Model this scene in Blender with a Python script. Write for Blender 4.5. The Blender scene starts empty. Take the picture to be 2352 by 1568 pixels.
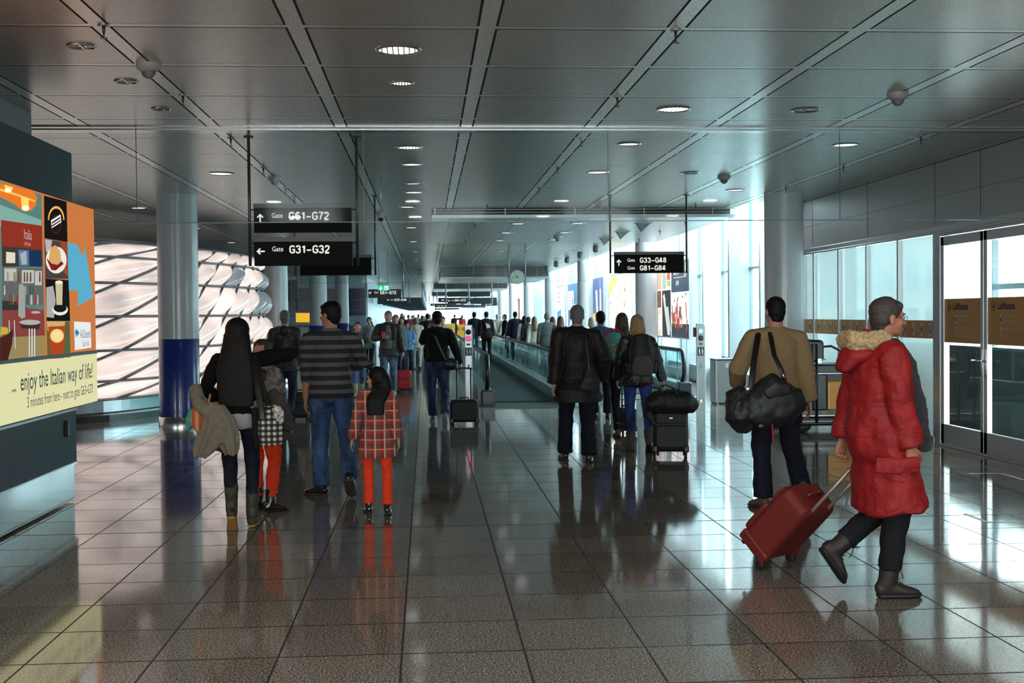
import bpy, bmesh, math, random
from mathutils import Vector, Matrix, noise
random.seed(7)
scn = bpy.context.scene
COL = scn.collection
PI = math.pi
# ---------------------------------------------------------------- camera
FPX = 2815.0; CX = 1176.0; CY = 784.0; EYE = 1.66
CAMPOS = Vector((0, 0, EYE))
_th = math.atan(196/FPX); _ph = math.atan(62/FPX); _ro = 0.0095
_f = Vector((math.sin(_th)*math.cos(_ph), math.cos(_th)*math.cos(_ph), -math.sin(_ph)))
_r0 = Vector((math.cos(_th), -math.sin(_th), 0)); _u0 = _r0.cross(_f)
_R = _r0*math.cos(_ro) - _u0*math.sin(_ro)
_U = _r0*math.sin(_ro) + _u0*math.cos(_ro)
cd = bpy.data.cameras.new('camera'); cam = bpy.data.objects.new('camera', cd); COL.objects.link(cam)
cd.sensor_width = 36.0; cd.lens = 36.0*FPX/2352.0; cd.clip_end = 600; cd.clip_start = 0.05
mw = Matrix.Identity(4)
for i in range(3):
    mw[i][0] = _R[i]; mw[i][1] = _U[i]; mw[i][2] = -_f[i]; mw[i][3] = CAMPOS[i]
cam.matrix_world = mw
scn.camera = cam
def ray(px, py): return _f*FPX + _R*(px-CX) - _U*(py-CY)
def at_y(px, py, y): d = ray(px, py); return CAMPOS + d*(y/d.y)
def at_x(px, py, x): d = ray(px, py); return CAMPOS + d*(x/d.x)
def at_z(px, py, z): d = ray(px, py); return CAMPOS + d*((z-EYE)/d.z)
CEIL = EYE + 1.85
# ---------------------------------------------------------------- world + exposure
w = bpy.data.worlds.new('sky'); scn.world = w; w.use_nodes = True
bg = w.node_tree.nodes['Background']; bg.inputs[0].default_value = (0.83, 0.96, 1.0, 1); bg.inputs[1].default_value = 6.0
scn.view_settings.view_transform = 'Standard'; scn.view_settings.look = 'None'
scn.view_settings.gamma = 1; scn.view_settings.use_curve_mapping = False
scn.view_settings.exposure = 1.5
KE = .355
scn.cycles.max_bounces = 10; scn.cycles.transparent_max_bounces = 24; scn.cycles.glossy_bounces = 6
scn.cycles.diffuse_bounces = 5
scn.cycles.sample_clamp_indirect = 6
scn.cycles.use_denoising = True
def portal(loc, rot, sx, sy):
    l = bpy.data.lights.new('window_daylight', 'AREA'); l.shape = 'RECTANGLE'; l.size = sx; l.size_y = sy
    l.cycles.is_portal = True
    o = bpy.data.objects.new('window_daylight', l); COL.objects.link(o); o.location = loc; o.rotation_euler = rot
portal((6.9, 45, 2.6), (0, PI/2, 0), 5.0, 50)
portal((6.9, 120, 2.6), (0, PI/2, 0), 5.0, 100)
portal((6.7, 16.2, 1.4), (0, PI/2, 0), 2.6, 8)
portal((0, -8.1, 1.8), (PI/2, 0, 0), 28, 2.6)  # portal over the openings added in the unseen back wall
# ---------------------------------------------------------------- materials
_mc = {}
def nmat(key):
    m = bpy.data.materials.new(key); m.use_nodes = True
    return m, m.node_tree, m.node_tree.nodes['Principled BSDF']
def M(key, col=None, rough=.6, metal=0, noise_=0, nscale=40, bump=0, bscale=60, coat=0, emit=None, es=1, sheen=0, spec=None, stretch=None, folds=0, fscale=6):
    if key in _mc: return _mc[key]
    m, nt, b = nmat(key)
    b.inputs['Base Color'].default_value = (*col, 1); b.inputs['Roughness'].default_value = rough
    b.inputs['Metallic'].default_value = metal
    if spec is not None: b.inputs['Specular IOR Level'].default_value = spec
    if coat: b.inputs['Coat Weight'].default_value = coat; b.inputs['Coat Roughness'].default_value = .08
    if sheen: b.inputs['Sheen Weight'].default_value = sheen
    if emit: b.inputs['Emission Color'].default_value = (*emit, 1); b.inputs['Emission Strength'].default_value = es
    tc = nt.nodes.new('ShaderNodeTexCoord')
    src = tc.outputs['Object']
    if stretch:
        mp = nt.nodes.new('ShaderNodeMapping'); mp.inputs['Scale'].default_value = stretch
        nt.links.new(src, mp.inputs[0]); src = mp.outputs[0]
    if noise_:
        n = nt.nodes.new('ShaderNodeTexNoise'); n.inputs['Scale'].default_value = nscale; n.inputs['Detail'].default_value = 4
        nt.links.new(src, n.inputs['Vector'])
        r = nt.nodes.new('ShaderNodeValToRGB')
        r.color_ramp.elements[0].position = .3; r.color_ramp.elements[1].position = .7
        r.color_ramp.elements[0].color = (*[max(0, c*(1-noise_)) for c in col], 1)
        r.color_ramp.elements[1].color = (*[min(1, c*(1+noise_)) for c in col], 1)
        nt.links.new(n.outputs['Fac'], r.inputs[0]); nt.links.new(r.outputs[0], b.inputs['Base Color'])
    if folds and not bump: bump = .001
    if bump:
        n2 = nt.nodes.new('ShaderNodeTexNoise'); n2.inputs['Scale'].default_value = bscale; n2.inputs['Detail'].default_value = 3
        nt.links.new(src, n2.inputs['Vector'])
        bp = nt.nodes.new('ShaderNodeBump'); bp.inputs['Strength'].default_value = bump; bp.inputs['Distance'].default_value = .006
        nt.links.new(n2.outputs['Fac'], bp.inputs['Height'])
        if folds:
            mp2 = nt.nodes.new('ShaderNodeMapping'); mp2.inputs['Scale'].default_value = (1, 1, 1.5); mp2.inputs['Rotation'].default_value = (0, .35, 0); nt.links.new(tc.outputs['Object'], mp2.inputs[0])
            n4 = nt.nodes.new('ShaderNodeTexNoise'); n4.inputs['Scale'].default_value = fscale; n4.inputs['Detail'].default_value = 2; n4.inputs['Distortion'].default_value = .8
            nt.links.new(mp2.outputs[0], n4.inputs['Vector'])
            rd = math_(nt, 'ABSOLUTE', math_(nt, 'SUBTRACT', n4.outputs['Fac'], .5)); rd = math_(nt, 'POWER', math_(nt, 'MULTIPLY', rd, 3), .7)
            b2 = nt.nodes.new('ShaderNodeBump'); b2.inputs['Strength'].default_value = folds; b2.inputs['Distance'].default_value = .035
            nt.links.new(rd, b2.inputs['Height']); nt.links.new(b2.outputs[0], bp.inputs['Normal'])
        nt.links.new(bp.outputs[0], b.inputs['Normal'])
    _mc[key] = m
    return m
def EM(key, col, s=1.0):
    return M(key, (0.02, 0.02, 0.02), rough=.9, spec=0, emit=col, es=s*KE)
def one_side(nt, v):
    g = nt.nodes.new('ShaderNodeNewGeometry')
    return math_(nt, 'MULTIPLY', v, math_(nt, 'SUBTRACT', 1, g.outputs['Backfacing']))
def glass(key, tint, refl=1.0):
    if key in _mc: return _mc[key]
    m = bpy.data.materials.new(key); m.use_nodes = True; nt = m.node_tree
    for n in list(nt.nodes): nt.nodes.remove(n)
    o = nt.nodes.new('ShaderNodeOutputMaterial'); t = nt.nodes.new('ShaderNodeBsdfTransparent'); t.inputs[0].default_value = (*tint, 1)
    g = nt.nodes.new('ShaderNodeBsdfGlossy'); g.inputs['Roughness'].default_value = .02; g.inputs[0].default_value = (refl, refl, refl, 1)
    fr = nt.nodes.new('ShaderNodeFresnel'); fr.inputs[0].default_value = 1.5
    mx = nt.nodes.new('ShaderNodeMixShader')
    nt.links.new(one_side(nt, fr.outputs[0]), mx.inputs[0]); nt.links.new(t.outputs[0], mx.inputs[1]); nt.links.new(g.outputs[0], mx.inputs[2])
    nt.links.new(mx.outputs[0], o.inputs[0]); _mc[key] = m
    return m
def math_(nt, op, a, b=None, c=None):
    n = nt.nodes.new('ShaderNodeMath'); n.operation = op
    for i, v in enumerate((a, b, c)):
        if v is None: continue
        if isinstance(v, (int, float)): n.inputs[i].default_value = v
        else: nt.links.new(v, n.inputs[i])
    return n.outputs[0]
def mixc(nt, fac, c1, c2):
    n = nt.nodes.new('ShaderNodeMix'); n.data_type = 'RGBA'
    for i, v in ((0, fac), (6, c1), (7, c2)):
        if isinstance(v, (int, float)): n.inputs[i].default_value = v
        elif isinstance(v, tuple): n.inputs[i].default_value = (*v, 1)
        else: nt.links.new(v, n.inputs[i])
    return n.outputs[2]
# ---------------------------------------------------------------- mesh builder
class MB:
    def __init__(s): s.v = []; s.f = []; s.m = []; s.mats = []; s.mi = 0; s.sm = []; s.smooth = False
    def mat(s, m):
        if m not in s.mats: s.mats.append(m)
        s.mi = s.mats.index(m); return s
    def face(s, idx): s.f.append(tuple(idx)); s.m.append(s.mi); s.sm.append(s.smooth)
    def poly(s, pts, flip=False):
        b = len(s.v); s.v += [tuple(p) for p in pts]; r = list(range(b, b+len(pts)))
        s.face(r[::-1] if flip else r); return s
    def box(s, x0, x1, y0, y1, z0, z1, T=None):
        b = len(s.v)
        P = [(x, y, z) for z in (z0, z1) for y in (y0, y1) for x in (x0, x1)]
        if T is not None: P = [tuple(T @ Vector(p)) for p in P]
        s.v += P; sm = s.smooth; s.smooth = False
        for q in ((0, 2, 3, 1), (4, 5, 7, 6), (0, 1, 5, 4), (2, 6, 7, 3), (0, 4, 6, 2), (1, 3, 7, 5)): s.face([b+i for i in q])
        s.smooth = sm; return s
    def rbox(s, x0, x1, y0, y1, z0, z1, r=.02, T=None, axis='y', seg=4):
        # rounded rectangle in the plane normal to axis, extruded along it
        def rr(a0, a1, b0, b1):
            out = []
            for (cx, cy, st) in ((a1-r, b1-r, 0), (a0+r, b1-r, 1), (a0+r, b0+r, 2), (a1-r, b0+r, 3)):
                for k in range(seg+1):
                    t = (st + k/seg)*PI/2; out.append((cx+r*math.cos(t), cy+r*math.sin(t)))
            return out
        if axis == 'y': ring = rr(x0, x1, z0, z1); f = lambda a, b, c: (a, c, b); c0, c1 = y0, y1
        elif axis == 'z': ring = rr(x0, x1, y0, y1); f = lambda a, b, c: (a, b, c); c0, c1 = z0, z1
        else: ring = rr(y0, y1, z0, z1); f = lambda a, b, c: (c, a, b); c0, c1 = x0, x1
        e = min(r*.5, abs(c1-c0)*.25); ca = (sum(p[0] for p in ring)/len(ring), sum(p[1] for p in ring)/len(ring))
        hw = max(abs(p[0]-ca[0]) for p in ring); hh = max(abs(p[1]-ca[1]) for p in ring)
        sh = lambda p: (ca[0]+(p[0]-ca[0])*(1-e/hw), ca[1]+(p[1]-ca[1])*(1-e/hh))
        rings = [[f(*sh(p), c0) for p in ring], [f(*p, c0+e) for p in ring], [f(*p, c1-e) for p in ring], [f(*sh(p), c1) for p in ring]]
        if T is not None: rings = [[tuple(T @ Vector(p)) for p in R_] for R_ in rings]
        s.rings(rings, True); return s
    def rings(s, rings, cap=True, closed=True):
        b = len(s.v); n = len(rings[0])
        for R_ in rings: s.v += [tuple(p) for p in R_]
        for i in range(len(rings)-1):
            for j in range(n if closed else n-1):
                k = (j+1) % n
                s.face((b+i*n+j, b+i*n+k, b+(i+1)*n+k, b+(i+1)*n+j))
        if cap:
            s.face([b+j for j in range(n)][::-1]); s.face([b+(len(rings)-1)*n+j for j in range(n)])
        return s
    def tube(s, pts, r, n=8, cap=True):
        pts = [Vector(p) for p in pts]; R_ = []
        rs = r if isinstance(r, (list, tuple)) else [r]*len(pts)
        prev = None
        for i, p in enumerate(pts):
            d = (pts[min(i+1, len(pts)-1)] - pts[max(i-1, 0)])
            if d.length < 1e-9: d = Vector((0, 0, 1))
            d.normalize()
            if prev is None:
                a = Vector((0, 0, 1)) if abs(d.z) < .9 else Vector((1, 0, 0)); u = a.cross(d).normalized()
            else: u = (prev - d*prev.dot(d)).normalized()
            prev = u; v = d.cross(u)
            R_.append([p + (u*math.cos(2*PI*k/n)+v*math.sin(2*PI*k/n))*rs[i] for k in range(n)])
        sm = s.smooth; s.smooth = True; s.rings(R_, False); s.smooth = False
        if cap:
            b = len(s.v)-n*len(pts); s.face([b+j for j in range(n)][::-1]); s.face([b+(len(pts)-1)*n+j for j in range(n)])
        s.smooth = sm; return s
    def lathe(s, prof, n=32, c=(0, 0, 0), T=None, cap=True):
        R_ = [[(c[0]+r*math.cos(2*PI*k/n), c[1]+r*math.sin(2*PI*k/n), c[2]+z) for k in range(n)] for r, z in prof]
        if T is not None: R_ = [[tuple(T @ Vector(p)) for p in q] for q in R_]
        s.rings(R_, cap); return s
    def ell(s, c, r, n=12, m=8, T=None):
        R_ = []
        for i in range(m+1):
            t = PI*(i+.001)/(m+.002); R_.append([(c[0]+r[0]*math.sin(t)*math.cos(2*PI*k/n), c[1]+r[1]*math.sin(t)*math.sin(2*PI*k/n), c[2]-r[2]*math.cos(t)) for k in range(n)])
        if T is not None: R_ = [[tuple(T @ Vector(p)) for p in q] for q in R_]
        s.rings(R_, True); return s
    def loft(s, pts, rad, side=(1, 0, 0), n=14, capk=.6, cap0=None):
        """elliptic tube: rad = list of (r_side, r_other), rounded ends"""
        pts = [Vector(p) for p in pts]; side = Vector(side); R_ = []
        L = len(pts)
        def fr(i):
            d = (pts[min(i+1, L-1)]-pts[max(i-1, 0)]).normalized()
            u = side - d*side.dot(d)
            if u.length < .05: u = Vector((0, 1, 0)) - d*d.y
            u.normalize(); return d, u, d.cross(u)
        def ring(p, u, v, a, b): return [p+u*(a*math.cos(2*PI*k/n))+v*(b*math.sin(2*PI*k/n)) for k in range(n)]
        d, u, v = fr(0); a, b = rad[0]; h = min(a, b)*(capk if cap0 is None else cap0)
        for t in (.15, .55, .85): R_.append(ring(pts[0]-d*h*math.cos(t*PI/2), u, v, a*math.sin(t*PI/2), b*math.sin(t*PI/2)))
        for i in range(L):
            d, u, v = fr(i); R_.append(ring(pts[i], u, v, *rad[i]))
        a, b = rad[-1]; h = min(a, b)*capk
        for t in (.85, .55, .15): R_.append(ring(pts[-1]+d*h*math.cos(t*PI/2), u, v, a*math.sin(t*PI/2), b*math.sin(t*PI/2)))
        s.rings(R_, True); return s
    def add_mesh(s, me, T):
        b = len(s.v); s.v += [tuple(T @ v.co) for v in me.vertices]
        for p in me.polygons: s.face([b+i for i in p.vertices])
        return s
    def build(s, name, mat=None, parent=None, loc=None, smooth=None, bevel=0, mods=()):
        me = bpy.data.meshes.new(name); me.from_pydata(s.v, [], s.f)
        ms = s.mats if mat is None else [mat]
        for m in ms: me.materials.append(m)
        if mat is None:
            for p, k in zip(me.polygons, s.m): p.material_index = k
        if smooth is True: me.polygons.foreach_set('use_smooth', [True]*len(me.polygons))
        elif smooth is None: me.polygons.foreach_set('use_smooth', s.sm)
        me.validate(); me.update()
        o = bpy.data.objects.new(name, me); COL.objects.link(o)
        if parent is not None: o.parent = parent
        if loc: o.location = loc
        if bevel:
            bv = o.modifiers.new('bevel', 'BEVEL'); bv.width = bevel; bv.segments = 2; bv.limit_method = 'ANGLE'
        return o
def tag(o, label, cat, group=None, kind=None):
    if label: o['label'] = label
    if cat: o['category'] = cat
    if group: o['group'] = group
    if kind: o['kind'] = kind
    return o
def thing(name, label, cat, loc=(0, 0, 0), rz=0, group=None):
    o = bpy.data.objects.new(name, None); COL.objects.link(o); o.empty_display_size = .1
    o.location = loc; o.rotation_euler = (0, 0, rz); tag(o, label, cat, group); return o
def struct(mb, name, mat=None, parent=None, **k):
    o = mb.build(name, mat, parent, **k)
    if parent is None: o['kind'] = 'structure'
    return o
def copy_tree(o, parent=None):
    c = o.copy(); COL.objects.link(c); c.parent = parent
    for ch in list(o.children): copy_tree(ch, c)
    return c
_tc = {}
def text_me(s, size, bold=0.0, xs=1.0, align='LEFT'):
    k = (s, size, bold, xs, align)
    if k not in _tc:
        c = bpy.data.curves.new('lettering', 'FONT'); c.body = s; c.size = size; c.offset = bold*size; c.align_x = align; c.resolution_u = 3
        o = bpy.data.objects.new('lettering', c); me = bpy.data.meshes.new_from_object(o)
        for v in me.vertices: v.co.x *= xs
        bpy.data.objects.remove(o); _tc[k] = me
    return _tc[k]
# text planes: T_face(-Y) reads left->right along +X ; T_xp faces +X reads along +Y ; T_xm faces -X reads along -Y
def T_my(x, y, z): return Matrix.Translation((x, y, z)) @ Matrix.Rotation(PI/2, 4, 'X')
def T_px(x, y, z): return Matrix.Translation((x, y, z)) @ Matrix.Rotation(PI/2, 4, 'Z') @ Matrix.Rotation(PI/2, 4, 'X')
def T_mx(x, y, z): return Matrix.Translation((x, y, z)) @ Matrix.Rotation(-PI/2, 4, 'Z') @ Matrix.Rotation(PI/2, 4, 'X')
def arrow_pts(cx, cz, s, ang):
    P = [(-.09, -.5), (.09, -.5), (.09, .18), (.30, -.03), (.40, .1), (0, .5), (-.40, .1), (-.30, -.03), (-.09, .18)]
    c, n = math.cos(ang), math.sin(ang)
    return [(cx+s*(a*c-b*n), cz+s*(a*n+b*c)) for a, b in P]

# bold signage numerals drawn as flat strokes
_GL = {'G': (.62, [[(.60, .80), (.50, .95), (.31, 1), (.10, .88), (.04, .62), (.04, .38), (.10, .12), (.31, 0), (.52, .06), (.60, .16), (.60, .46), (.34, .46)]]),
 '1': (.40, [[(.06, .80), (.22, .88), (.30, 1), (.30, 0)]]), '2': (.56, [[(.04, .74), (.10, .92), (.29, 1), (.48, .90), (.50, .70), (.40, .50), (.06, .14), (.04, 0), (.54, 0)]]),
 '3': (.56, [[(.04, .80), (.14, .96), (.30, 1), (.48, .88), (.48, .64), (.36, .53), (.24, .53)], [(.36, .53), (.50, .44), (.52, .22), (.44, .06), (.28, 0), (.12, .04), (.03, .20)]]),
 '4': (.60, [[(.42, 0), (.42, 1), (.36, 1), (.02, .30), (.02, .24), (.58, .24)]]), '5': (.56, [[(.48, 1), (.10, 1), (.06, .54), (.28, .62), (.48, .52), (.52, .28), (.42, .06), (.24, 0), (.04, .14)]]),
 '6': (.58, [[(.50, .84), (.40, .98), (.22, .98), (.08, .80), (.04, .40), (.08, .12), (.28, 0), (.48, .10), (.52, .32), (.46, .52), (.28, .60), (.08, .48)]]),
 '7': (.52, [[(.02, 1), (.50, 1), (.26, .45), (.18, 0)]]), '8': (.58, [[(.28, .54), (.10, .66), (.08, .86), (.28, 1), (.48, .86), (.46, .66), (.28, .54), (.06, .40), (.04, .16), (.28, 0), (.52, .16), (.50, .40), (.28, .54)]]),
 '9': (.58, [[(.08, .12), (.22, 0), (.40, .06), (.52, .34), (.52, .72), (.44, .94), (.28, 1), (.08, .88), (.04, .66), (.12, .46), (.30, .42), (.50, .56)]]), '–': (.62, [[(.02, .38), (.60, .38)]])}
def numerals(s_, h, wt=.17, xs=.92, gap=.17):
    k = ('num', s_, h, wt, xs)
    if k in _tc: return _tc[k]
    v, f = [], []; x = 0; hw = wt*h/2
    for ch in s_:
        wch, strokes = _GL[ch]
        for st in strokes:
            P = [Vector(((x+a*xs)*h, b*h*(1-wt)+hw, 0)) for a, b in st]; n = len(P); L, R = [], []
            for i in range(n):
                d = P[min(i+1, n-1)]-P[max(i-1, 0)]; d.normalize(); q = Vector((-d.y, d.x, 0)); e = Vector((0, 0, 0))
                if 0 < i < n-1:
                    d1 = (P[i]-P[i-1]).normalized(); c = max(.6, abs(d.dot(d1))); q = q/c
                L.append(P[i]+q*hw); R.append(P[i]-q*hw)
            b = len(v); v += L+R
            for i in range(n-1): f.append((b+i, b+n+i, b+n+i+1, b+i+1))
        x += wch*xs+gap
    me = bpy.data.meshes.new('numerals'); me.from_pydata([tuple(q) for q in v], [], f); _tc[k] = me; return me
# ================================================================ SETTING
# ---- floor: polished granite tiles
def floor_mat():
    m, nt, b = nmat('polished_granite'); tc = nt.nodes.new('ShaderNodeTexCoord'); sp = nt.nodes.new('ShaderNodeSeparateXYZ')
    nt.links.new(tc.outputs['Object'], sp.inputs[0])
    def joint(v, off, step, w_):
        a = math_(nt, 'ADD', v, off); a = math_(nt, 'DIVIDE', a, step); fr = math_(nt, 'FRACT', a)
        fr = math_(nt, 'SUBTRACT', fr, .5); fr = math_(nt, 'ABSOLUTE', fr); return math_(nt, 'GREATER_THAN', fr, .5-w_/step/2), math_(nt, 'FLOOR', a)
    jx, ix = joint(sp.outputs[0], .138+60.2, .602, .011); jy, iy = joint(sp.outputs[1], -7.21+60.2, .602, .015)
    jj = math_(nt, 'MAXIMUM', jx, jy)
    jw, _i = joint(sp.outputs[1], -7.21+60.2, .602*8, .024); jj = math_(nt, 'MAXIMUM', jj, jw)
    cmb = nt.nodes.new('ShaderNodeCombineXYZ'); nt.links.new(ix, cmb.inputs[0]); nt.links.new(iy, cmb.inputs[1])
    wn = nt.nodes.new('ShaderNodeTexWhiteNoise'); nt.links.new(cmb.outputs[0], wn.inputs['Vector'])
    n1 = nt.nodes.new('ShaderNodeTexNoise'); n1.inputs['Scale'].default_value = 90; n1.inputs['Detail'].default_value = 6; n1.inputs['Roughness'].default_value = .75
    n2 = nt.nodes.new('ShaderNodeTexVoronoi'); n2.inputs['Scale'].default_value = 160
    n3 = nt.nodes.new('ShaderNodeTexNoise'); n3.inputs['Scale'].default_value = 1.3; n3.inputs['Detail'].default_value = 3
    for n in (n1, n2, n3): nt.links.new(tc.outputs['Object'], n.inputs['Vector'])
    r = nt.nodes.new('ShaderNodeValToRGB'); e = r.color_ramp.elements
    e[0].position = .40; e[0].color = (.022, .019, .016, 1); e[1].position = .62; e[1].color = (.52, .47, .40, 1)
    k = r.color_ramp.elements.new(.5); k.color = (.165, .148, .125, 1)
    nt.links.new(n1.outputs['Fac'], r.inputs[0])
    vs = math_(nt, 'MULTIPLY', wn.outputs['Value'], .35); vs = math_(nt, 'ADD', vs, .80)
    mul = nt.nodes.new('ShaderNodeVectorMath'); mul.operation = 'SCALE'; nt.links.new(r.outputs[0], mul.inputs[0]); nt.links.new(vs, mul.inputs[3])
    col = mixc(nt, jj, mul.outputs[0], (.012, .011, .01))
    nt.links.new(col, b.inputs['Base Color'])
    ro = math_(nt, 'MULTIPLY', n1.outputs['Fac'], .05); ro = math_(nt, 'ADD', ro, .02)
    r3 = math_(nt, 'MULTIPLY', n3.outputs['Fac'], .06); ro = math_(nt, 'ADD', ro, r3); ro = math_(nt, 'MAXIMUM', ro, math_(nt, 'MULTIPLY', jj, .6))
    nt.links.new(ro, b.inputs['Roughness']); b.inputs['Specular IOR Level'].default_value = .75
    b.inputs['IOR'].default_value = 1.55
    bp = nt.nodes.new('ShaderNodeBump'); bp.inputs['Strength'].default_value = .25; bp.inputs['Distance'].default_value = .001; bp.invert = True
    nt.links.new(jj, bp.inputs['Height']); nt.links.new(bp.outputs[0], b.inputs['Normal'])
    return m
mb = MB(); mb.box(-14, 14, -8, 240, -.3, 0); struct(mb, 'floor', floor_mat())
# ---- ceiling: brushed metal cassettes with joints
def ceil_mat():
    m, nt, b = nmat('metal_ceiling_panels'); tc = nt.nodes.new('ShaderNodeTexCoord'); sp = nt.nodes.new('ShaderNodeSeparateXYZ')
    nt.links.new(tc.outputs['Object'], sp.inputs[0])
    def frac(v, off, step):
        a = math_(nt, 'ADD', v, off); a = math_(nt, 'DIVIDE', a, step); return math_(nt, 'MULTIPLY', math_(nt, 'FRACT', a), step)
    fx = frac(sp.outputs[0], -.36+1.227*20, 1.227); fy = frac(sp.outputs[1], -7.90+1.229*20, 1.229)
    sx = math_(nt, 'LESS_THAN', fx, .105)
    sy = math_(nt, 'LESS_THAN', fy, .07)
    def band(v, a, b_): return math_(nt, 'MULTIPLY', math_(nt, 'GREATER_THAN', v, a), math_(nt, 'LESS_THAN', v, b_))
    gx = math_(nt, 'MAXIMUM', band(fx, .105, .122), band(fx, 1.210, 1.227))
    gy = math_(nt, 'MAXIMUM', band(fy, .070, .090), band(fy, 1.220, 1.229))
    nsx = math_(nt, 'SUBTRACT', 1, sx); nsy = math_(nt, 'SUBTRACT', 1, sy)
    gap = math_(nt, 'MAXIMUM', math_(nt, 'MULTIPLY', gx, nsy), math_(nt, 'MULTIPLY', gy, nsx))
    strip = math_(nt, 'MAXIMUM', sx, sy)
    n = nt.nodes.new('ShaderNodeTexNoise'); n.inputs['Scale'].default_value = 120; n.inputs['Detail'].default_value = 3
    nt.links.new(tc.outputs['Object'], n.inputs['Vector'])
    vor = nt.nodes.new('ShaderNodeTexVoronoi'); vor.inputs['Scale'].default_value = 180; nt.links.new(tc.outputs['Object'], vor.inputs['Vector'])
    pan = mixc(nt, n.outputs['Fac'], (.50, .47, .44), (.66, .63, .59))
    c = mixc(nt, strip, pan, (.88, .86, .84)); c = mixc(nt, gap, c, (.004, .004, .004))
    nt.links.new(c, b.inputs['Base Color'])
    b.inputs['Metallic'].default_value = .85
    mt = math_(nt, 'MULTIPLY', math_(nt, 'SUBTRACT', 1, gap), .42); nt.links.new(mt, b.inputs['Metallic'])
    ro = math_(nt, 'ADD', math_(nt, 'MULTIPLY', vor.outputs['Distance'], .12), .22); ro = math_(nt, 'MAXIMUM', ro, gap)
    nt.links.new(ro, b.inputs['Roughness'])
    bp = nt.nodes.new('ShaderNodeBump'); bp.inputs['Strength'].default_value = .6; bp.inputs['Distance'].default_value = .01; bp.invert = True
    nt.links.new(gap, bp.inputs['Height']); nt.links.new(bp.outputs[0], b.inputs['Normal'])
    return m
CM = ceil_mat()
mb = MB(); mb.box(-14, 6.32, -8, 20.3, CEIL, CEIL+.3); mb.box(-14, 5.45, 20.3, 240, CEIL, CEIL+.3); mb.box(6.53, 14, -8, 20.18, CEIL-.7, CEIL+.3)
mb.box(5.45, 7.6, 20.3, 240, 5.3, 5.5)
struct(mb, 'ceiling', CM)
alu = M('satin_aluminium', (.55, .56, .57), rough=.32, metal=.9, bump=.03, bscale=200)
steel = M('brushed_steel', (.62, .63, .64), rough=.22, metal=1, bump=.05, bscale=120, stretch=(1, 1, 30))
white_metal = M('white_coated_metal', (.78, .82, .84), rough=.4)
grey_metal = M('grey_wall_panel', (.40, .40, .41), rough=.42, metal=.15, noise_=.06, nscale=200)
dark = M('black_rubber', (.012, .012, .013), rough=.5)
blackm = M('black_coated_metal', (.012, .012, .014), rough=.35)
# cross rail where the smoke curtain hangs
mb = MB(); mb.box(-13.9, 6.3, 12.06, 12.44, CEIL-.012, CEIL); mb.mat(blackm); mb.box(-13.9, 6.3, 12.2, 12.215, CEIL-.02, CEIL-.012)
mb.mats = [M('smoke_curtain_rail', (.42, .42, .41), rough=.25, metal=.9), blackm]; struct(mb, 'trim_1')
# ---- walls
wl = M('pale_plaster', (.62, .64, .66), rough=.8, noise_=.05)
mb = MB(); mb.box(-14.2, -14, -8, 240, 0, CEIL); struct(mb, 'wall_left', wl)
mb = MB()
for x0, x1, z0, z1 in ((-14, 14, 0, .5), (-14, 14, 3.1, CEIL)): mb.box(x0, x1, -8.2, -8, z0, z1)
for k in range(8): mb.box(-14+k*3.9, -11.9+k*3.9, -8.2, -8, .5, 3.1)  # piers leave openings added to let fill daylight in from behind
struct(mb, 'wall_back', M('warm_plaster', (.50, .45, .40), rough=.8, noise_=.04))
XW = 6.32
# right wall: metal panels above a glazed screen
mb = MB()
mb.box(XW, XW+.2, -8, 12.2, 0, CEIL)
mb.box(XW, XW+.12, 12.2, 20.3, 2.70, CEIL)
mb.box(XW, XW+.9, 20.18, 20.3, 0, 5.3)
mb.mats = [grey_metal, blackm]; mb.mat(blackm)
for y in (12.2, 13.6, 14.86, 17.2, 19.7): mb.box(XW-.003, XW, y-.005, y+.005, 2.74, CEIL)
for y in (-4, -1, 2, 5, 8, 11): mb.box(XW-.003, XW, y-.005, y+.005, 0.1, CEIL)
mb.box(XW-.003, XW, -8, 20.3, CEIL-.03, CEIL-.018)
mb.box(XW-.002, XW, 12.2, 20.3, 3.06, 3.065)
struct(mb, 'wall_right')
mb = MB(); mb.box(XW-.02, XW+.09, 12.2, 20.3, 2.63, 2.70); mb.box(XW-.02, XW+.09, 14.86, 20.3, 0, .09); mb.box(XW-.035, XW-.02, 12.2, 20.3, 2.60, 2.63)
struct(mb, 'trim_2', alu, bevel=.004)
frost = None
def frosted():
    m = bpy.data.materials.new('frosted_green_glass'); m.use_nodes = True; nt = m.node_tree
    for n in list(nt.nodes): nt.nodes.remove(n)
    o = nt.nodes.new('ShaderNodeOutputMaterial'); t = nt.nodes.new('ShaderNodeBsdfTranslucent'); t.inputs[0].default_value = (.58, .68, .68, 1)
    tr = nt.nodes.new('ShaderNodeBsdfTransparent'); tr.inputs[0].default_value = (.76, .86, .86, 1)
    g = nt.nodes.new('ShaderNodeBsdfGlossy'); g.inputs['Roughness'].default_value = .06
    fr = nt.nodes.new('ShaderNodeFresnel'); fr.inputs[0].default_value = 1.5
    a = nt.nodes.new('ShaderNodeMixShader'); a.inputs[0].default_value = .22
    mx = nt.nodes.new('ShaderNodeMixShader')
    nt.links.new(t.outputs[0], a.inputs[1]); nt.links.new(tr.outputs[0], a.inputs[2])
    nt.links.new(one_side(nt, fr.outputs[0]), mx.inputs[0]); nt.links.new(a.outputs[0], mx.inputs[1]); nt.links.new(g.outputs[0], mx.inputs[2])
    nt.links.new(mx.outputs[0], o.inputs[0]); return m
FROST = frosted()
CLEAR = glass('clear_glass', (.93, .98, .975))
FACG = glass('facade_glass', (.88, .975, .985))
orange = M('ochre_film', (.56, .27, .065), rough=.5, noise_=.06, nscale=300)
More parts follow.
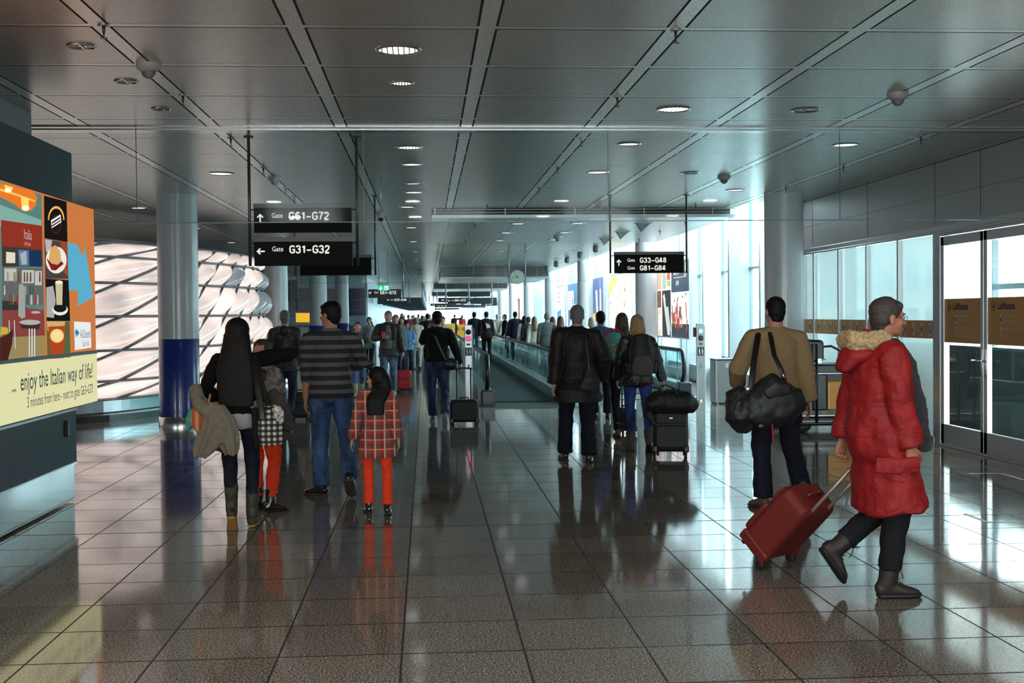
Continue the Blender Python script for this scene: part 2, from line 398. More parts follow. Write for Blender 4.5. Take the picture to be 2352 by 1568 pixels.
picto_w = M('pictogram_white', (.62, .60, .56), rough=.5); picto_k = M('pictogram_black', (.02, .02, .02), rough=.5)
def picto(mb, y, z, x, kind, s=1.0):
    """white rounded sign with black figures, on plane facing -X ; y grows away from the viewer (to the left)"""
    mb.mat(picto_w); mb.rbox(x-.002, x, y-.034*s, y+.034*s, z-.085*s, z+.085*s, r=.012*s, axis='x')
    mb.mat(picto_k)
    def r_(a0, a1, b0, b1): mb.box(x-.004, x-.002, y-a1*s, y-a0*s, z+b0*s, z+b1*s)
    if kind:
        for c in (-.016, .016):
            r_(c-.005, c+.005, .028, .040); r_(c-.010, c+.010, -.008, .024); r_(c-.007, c-.001, -.055, -.008); r_(c+.001, c+.007, -.055, -.008)
    else:
        r_(-.014, -.004, .045, .056); r_(-.013, -.003, -.010, .040); r_(-.013, .014, -.022, -.010); r_(.006, .013, -.055, -.022); r_(-.020, -.016, -.045, .0); r_(-.020, .004, -.052, -.045)
ybays = [14.86, 16.04, 17.22, 18.42, 19.62, 20.16]
for i in range(5):
    y0, y1 = ybays[i], ybays[i+1]
    mb = MB(); mb.box(XW-.02, XW+.09, y0-.035, y0+.025, .09, 2.63)
    if i == 4: mb.box(XW-.02, XW+.09, y1-.03, y1+.03, .09, 2.63)
    wo = struct(mb, 'window_%d' % (i+1), alu, bevel=.004)
    mb = MB(); mb.box(XW+.03, XW+.045, y0+.025, y1-.035, .09, 2.60); mb.build('pane', FROST, wo)
    mb = MB(); mb.mat(orange); mb.box(XW+.022, XW+.028, y0+.026, y1-.036, 1.305, 1.535)
    L = y1-y0-.1; n = 1 if i == 4 else 4
    for k in range(n): picto(mb, y0+.06+L*(k+.5)/n, 1.42, XW+.021, (k % 2 == 1) if n > 1 else True)
    mb.build('film_band', None, wo)
# ---- glazed double door
def door_leaf(n, y0, y1, hinge_far):
    mb = MB()
    a, b = y0, y1
    mb.box(XW-.01, XW+.05, a, a+.075, .03, 2.56); mb.box(XW-.01, XW+.05, b-.075, b, .03, 2.56)
    mb.box(XW-.01, XW+.05, a, b, .03, .27); mb.box(XW-.01, XW+.05, a, b, 2.45, 2.56)
    d = struct(mb, 'door_%d' % n, alu, bevel=.004)
    mb = MB(); mb.box(XW+.015, XW+.027, a+.075, b-.075, .27, 2.45); mb.build('pane', CLEAR, d)
    mb = MB(); mb.mat(orange); mb.box(XW+.009, XW+.014, a+.076, b-.076, 1.27, 1.80)
    navy = M('navy_lettering', (.012, .014, .05), rough=.5)
    x = XW+.007
    # bird in a ring
    mb.mat(navy); yc = b-.19; zc = 1.705; R0, R1 = .058, .052
    for k in range(28):
        t0, t1 = 2*PI*k/28, 2*PI*(k+1)/28
        P = [(x, yc-.8*R0*math.cos(t0), zc+R0*math.sin(t0)), (x, yc-.8*R1*math.cos(t0), zc+R1*math.sin(t0)), (x, yc-.8*R1*math.cos(t1), zc+R1*math.sin(t1)), (x, yc-.8*R0*math.cos(t1), zc+R0*math.sin(t1))]
        mb.poly(P); mb.poly(P, True)
    for P in ([(-.044, -.006), (-.012, -.018), (.036, .026), (.0, .004), (-.010, -.008)], [(-.014, -.012), (.004, -.004), (.030, -.034), (.002, -.020)], [(.0, .002), (.036, .03), (.04, .024), (.012, -.004)]):
        q = [(x, yc-u, zc+v) for u, v in P]; mb.poly(q); mb.poly(q, True)
    mb.add_mesh(text_me('Lufthansa', .115, .022, .92), T_mx(x-.001, b-.30, 1.668))
    wh = M('film_white_text', (.62, .56, .46), rough=.5)
    for zz, ls in ((1.565, ('Alleinreisende Kinder', 'Unaccompanied Minors')), (1.425, ('Fluggäste mit eingeschränkter', 'Mobilität', 'Passengers with reduced mobility'))):
        picto(mb, b-.37, zz-.01, x, zz > 1.5, .62)
        for k, t in enumerate(ls):
            mb.mat(wh); mb.add_mesh(text_me(t, .036, .008 if k < len(ls)-1 else 0, .88), T_mx(x-.001, b-.43, zz+.012-k*.045))
    mb.build('film_band', None, d)
    hy = a+.038 if hinge_far else b-.038
    mb = MB(); mb.rbox(XW-.016, XW-.01, hy-.022, hy+.022, .90, 1.22, r=.01, axis='x')
    s_ = 1 if hinge_far else -1
    mb.tube([(XW-.01, hy, 1.08), (XW-.06, hy, 1.08), (XW-.065, hy+.03*s_, 1.08), (XW-.065, hy+.14*s_, 1.08)], .010); mb.build('door_handle', steel, d, smooth=True)
door_leaf(1, 13.52, 14.66, True); door_leaf(2, 12.30, 13.50, False)
mb = MB(); mb.box(XW-.02, XW+.1, 14.67, 14.83, 0, 2.63); mb.box(XW-.02, XW+.1, 12.20, 12.29, 0, 2.63); mb.box(XW-.02, XW+.1, 12.29, 14.67, 2.57, 2.63); mb.box(XW-.02, XW+.1, 12.29, 14.67, 0, .03)
struct(mb, 'trim_3', alu, bevel=.004)
# ---- window facade on the right of the concourse
XF = 6.75
n = 6
pil = M('pale_fin_metal', (.46, .52, .54), rough=.38, metal=.2)
Y0F = 20.4
def bay(y0, y1, idx, finw=.13):
    mb = MB()
    mb.box(XF-.04, XF+.06, y0, y0+.05, 0, 5.3)
    for z in (.02, .62, 2.55, 4.1): mb.box(XF-.03, XF+.05, y0, y1, z, z+.05)
    mb.box(XF-.03, XF+.05, (y0+y1)/2-.02, (y0+y1)/2+.02, 0, 5.3)
    o = struct(mb, 'window_%d' % idx, M('facade_frame', (.16, .24, .26), rough=.4, metal=.3))
    mb = MB(); mb.box(XF, XF+.012, y0+.05, y1, .05, 5.28); mb.build('pane', FACG, o)
y = Y0F
while y < 235:
    st = 2.4 if y < 68 else 12.0
    bay(y, y+st, n); n += 1
    y += st
for i, k in enumerate([Y0F+2.4*j for j in range(20)]+[70+4.8*j for j in range(34)]):
    mb = MB(); dep = .42 if i % 5 else .55
    mb.box(XF-.04-dep, XF-.04, k-.06, k+.06, 0, 5.3); struct(mb, 'trim_%d' % (10+i), pil if i % 2 else M('grey_fin_metal', (.26, .29, .30), rough=.35, metal=.4))
# ledge with radiator along the facade
mb = MB(); mb.box(XF-.28, XF-.05, 20.6, 120, .05, .36); mb.box(XF-.30, XF-.04, 20.6, 120, .36, .40); struct(mb, 'trim_4', M('radiator_grey', (.30, .36, .38), rough=.5))
# far end glazing
mb = MB()
for k in range(9): mb.box(-14+k*2.6, -13.9+k*2.6, 239.8, 240, 0, CEIL)
struct(mb, 'trim_5', pil)
# ---- lowered service soffits over the walkways
lm = M('louvre_dark', (.02, .02, .022), rough=.5); ls = M('louvre_slat', (.50, .47, .46), rough=.35, metal=.6)
def under_mat():
    m, nt, b = nmat('soffit_panels'); tc = nt.nodes.new('ShaderNodeTexCoord'); sp = nt.nodes.new('ShaderNodeSeparateXYZ'); nt.links.new(tc.outputs['Object'], sp.inputs[0])
    def ln(v, step, w_): return math_(nt, 'LESS_THAN', math_(nt, 'MULTIPLY', math_(nt, 'FRACT', math_(nt, 'DIVIDE', math_(nt, 'ADD', v, 49.6), step)), step), w_)
    g = math_(nt, 'MAXIMUM', ln(sp.outputs[0], 1.22, .018), ln(sp.outputs[1], .82, .02))
    c = mixc(nt, g, (.62, .63, .66), (.10, .12, .13)); nt.links.new(c, b.inputs['Base Color']); b.inputs['Metallic'].default_value = .55
    b.inputs['Roughness'].default_value = .28
    return m
UM = under_mat()
def soffit(idx, x0, x1, y0, y1, zb, zt, nsl):
    mb = MB(); mb.mat(UM); mb.box(x0, x1, y0+.02, y1, zb, zb+.05)
    mb.mat(M('soffit_edge', (.50, .53, .55), rough=.35, metal=.5)); mb.box(x0, x1, y0, y0+.02, zb, zb+.055)
    mb.mat(lm); mb.box(x0+.02, x1-.02, y0+.30, y1-.02, zb+.05, zt)
    mb.mat(ls)
    for k in range(nsl):
        z = zb+.07+(zt-zb-.07)*(k+.5)/nsl; mb.box(x0+.01, x1+.02, y0+.01, y0+.05, z-.0035, z+.0035)
    for k in range(int((x1-x0)/1.22)+1): mb.box(x0+.05+k*1.22, x0+.065+k*1.22, y0+.005, y0+.02, zb+.05, zt)
    struct(mb, 'trim_%d' % idx)
soffit(70, .11, 5.45, 21.3, 28.8, 3.34, CEIL, 2)
soffit(71, .55, 4.75, 47.0, 54.5, 3.06, CEIL, 10)
soffit(72, .45, 4.75, 71.0, 78.5, 3.14, CEIL, 8)
soffit(73, .45, 4.75, 96.0, 103, 3.14, CEIL, 6)
# ---- left back wall: shop fronts closing the side aisle, with navy panels above an opening
navyp = M('navy_glazed_panel', (.010, .018, .075), rough=.22, noise_=.25, nscale=6)
pale = M('pale_blue_fascia', (.42, .56, .66), rough=.45)
mb = MB(); mb.mat(pale); mb.box(-14, -2.8, 58.0, 58.3, 1.25, CEIL); mb.box(-14, -2.8, 58.8, 59, 0, 1.3); mb.box(-14, -2.8, 57.7, 58.0, 1.52, 1.66)
mb.mat(M('upper_white_band', (.62, .68, .70), rough=.5)); mb.box(-14, -2.8, 57.95, 58.0, 2.98, CEIL)
mb.mat(navyp)
for k in range(11):
    x0 = -2.86-(k+1)*1.06
    for z0, z1 in ((2.42, 2.94), (1.92, 2.40), (1.68, 1.90)): mb.box(x0+.02, x0+1.04, 57.9, 58.0, z0, z1)
mb.mat(M('dim_shop_interior', (.10, .16, .18), rough=.6)); mb.box(-14, -2.8, 59, 59.1, .0, 1.6)
struct(mb, 'wall_far')
mb = MB(); mb.box(-3.1, -2.8, 59, 240, 0, CEIL); struct(mb, 'wall_inner', M('inner_wall_white', (.55, .66, .70), rough=.4))

# ---- the building across the apron and the room behind the glass doors
def bld():
    t = thing('office_building', 'pale office block with rows of sunlit glazing, outside beyond the glass', 'building', (30, 60, -4))
    mb = MB(); mb.box(0, 12, -60, 120, 0, 15); mb.build('wall', M('pale_cladding', (.46, .48, .48), rough=.5), t)
    wm = M('office_glazing', (.16, .24, .27), rough=.12, metal=.2)
    for r in range(5):
        mb = MB()
        for k in range(45): mb.box(-.03, 0, -59+k*4, -56.2+k*4, 1.2+r*2.9, 2.9+r*2.9)
        mb.build('window_row', wm, t)
        mb = MB(); mb.box(-.35, 0, -60, 120, .75+r*2.9, .85+r*2.9); mb.build('sunshade', M('pale_cladding', (.8, .8, .8)), t)
bld()
mb = MB()
for k in range(6): mb.box(9.5, 9.6, 8+k*2.4, 8.1+k*2.4, 0, CEIL-.7)
for z in (0, .9, 2.0): mb.box(9.5, 9.6, 8, 20.3, z, z+.09)
struct(mb, 'window_90', M('facade_frame', (.16, .24, .26), rough=.4, metal=.3))

t = thing('reception_counter', 'long dark counter inside the lounge, seen through the glass doors', 'counter', (7.95, 17.0, 0))
mb = MB(); mb.box(-.35, .35, -3.0, 3.0, .08, 1.12); mb.build('front_panel', M('counter_dark', (.014, .016, .018), rough=.3), t); mb = MB(); mb.box(-.4, .4, -3.05, 3.05, 1.12, 1.16); mb.build('worktop', M('counter_top_dark', (.05, .05, .05), rough=.2), t)
mb = MB(); mb.box(-.3, .3, -2.95, 2.95, 0, .08); mb.build('toe_kick', blackm, t)
t = thing('desk_lamp', 'arched dark desk lamp on the lounge counter behind the doors', 'lamp', (7.8, 16.6, 1.16))
mb = MB(); mb.tube([(0, .25-.25*math.cos(a)-.0, .30+.25*math.sin(a)) for a in [PI*k/16 for k in range(9)]][::1], .012, 8); mb.tube([(0, 0, 0), (0, 0, .3)], .012, 8); mb.build('arm', M('lamp_slate', (.05, .10, .11), rough=.4), t)
mb = MB(); mb.rbox(-.06, .06, .2, .5, .52, .60, r=.03, axis='y'); mb.build('lamp_head', M('lamp_slate', (.05, .10, .11)), t)
mb = MB(); mb.smooth = True; mb.lathe([(.09, 0), (.09, .012), (.02, .02)], 20); mb.build('base', M('lamp_slate', (.05, .10, .11)), t)
# ================================================================ COLUMNS, LIGHT WALL, KIOSK
colw = M('column_white_lacquer', (.60, .60, .62), rough=.30, coat=.3, noise_=.03, nscale=150)
colb = M('column_blue_lacquer', (.012, .035, .26), rough=.25, coat=.4, noise_=.1, nscale=120)
def column(x, y, label, blue=True, r=.30, grp=None):
    t = thing('round_column', label, 'column', (x, y, 0), 0, grp)
    z0 = 1.34 if blue else .16
    mb = MB(); mb.smooth = True; mb.lathe([(r, z0), (r, CEIL)], 48, cap=False); mb.build('shaft', colw, t)
    if blue: mb = MB(); mb.smooth = True; mb.lathe([(r, .17), (r, z0-.004), (r-.004, z0)], 48, cap=False); mb.build('blue_band', colb, t)
    mb = MB(); mb.smooth = True; mb.lathe([(r+.012, 0), (r+.012, .165), (r-.002, .172)], 48, cap=False); mb.build('base_sleeve', steel, t)
    return t
column(-3.74, 18.85, 'near left round column, white above dark blue, in front of the glowing wall')
column(-3.74, 30.9, 'white and blue round column rising behind the grey-haired man in the hooded jacket')
column(-3.74, 42.9, 'white and blue round column directly behind the head of the striped-shirt man')
column(-3.74, 54.9, 'slimmest white and blue column, just left of the navy wall panels')
column(5.60, 18.9, 'thick grey-white round column behind the man in the tan jacket', False)
for y, lb in ((31.0, 'white round column between the yellow poster and the restaurant photo poster'), (43.0, 'white round column between the dark blue poster and the pale blue poster'), (55.0, 'white round column to the left of the white poster with blue stripe'), (67.0, 'white column just left of the hanging clock'), (79.0, 'distant white column right of the hanging gate boards'), (91.0, 'farthest distinct white column beyond the clock')):
    column(5.60, y, lb, False, .27)
# ---- glowing inflated-cushion wall
def catmull(P, n):
    out = []
    for i in range(1, len(P)-2):
        for k in range(n):
            t = k/n; a, b, c, d = P[i-1], P[i], P[i+1], P[i+2]
            out.append(tuple(.5*((2*b[j])+(-a[j]+c[j])*t+(2*a[j]-5*b[j]+4*c[j]-d[j])*t*t+(-a[j]+3*b[j]-3*c[j]+d[j])*t**3) for j in range(2)))
    out.append(P[-2]); return out
CV = catmull([(-8.5, 19.0), (-7.2, 19.35), (-5.45, 20.2), (-4.45, 22.2), (-3.86, 24.2), (-3.72, 26.2), (-4.1, 28.4), (-5.4, 30.2)], 16)
SL = [0]
for a, b in zip(CV, CV[1:]): SL.append(SL[-1]+math.dist(a, b))
def cv(s):
    s = max(0, min(SL[-1]-1e-4, s))
    for i in range(len(SL)-1):
        if SL[i+1] >= s: break
    t = (s-SL[i])/(SL[i+1]-SL[i]); a, b = CV[i], CV[i+1]
    p = Vector((a[0]+(b[0]-a[0])*t, a[1]+(b[1]-a[1])*t)); d = Vector((b[0]-a[0], b[1]-a[1])).normalized()
    return p, Vector((d.y, -d.x))
ZL = [.34, .64, 1.14, 1.69, 2.235, 2.66, 2.90]
def wallpt(s, z, out=0):
    p, nn = cv(s); o = .24*(1-((z-1.6)/1.5)**2)+out
    return Vector((p.x+nn.x*o, p.y+nn.y*o, z))
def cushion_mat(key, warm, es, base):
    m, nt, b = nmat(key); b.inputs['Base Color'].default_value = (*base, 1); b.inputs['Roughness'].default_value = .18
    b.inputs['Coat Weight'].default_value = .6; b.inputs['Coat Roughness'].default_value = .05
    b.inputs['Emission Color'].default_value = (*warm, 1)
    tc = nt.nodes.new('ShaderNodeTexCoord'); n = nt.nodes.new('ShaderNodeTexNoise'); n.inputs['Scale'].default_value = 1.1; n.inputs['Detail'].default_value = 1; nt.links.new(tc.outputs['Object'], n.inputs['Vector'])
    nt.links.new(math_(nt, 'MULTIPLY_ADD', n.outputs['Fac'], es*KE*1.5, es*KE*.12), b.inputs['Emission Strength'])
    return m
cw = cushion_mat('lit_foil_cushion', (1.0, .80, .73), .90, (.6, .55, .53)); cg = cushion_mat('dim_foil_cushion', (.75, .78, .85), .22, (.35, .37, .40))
t = thing('light_wall', 'curved wall of glowing pinkish-white foil cushions in a diagonal metal frame', 'illuminated wall')
def qs(q): return 1.45*q if q < 3 else 4.35+.70*(q-3)
fm = MB()
cnt = 0
for r in range(6):
    z0, z1 = ZL[r], ZL[r+1]
    for k in range(-1, 14):
        mb = MB(); mb.smooth = True; N = 8
        q0 = k-.35; sA = qs(q0)
        if qs(q0+2) < .1 or sA > SL[-1]-.3 or cnt >= 99: continue
        cnt += 1
        g = [[None]*(N+1) for _ in range(N+1)]
        for i in range(N+1):
            for j in range(N+1):
                u, v = i/N, j/N
                s = qs(q0+u+v); z = z0+(z1-z0)*v
                bulge = .21*(max(0, (1-(2*u-1)**2)*(1-(2*v-1)**2)))**.8
                g[i][j] = wallpt(s, z, bulge)
        mb.rings(g, False, closed=False)
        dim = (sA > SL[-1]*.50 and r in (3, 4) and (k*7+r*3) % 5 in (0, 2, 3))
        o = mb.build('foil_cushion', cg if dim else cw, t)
        wd = None
        fm.tube([wallpt(qs(q0+v), z0+(z1-z0)*v, .045) for v in (0, .25, .5, .75, 1)], .026, 6)
for z in ZL: fm.tube([wallpt(SL[-1]*i/60, z, .045) for i in range(61)], .026, 6)
fm.build('tube_frame', M('frame_grey', (.16, .16, .165), rough=.4, metal=.5), t)
def curtain(mb, off0, z0, off1, z1, offs=None):
    P = []
    for i in range(61):
        p, nn = cv(SL[-1]*i/60); P.append(((p.x+nn.x*off0, p.y+nn.y*off0, z0), (p.x+nn.x*off1, p.y+nn.y*off1, z1)))
    for a, b in zip(P, P[1:]): mb.poly([a[0], b[0], b[1], a[1]])
mb = MB(); curtain(mb, .16, .14, .16, .32); curtain(mb, .16, .32, .0, .34); mb.build('steel_skirting', steel, t)
mb = MB(); curtain(mb, .30, .0, .30, .10); curtain(mb, .30, .10, .1, .14); mb.build('plinth', M('dark_plinth', (.035, .028, .025), rough=.3, coat=.4), t)
mb = MB(); curtain(mb, .1, 2.90, -.4, 3.0); mb.build('roof_edge', M('foil_roof', (.5, .45, .43), rough=.4), t)
# ---- advertising kiosk on the left
KX = -3.2
navyk = M('kiosk_slate_blue', (.034, .048, .072), rough=.55, spec=.25, noise_=.15, nscale=300)
t = thing('advertising_kiosk', 'dark slate-blue block with steel kick plate carrying the lightbox', 'kiosk', (KX, 8.5, 0))
y0, y1 = -5.0, 11.42-8.5
mb = MB(); mb.box(-2.2, 0, y0, y1, .36, 3.16); mb.build('body', navyk, t, bevel=.004)
mb = MB(); mb.box(-2.16, -.02, y0, y1-.02, .02, .36); mb.box(-2.16, .004, y0, y1+.002, .34, .36); mb.build('kick_plate', M('kick_steel', (.50, .56, .58), rough=.14, metal=1, bump=.05, bscale=3), t)
mb = MB(); mb.box(0, .012, y0, y1, .83, .85); mb.box(0, .004, -.55, -.54, .36, .83); mb.box(0, .012, y0, y1, .357, .366); mb.build('trim_strip', alu, t)
mb = MB(); mb.rbox(0, .03, 2.55, 2.62, .62, .76, r=.012, axis='x'); mb.build('latch', blackm, t)
mb = MB(); mb.box(-2.1, -.32, y0, y1-.1, 3.16, CEIL-.002); mb.build('bulkhead', M('bulkhead_grey', (.27, .29, .29), rough=.5), t)
# lightbox sign
LX = -2.98
t = thing('lightbox_sign', 'large backlit cafe advertisement with cream strip reading enjoy the Italian way of life', 'advertisement', (-3.19, 8.5, 0))
O = Vector((-3.19, 8.5, 0))
A = at_x(215, 482, LX); Yend = A.y; zt = 2.64; zb = .92
mb = MB(); mb.box(0, LX-.004+3.19, -2.4, Yend-8.5, zb, zt+.0); mb.build('casing', M('lightbox_casing', (.25, .25, .25), rough=.4, metal=.5), t)
def PX(mb, pts, m, k=1):
    P = [at_x(px, py, LX+.0015*k)-O for px, py in pts]
    n = (P[1]-P[0]).cross(P[2]-P[0]); mb.mat(m); mb.poly(P if n.x > 0 else P[::-1])
mb = MB()
OR = EM('poster_orange', (.62, .20, .055), .95)
mb.mat(OR); x_ = LX-O.x; mb.poly([(x_, -2.4, 1.37), (x_, Yend-8.5, 1.37), (x_, Yend-8.5, zt), (x_, -2.4, zt)])
E = lambda k, c, s=1.0: EM('poster_'+k, c, s)
# bar photograph
PX(mb, [(0, 417), (95, 447), (104, 815), (0, 832)], E('teal', (.10, .22, .20)), 1)
PX(mb, [(0, 470), (95, 505), (95, 560), (0, 520)], E('pale_teal', (.22, .42, .36)), 2)
PX(mb, [(2, 505), (96, 518), (97, 573), (4, 565)], E('red', (.28, .03, .015)), 3)
PX(mb, [(4, 565), (97, 573), (98, 612), (5, 612)], E('shelf_dark', (.05, .04, .03)), 3)
PX(mb, [(14, 578), (35, 580), (35, 604), (14, 604)], E('cream', (.75, .70, .55)), 4)
PX(mb, [(42, 573), (66, 575), (66, 611), (44, 610)], E('blue_photo', (.06, .20, .48)), 4)
PX(mb, [(68, 575), (94, 577), (95, 613), (70, 611)], E('night_photo', (.01, .03, .10)), 4)
PX(mb, [(46, 582), (60, 576), (62, 606), (50, 608)], E('stone', (.42, .42, .38)), 5)
PX(mb, [(5, 613), (98, 616), (100, 700), (5, 700)], E('bar_back', (.12, .13, .12)), 3)
for q in ((10, 616, 38, 645), (50, 620, 78, 650), (80, 622, 96, 655)):
    PX(mb, [(q[0], q[1]), (q[2], q[1]), (q[2], q[3]), (q[0], q[3])], E('shelf_light', (.50, .52, .48)), 4)
random.seed(3)
for k in range(26):
    bx = 8+random.random()*85; by = 625+random.choice((0, 30, 52)); c = random.choice(((.10, .12, .08), (.3, .25, .15), (.45, .45, .4), (.2, .05, .03), (.05, .1, .08)))
    PX(mb, [(bx, by), (bx+3, by), (bx+3.5, by+22), (bx-.5, by+22)], E('bottle%d' % (k % 5), c), 5)
PX(mb, [(5, 700), (101, 712), (103, 770), (5, 775)], E('brick', (.24, .05, .045)), 4)
PX(mb, [(5, 690), (50, 694), (60, 705), (60, 712), (5, 712)], E('counter', (.03, .035, .03)), 5)
PX(mb, [(4, 775), (103, 770), (104, 815), (0, 832)], E('tan_floor', (.32, .24, .10)), 4)
PX(mb, [(43, 655), (50, 650), (58, 660), (58, 728), (50, 732), (42, 725)], E('waiter', (.33, .36, .33)), 6)
def EL(cx, cy, rx, ry, m, k, n=20): PX(mb, [(cx+rx*math.cos(2*PI*i/n), cy+ry*math.sin(2*PI*i/n)) for i in range(n)], m, k)
PX(mb, [(46, 742), (92, 742), (90, 756), (49, 754)], E('stool_dark', (.03, .03, .03)), 7); EL(69, 740, 24, 6, E('stool_top', (.45, .42, .40)), 8)
for sx in (66, 72, 78): PX(mb, [(sx, 754), (sx+3, 754), (sx+3, 824), (sx, 825)], E('chrome', (.55, .60, .60)), 7)
for sx in (20, 32): PX(mb, [(sx, 735), (sx+2, 735), (sx+4, 800), (sx+2, 800)], E('chrome', (.55, .60, .60)), 7)
EL(82, 717, 11, 3, E('stool_top', (.45, .42, .40)), 7)
PX(mb, [(0, 775), (14, 770), (30, 755), (28, 790), (18, 826), (0, 830)], E('chair_brown', (.06, .015, .01)), 8)
PX(mb, [(2, 750), (18, 752), (20, 766), (0, 770)], E('table_yellow', (.55, .42, .06)), 8)
# lamp
PX(mb, [(0, 420), (30, 427), (78, 441), (85, 452), (83, 470), (72, 483), (60, 486), (48, 482), (35, 470), (0, 452)], E('lamp_amber', (.75, .18, .02), 1.1), 4)
PX(mb, [(0, 432), (40, 445), (80, 460), (82, 464), (40, 450), (0, 438)], E('lamp_line', (1, .55, .12)), 5)
PX(mb, [(48, 450), (66, 455), (66, 480), (50, 478)], E('lamp_glow', (1, .60, .12), 1.2), 5); EL(59, 478, 8.5, 6, E('lamp_bulb', (1, .92, .55), 1.6), 6); EL(18, 437, 7, 5, E('lamp_bulb', (1, .92, .55), 1.6), 6)
PX(mb, [(10, 424), (30, 430), (26, 442), (12, 438)], E('lamp_glow', (1, .60, .12), 1.2), 5)
mb.mat(E('silver_text', (.55, .40, .35))); mb.add_mesh(text_me('Italia', .11, .0, .9), T_px(x_+.009, at_x(52, 540, LX).y-8.5, at_x(52, 548, LX).z))
mb.add_mesh(text_me('CAFE BAR', .04, .0, .9), T_px(x_+.009, at_x(52, 560, LX).y-8.5, at_x(52, 563, LX).z))
# logo square
PX(mb, [(101, 449), (153, 463), (155, 556), (102, 547)], E('logo_black', (.006, .006, .006)), 3)
for rr, c in ((1.0, (.95, .45, .12)), (.86, (.006, .006, .006))):
    PX(mb, [(129+19*rr*math.cos(a_), 505+(1-rr)*8+32*rr*math.sin(a_)) for a_ in [PI+PI*i/12 for i in range(13)]], E('ring%d' % int(rr*100), c), 4 if rr == 1 else 5)
EL(129, 515, 13, 21, E('disc_red', (.09, .012, .012)), 6); EL(129, 515, 11, 18, E('disc_black', (.01, .006, .006)), 7)
PX(mb, [(117, 506), (139, 492), (141, 510), (119, 524)], E('logo_white', (.85, .85, .85)), 8)
PX(mb, [(119, 510), (138, 498), (139, 501), (119, 514)], E('logo_black', (.006, .006, .006)), 9)
PX(mb, [(118, 518), (139, 505), (140, 507), (119, 521)], E('logo_black', (.006, .006, .006)), 9)
# plate
PX(mb, [(102, 548), (155, 557), (158, 640), (104, 640)], E('photo_dark', (.06, .05, .05)), 3)
PX(mb, [(103, 549), (120, 552), (116, 575), (106, 580)], E('cloth_white', (.5, .45, .45)), 4)
PX(mb, [(138, 556), (155, 558), (157, 636), (146, 625)], E('tray_red', (.33, .06, .03)), 4)
EL(129, 597, 24, 31, E('plate_white', (.85, .82, .72)), 5); PX(mb, [(106, 592), (120, 605), (143, 600), (146, 606), (128, 621), (118, 620)], E('napkin_red', (.22, .012, .012)), 6)
PX(mb, [(112, 596), (116, 568), (128, 563), (138, 576), (141, 600), (132, 608), (118, 605)], E('pastry', (.68, .40, .14)), 7)
# latte
PX(mb, [(104, 640), (158, 643), (161, 737), (107, 737)], E('logo_black', (.006, .006, .006)), 3)
PX(mb, [(106, 660), (122, 656), (128, 690), (124, 730), (107, 728)], E('sleeve_white', (.42, .40, .40)), 4); EL(138, 711, 18, 13, E('plate_white', (.85, .82, .72)), 5); EL(138, 707, 15, 10, E('logo_black', (.006, .006, .006)), 6)
PX(mb, [(127, 648), (144, 648), (143, 700), (130, 700)], E('latte', (.60, .52, .30)), 7); EL(135.5, 648, 8.5, 4, E('foam', (.9, .86, .65)), 8)
# tea glass
PX(mb, [(107, 738), (160, 738), (162, 820), (109, 823)], E('green_dark', (.10, .12, .04)), 3); PX(mb, [(107, 738), (150, 738), (146, 760), (110, 760)], E('amber_pale', (.62, .42, .16)), 4)
PX(mb, [(111, 750), (150, 748), (146, 822), (116, 824)], E('tea_red', (.42, .06, .015)), 5); EL(131, 771, 16, 16, E('lemon_rind', (.85, .62, .12)), 6); EL(131, 771, 13, 13, E('lemon', (.95, .72, .35)), 7)
# blue arrow
PX(mb, [(155, 557), (177, 561), (190, 589), (195, 566), (214, 682), (179, 703), (180, 668), (158, 666)], E('arrow_blue', (.10, .42, .60)), 4)
# white card
PX(mb, [(170, 738), (208, 740), (210, 798), (172, 804)], E('card_white', (.80, .84, .84)), 4)
PX(mb, [(172, 762), (176, 754), (178, 762), (175, 776)], E('card_blue', (.03, .22, .35)), 5); PX(mb, [(176, 764), (179, 757), (182, 764), (179, 772)], E('card_blue', (.03, .22, .35)), 5)
yy = at_x(182, 775, LX).y-8.5
mb.mat(E('card_text', (.05, .12, .18))); mb.add_mesh(text_me('AirDolomiti', .105, .0, .62), T_px(x_+.009, yy, at_x(190, 776, LX).z))
mb.mat(E('card_text2', (.35, .22, .22))); mb.add_mesh(text_me('Spazio Italia', .075, .0, .62), T_px(x_+.009, yy+.06, at_x(190, 795, LX).z))
mb.build('picture', None, t)
mb = MB(); mb.mat(E('strip_black', (.004, .004, .004))); mb.box(x_-.02, x_+.012, -2.4, Yend-8.5, 1.345, 1.375); mb.build('divider_bar', blackm, t)
mb = MB(); mb.mat(EM('cream_backlight', (.78, .76, .42), .95)); mb.box(0.05, x_+.004, -2.4, Yend-8.5+.01, zb-.005, 1.345)
tx = M('slate_print', (.04, .12, .16), rough=.5)
yL = at_x(45, 900, LX).y-8.5; yR = at_x(211, 860, LX).y-8.5
m1 = text_me('enjoy the Italian way of life!', .19, .004, 1); wd = max(v.co.x for v in m1.vertices)
mb.mat(tx); mb.add_mesh(m1, T_px(x_+.006, yL, 1.135) @ Matrix.Diagonal((((yR-yL)/wd), 1, 1, 1)))
m3 = text_me('...', .19, .004, 1); mb.add_mesh(m3, T_px(x_+.006, at_x(25, 900, LX).y-8.5, 1.135) @ Matrix.Diagonal((.8, 1, 1, 1)))
m2 = text_me('3 minutes from here - next to gate G63–G73', .115, .0, 1); wd = max(v.co.x for v in m2.vertices)
yL2 = at_x(60, 915, LX).y-8.5; mb.add_mesh(m2, T_px(x_+.006, yL2, 1.0) @ Matrix.Diagonal(((yR-yL2)/wd, 1, 1, 1)))
mb.build('cream_strip', None, t)
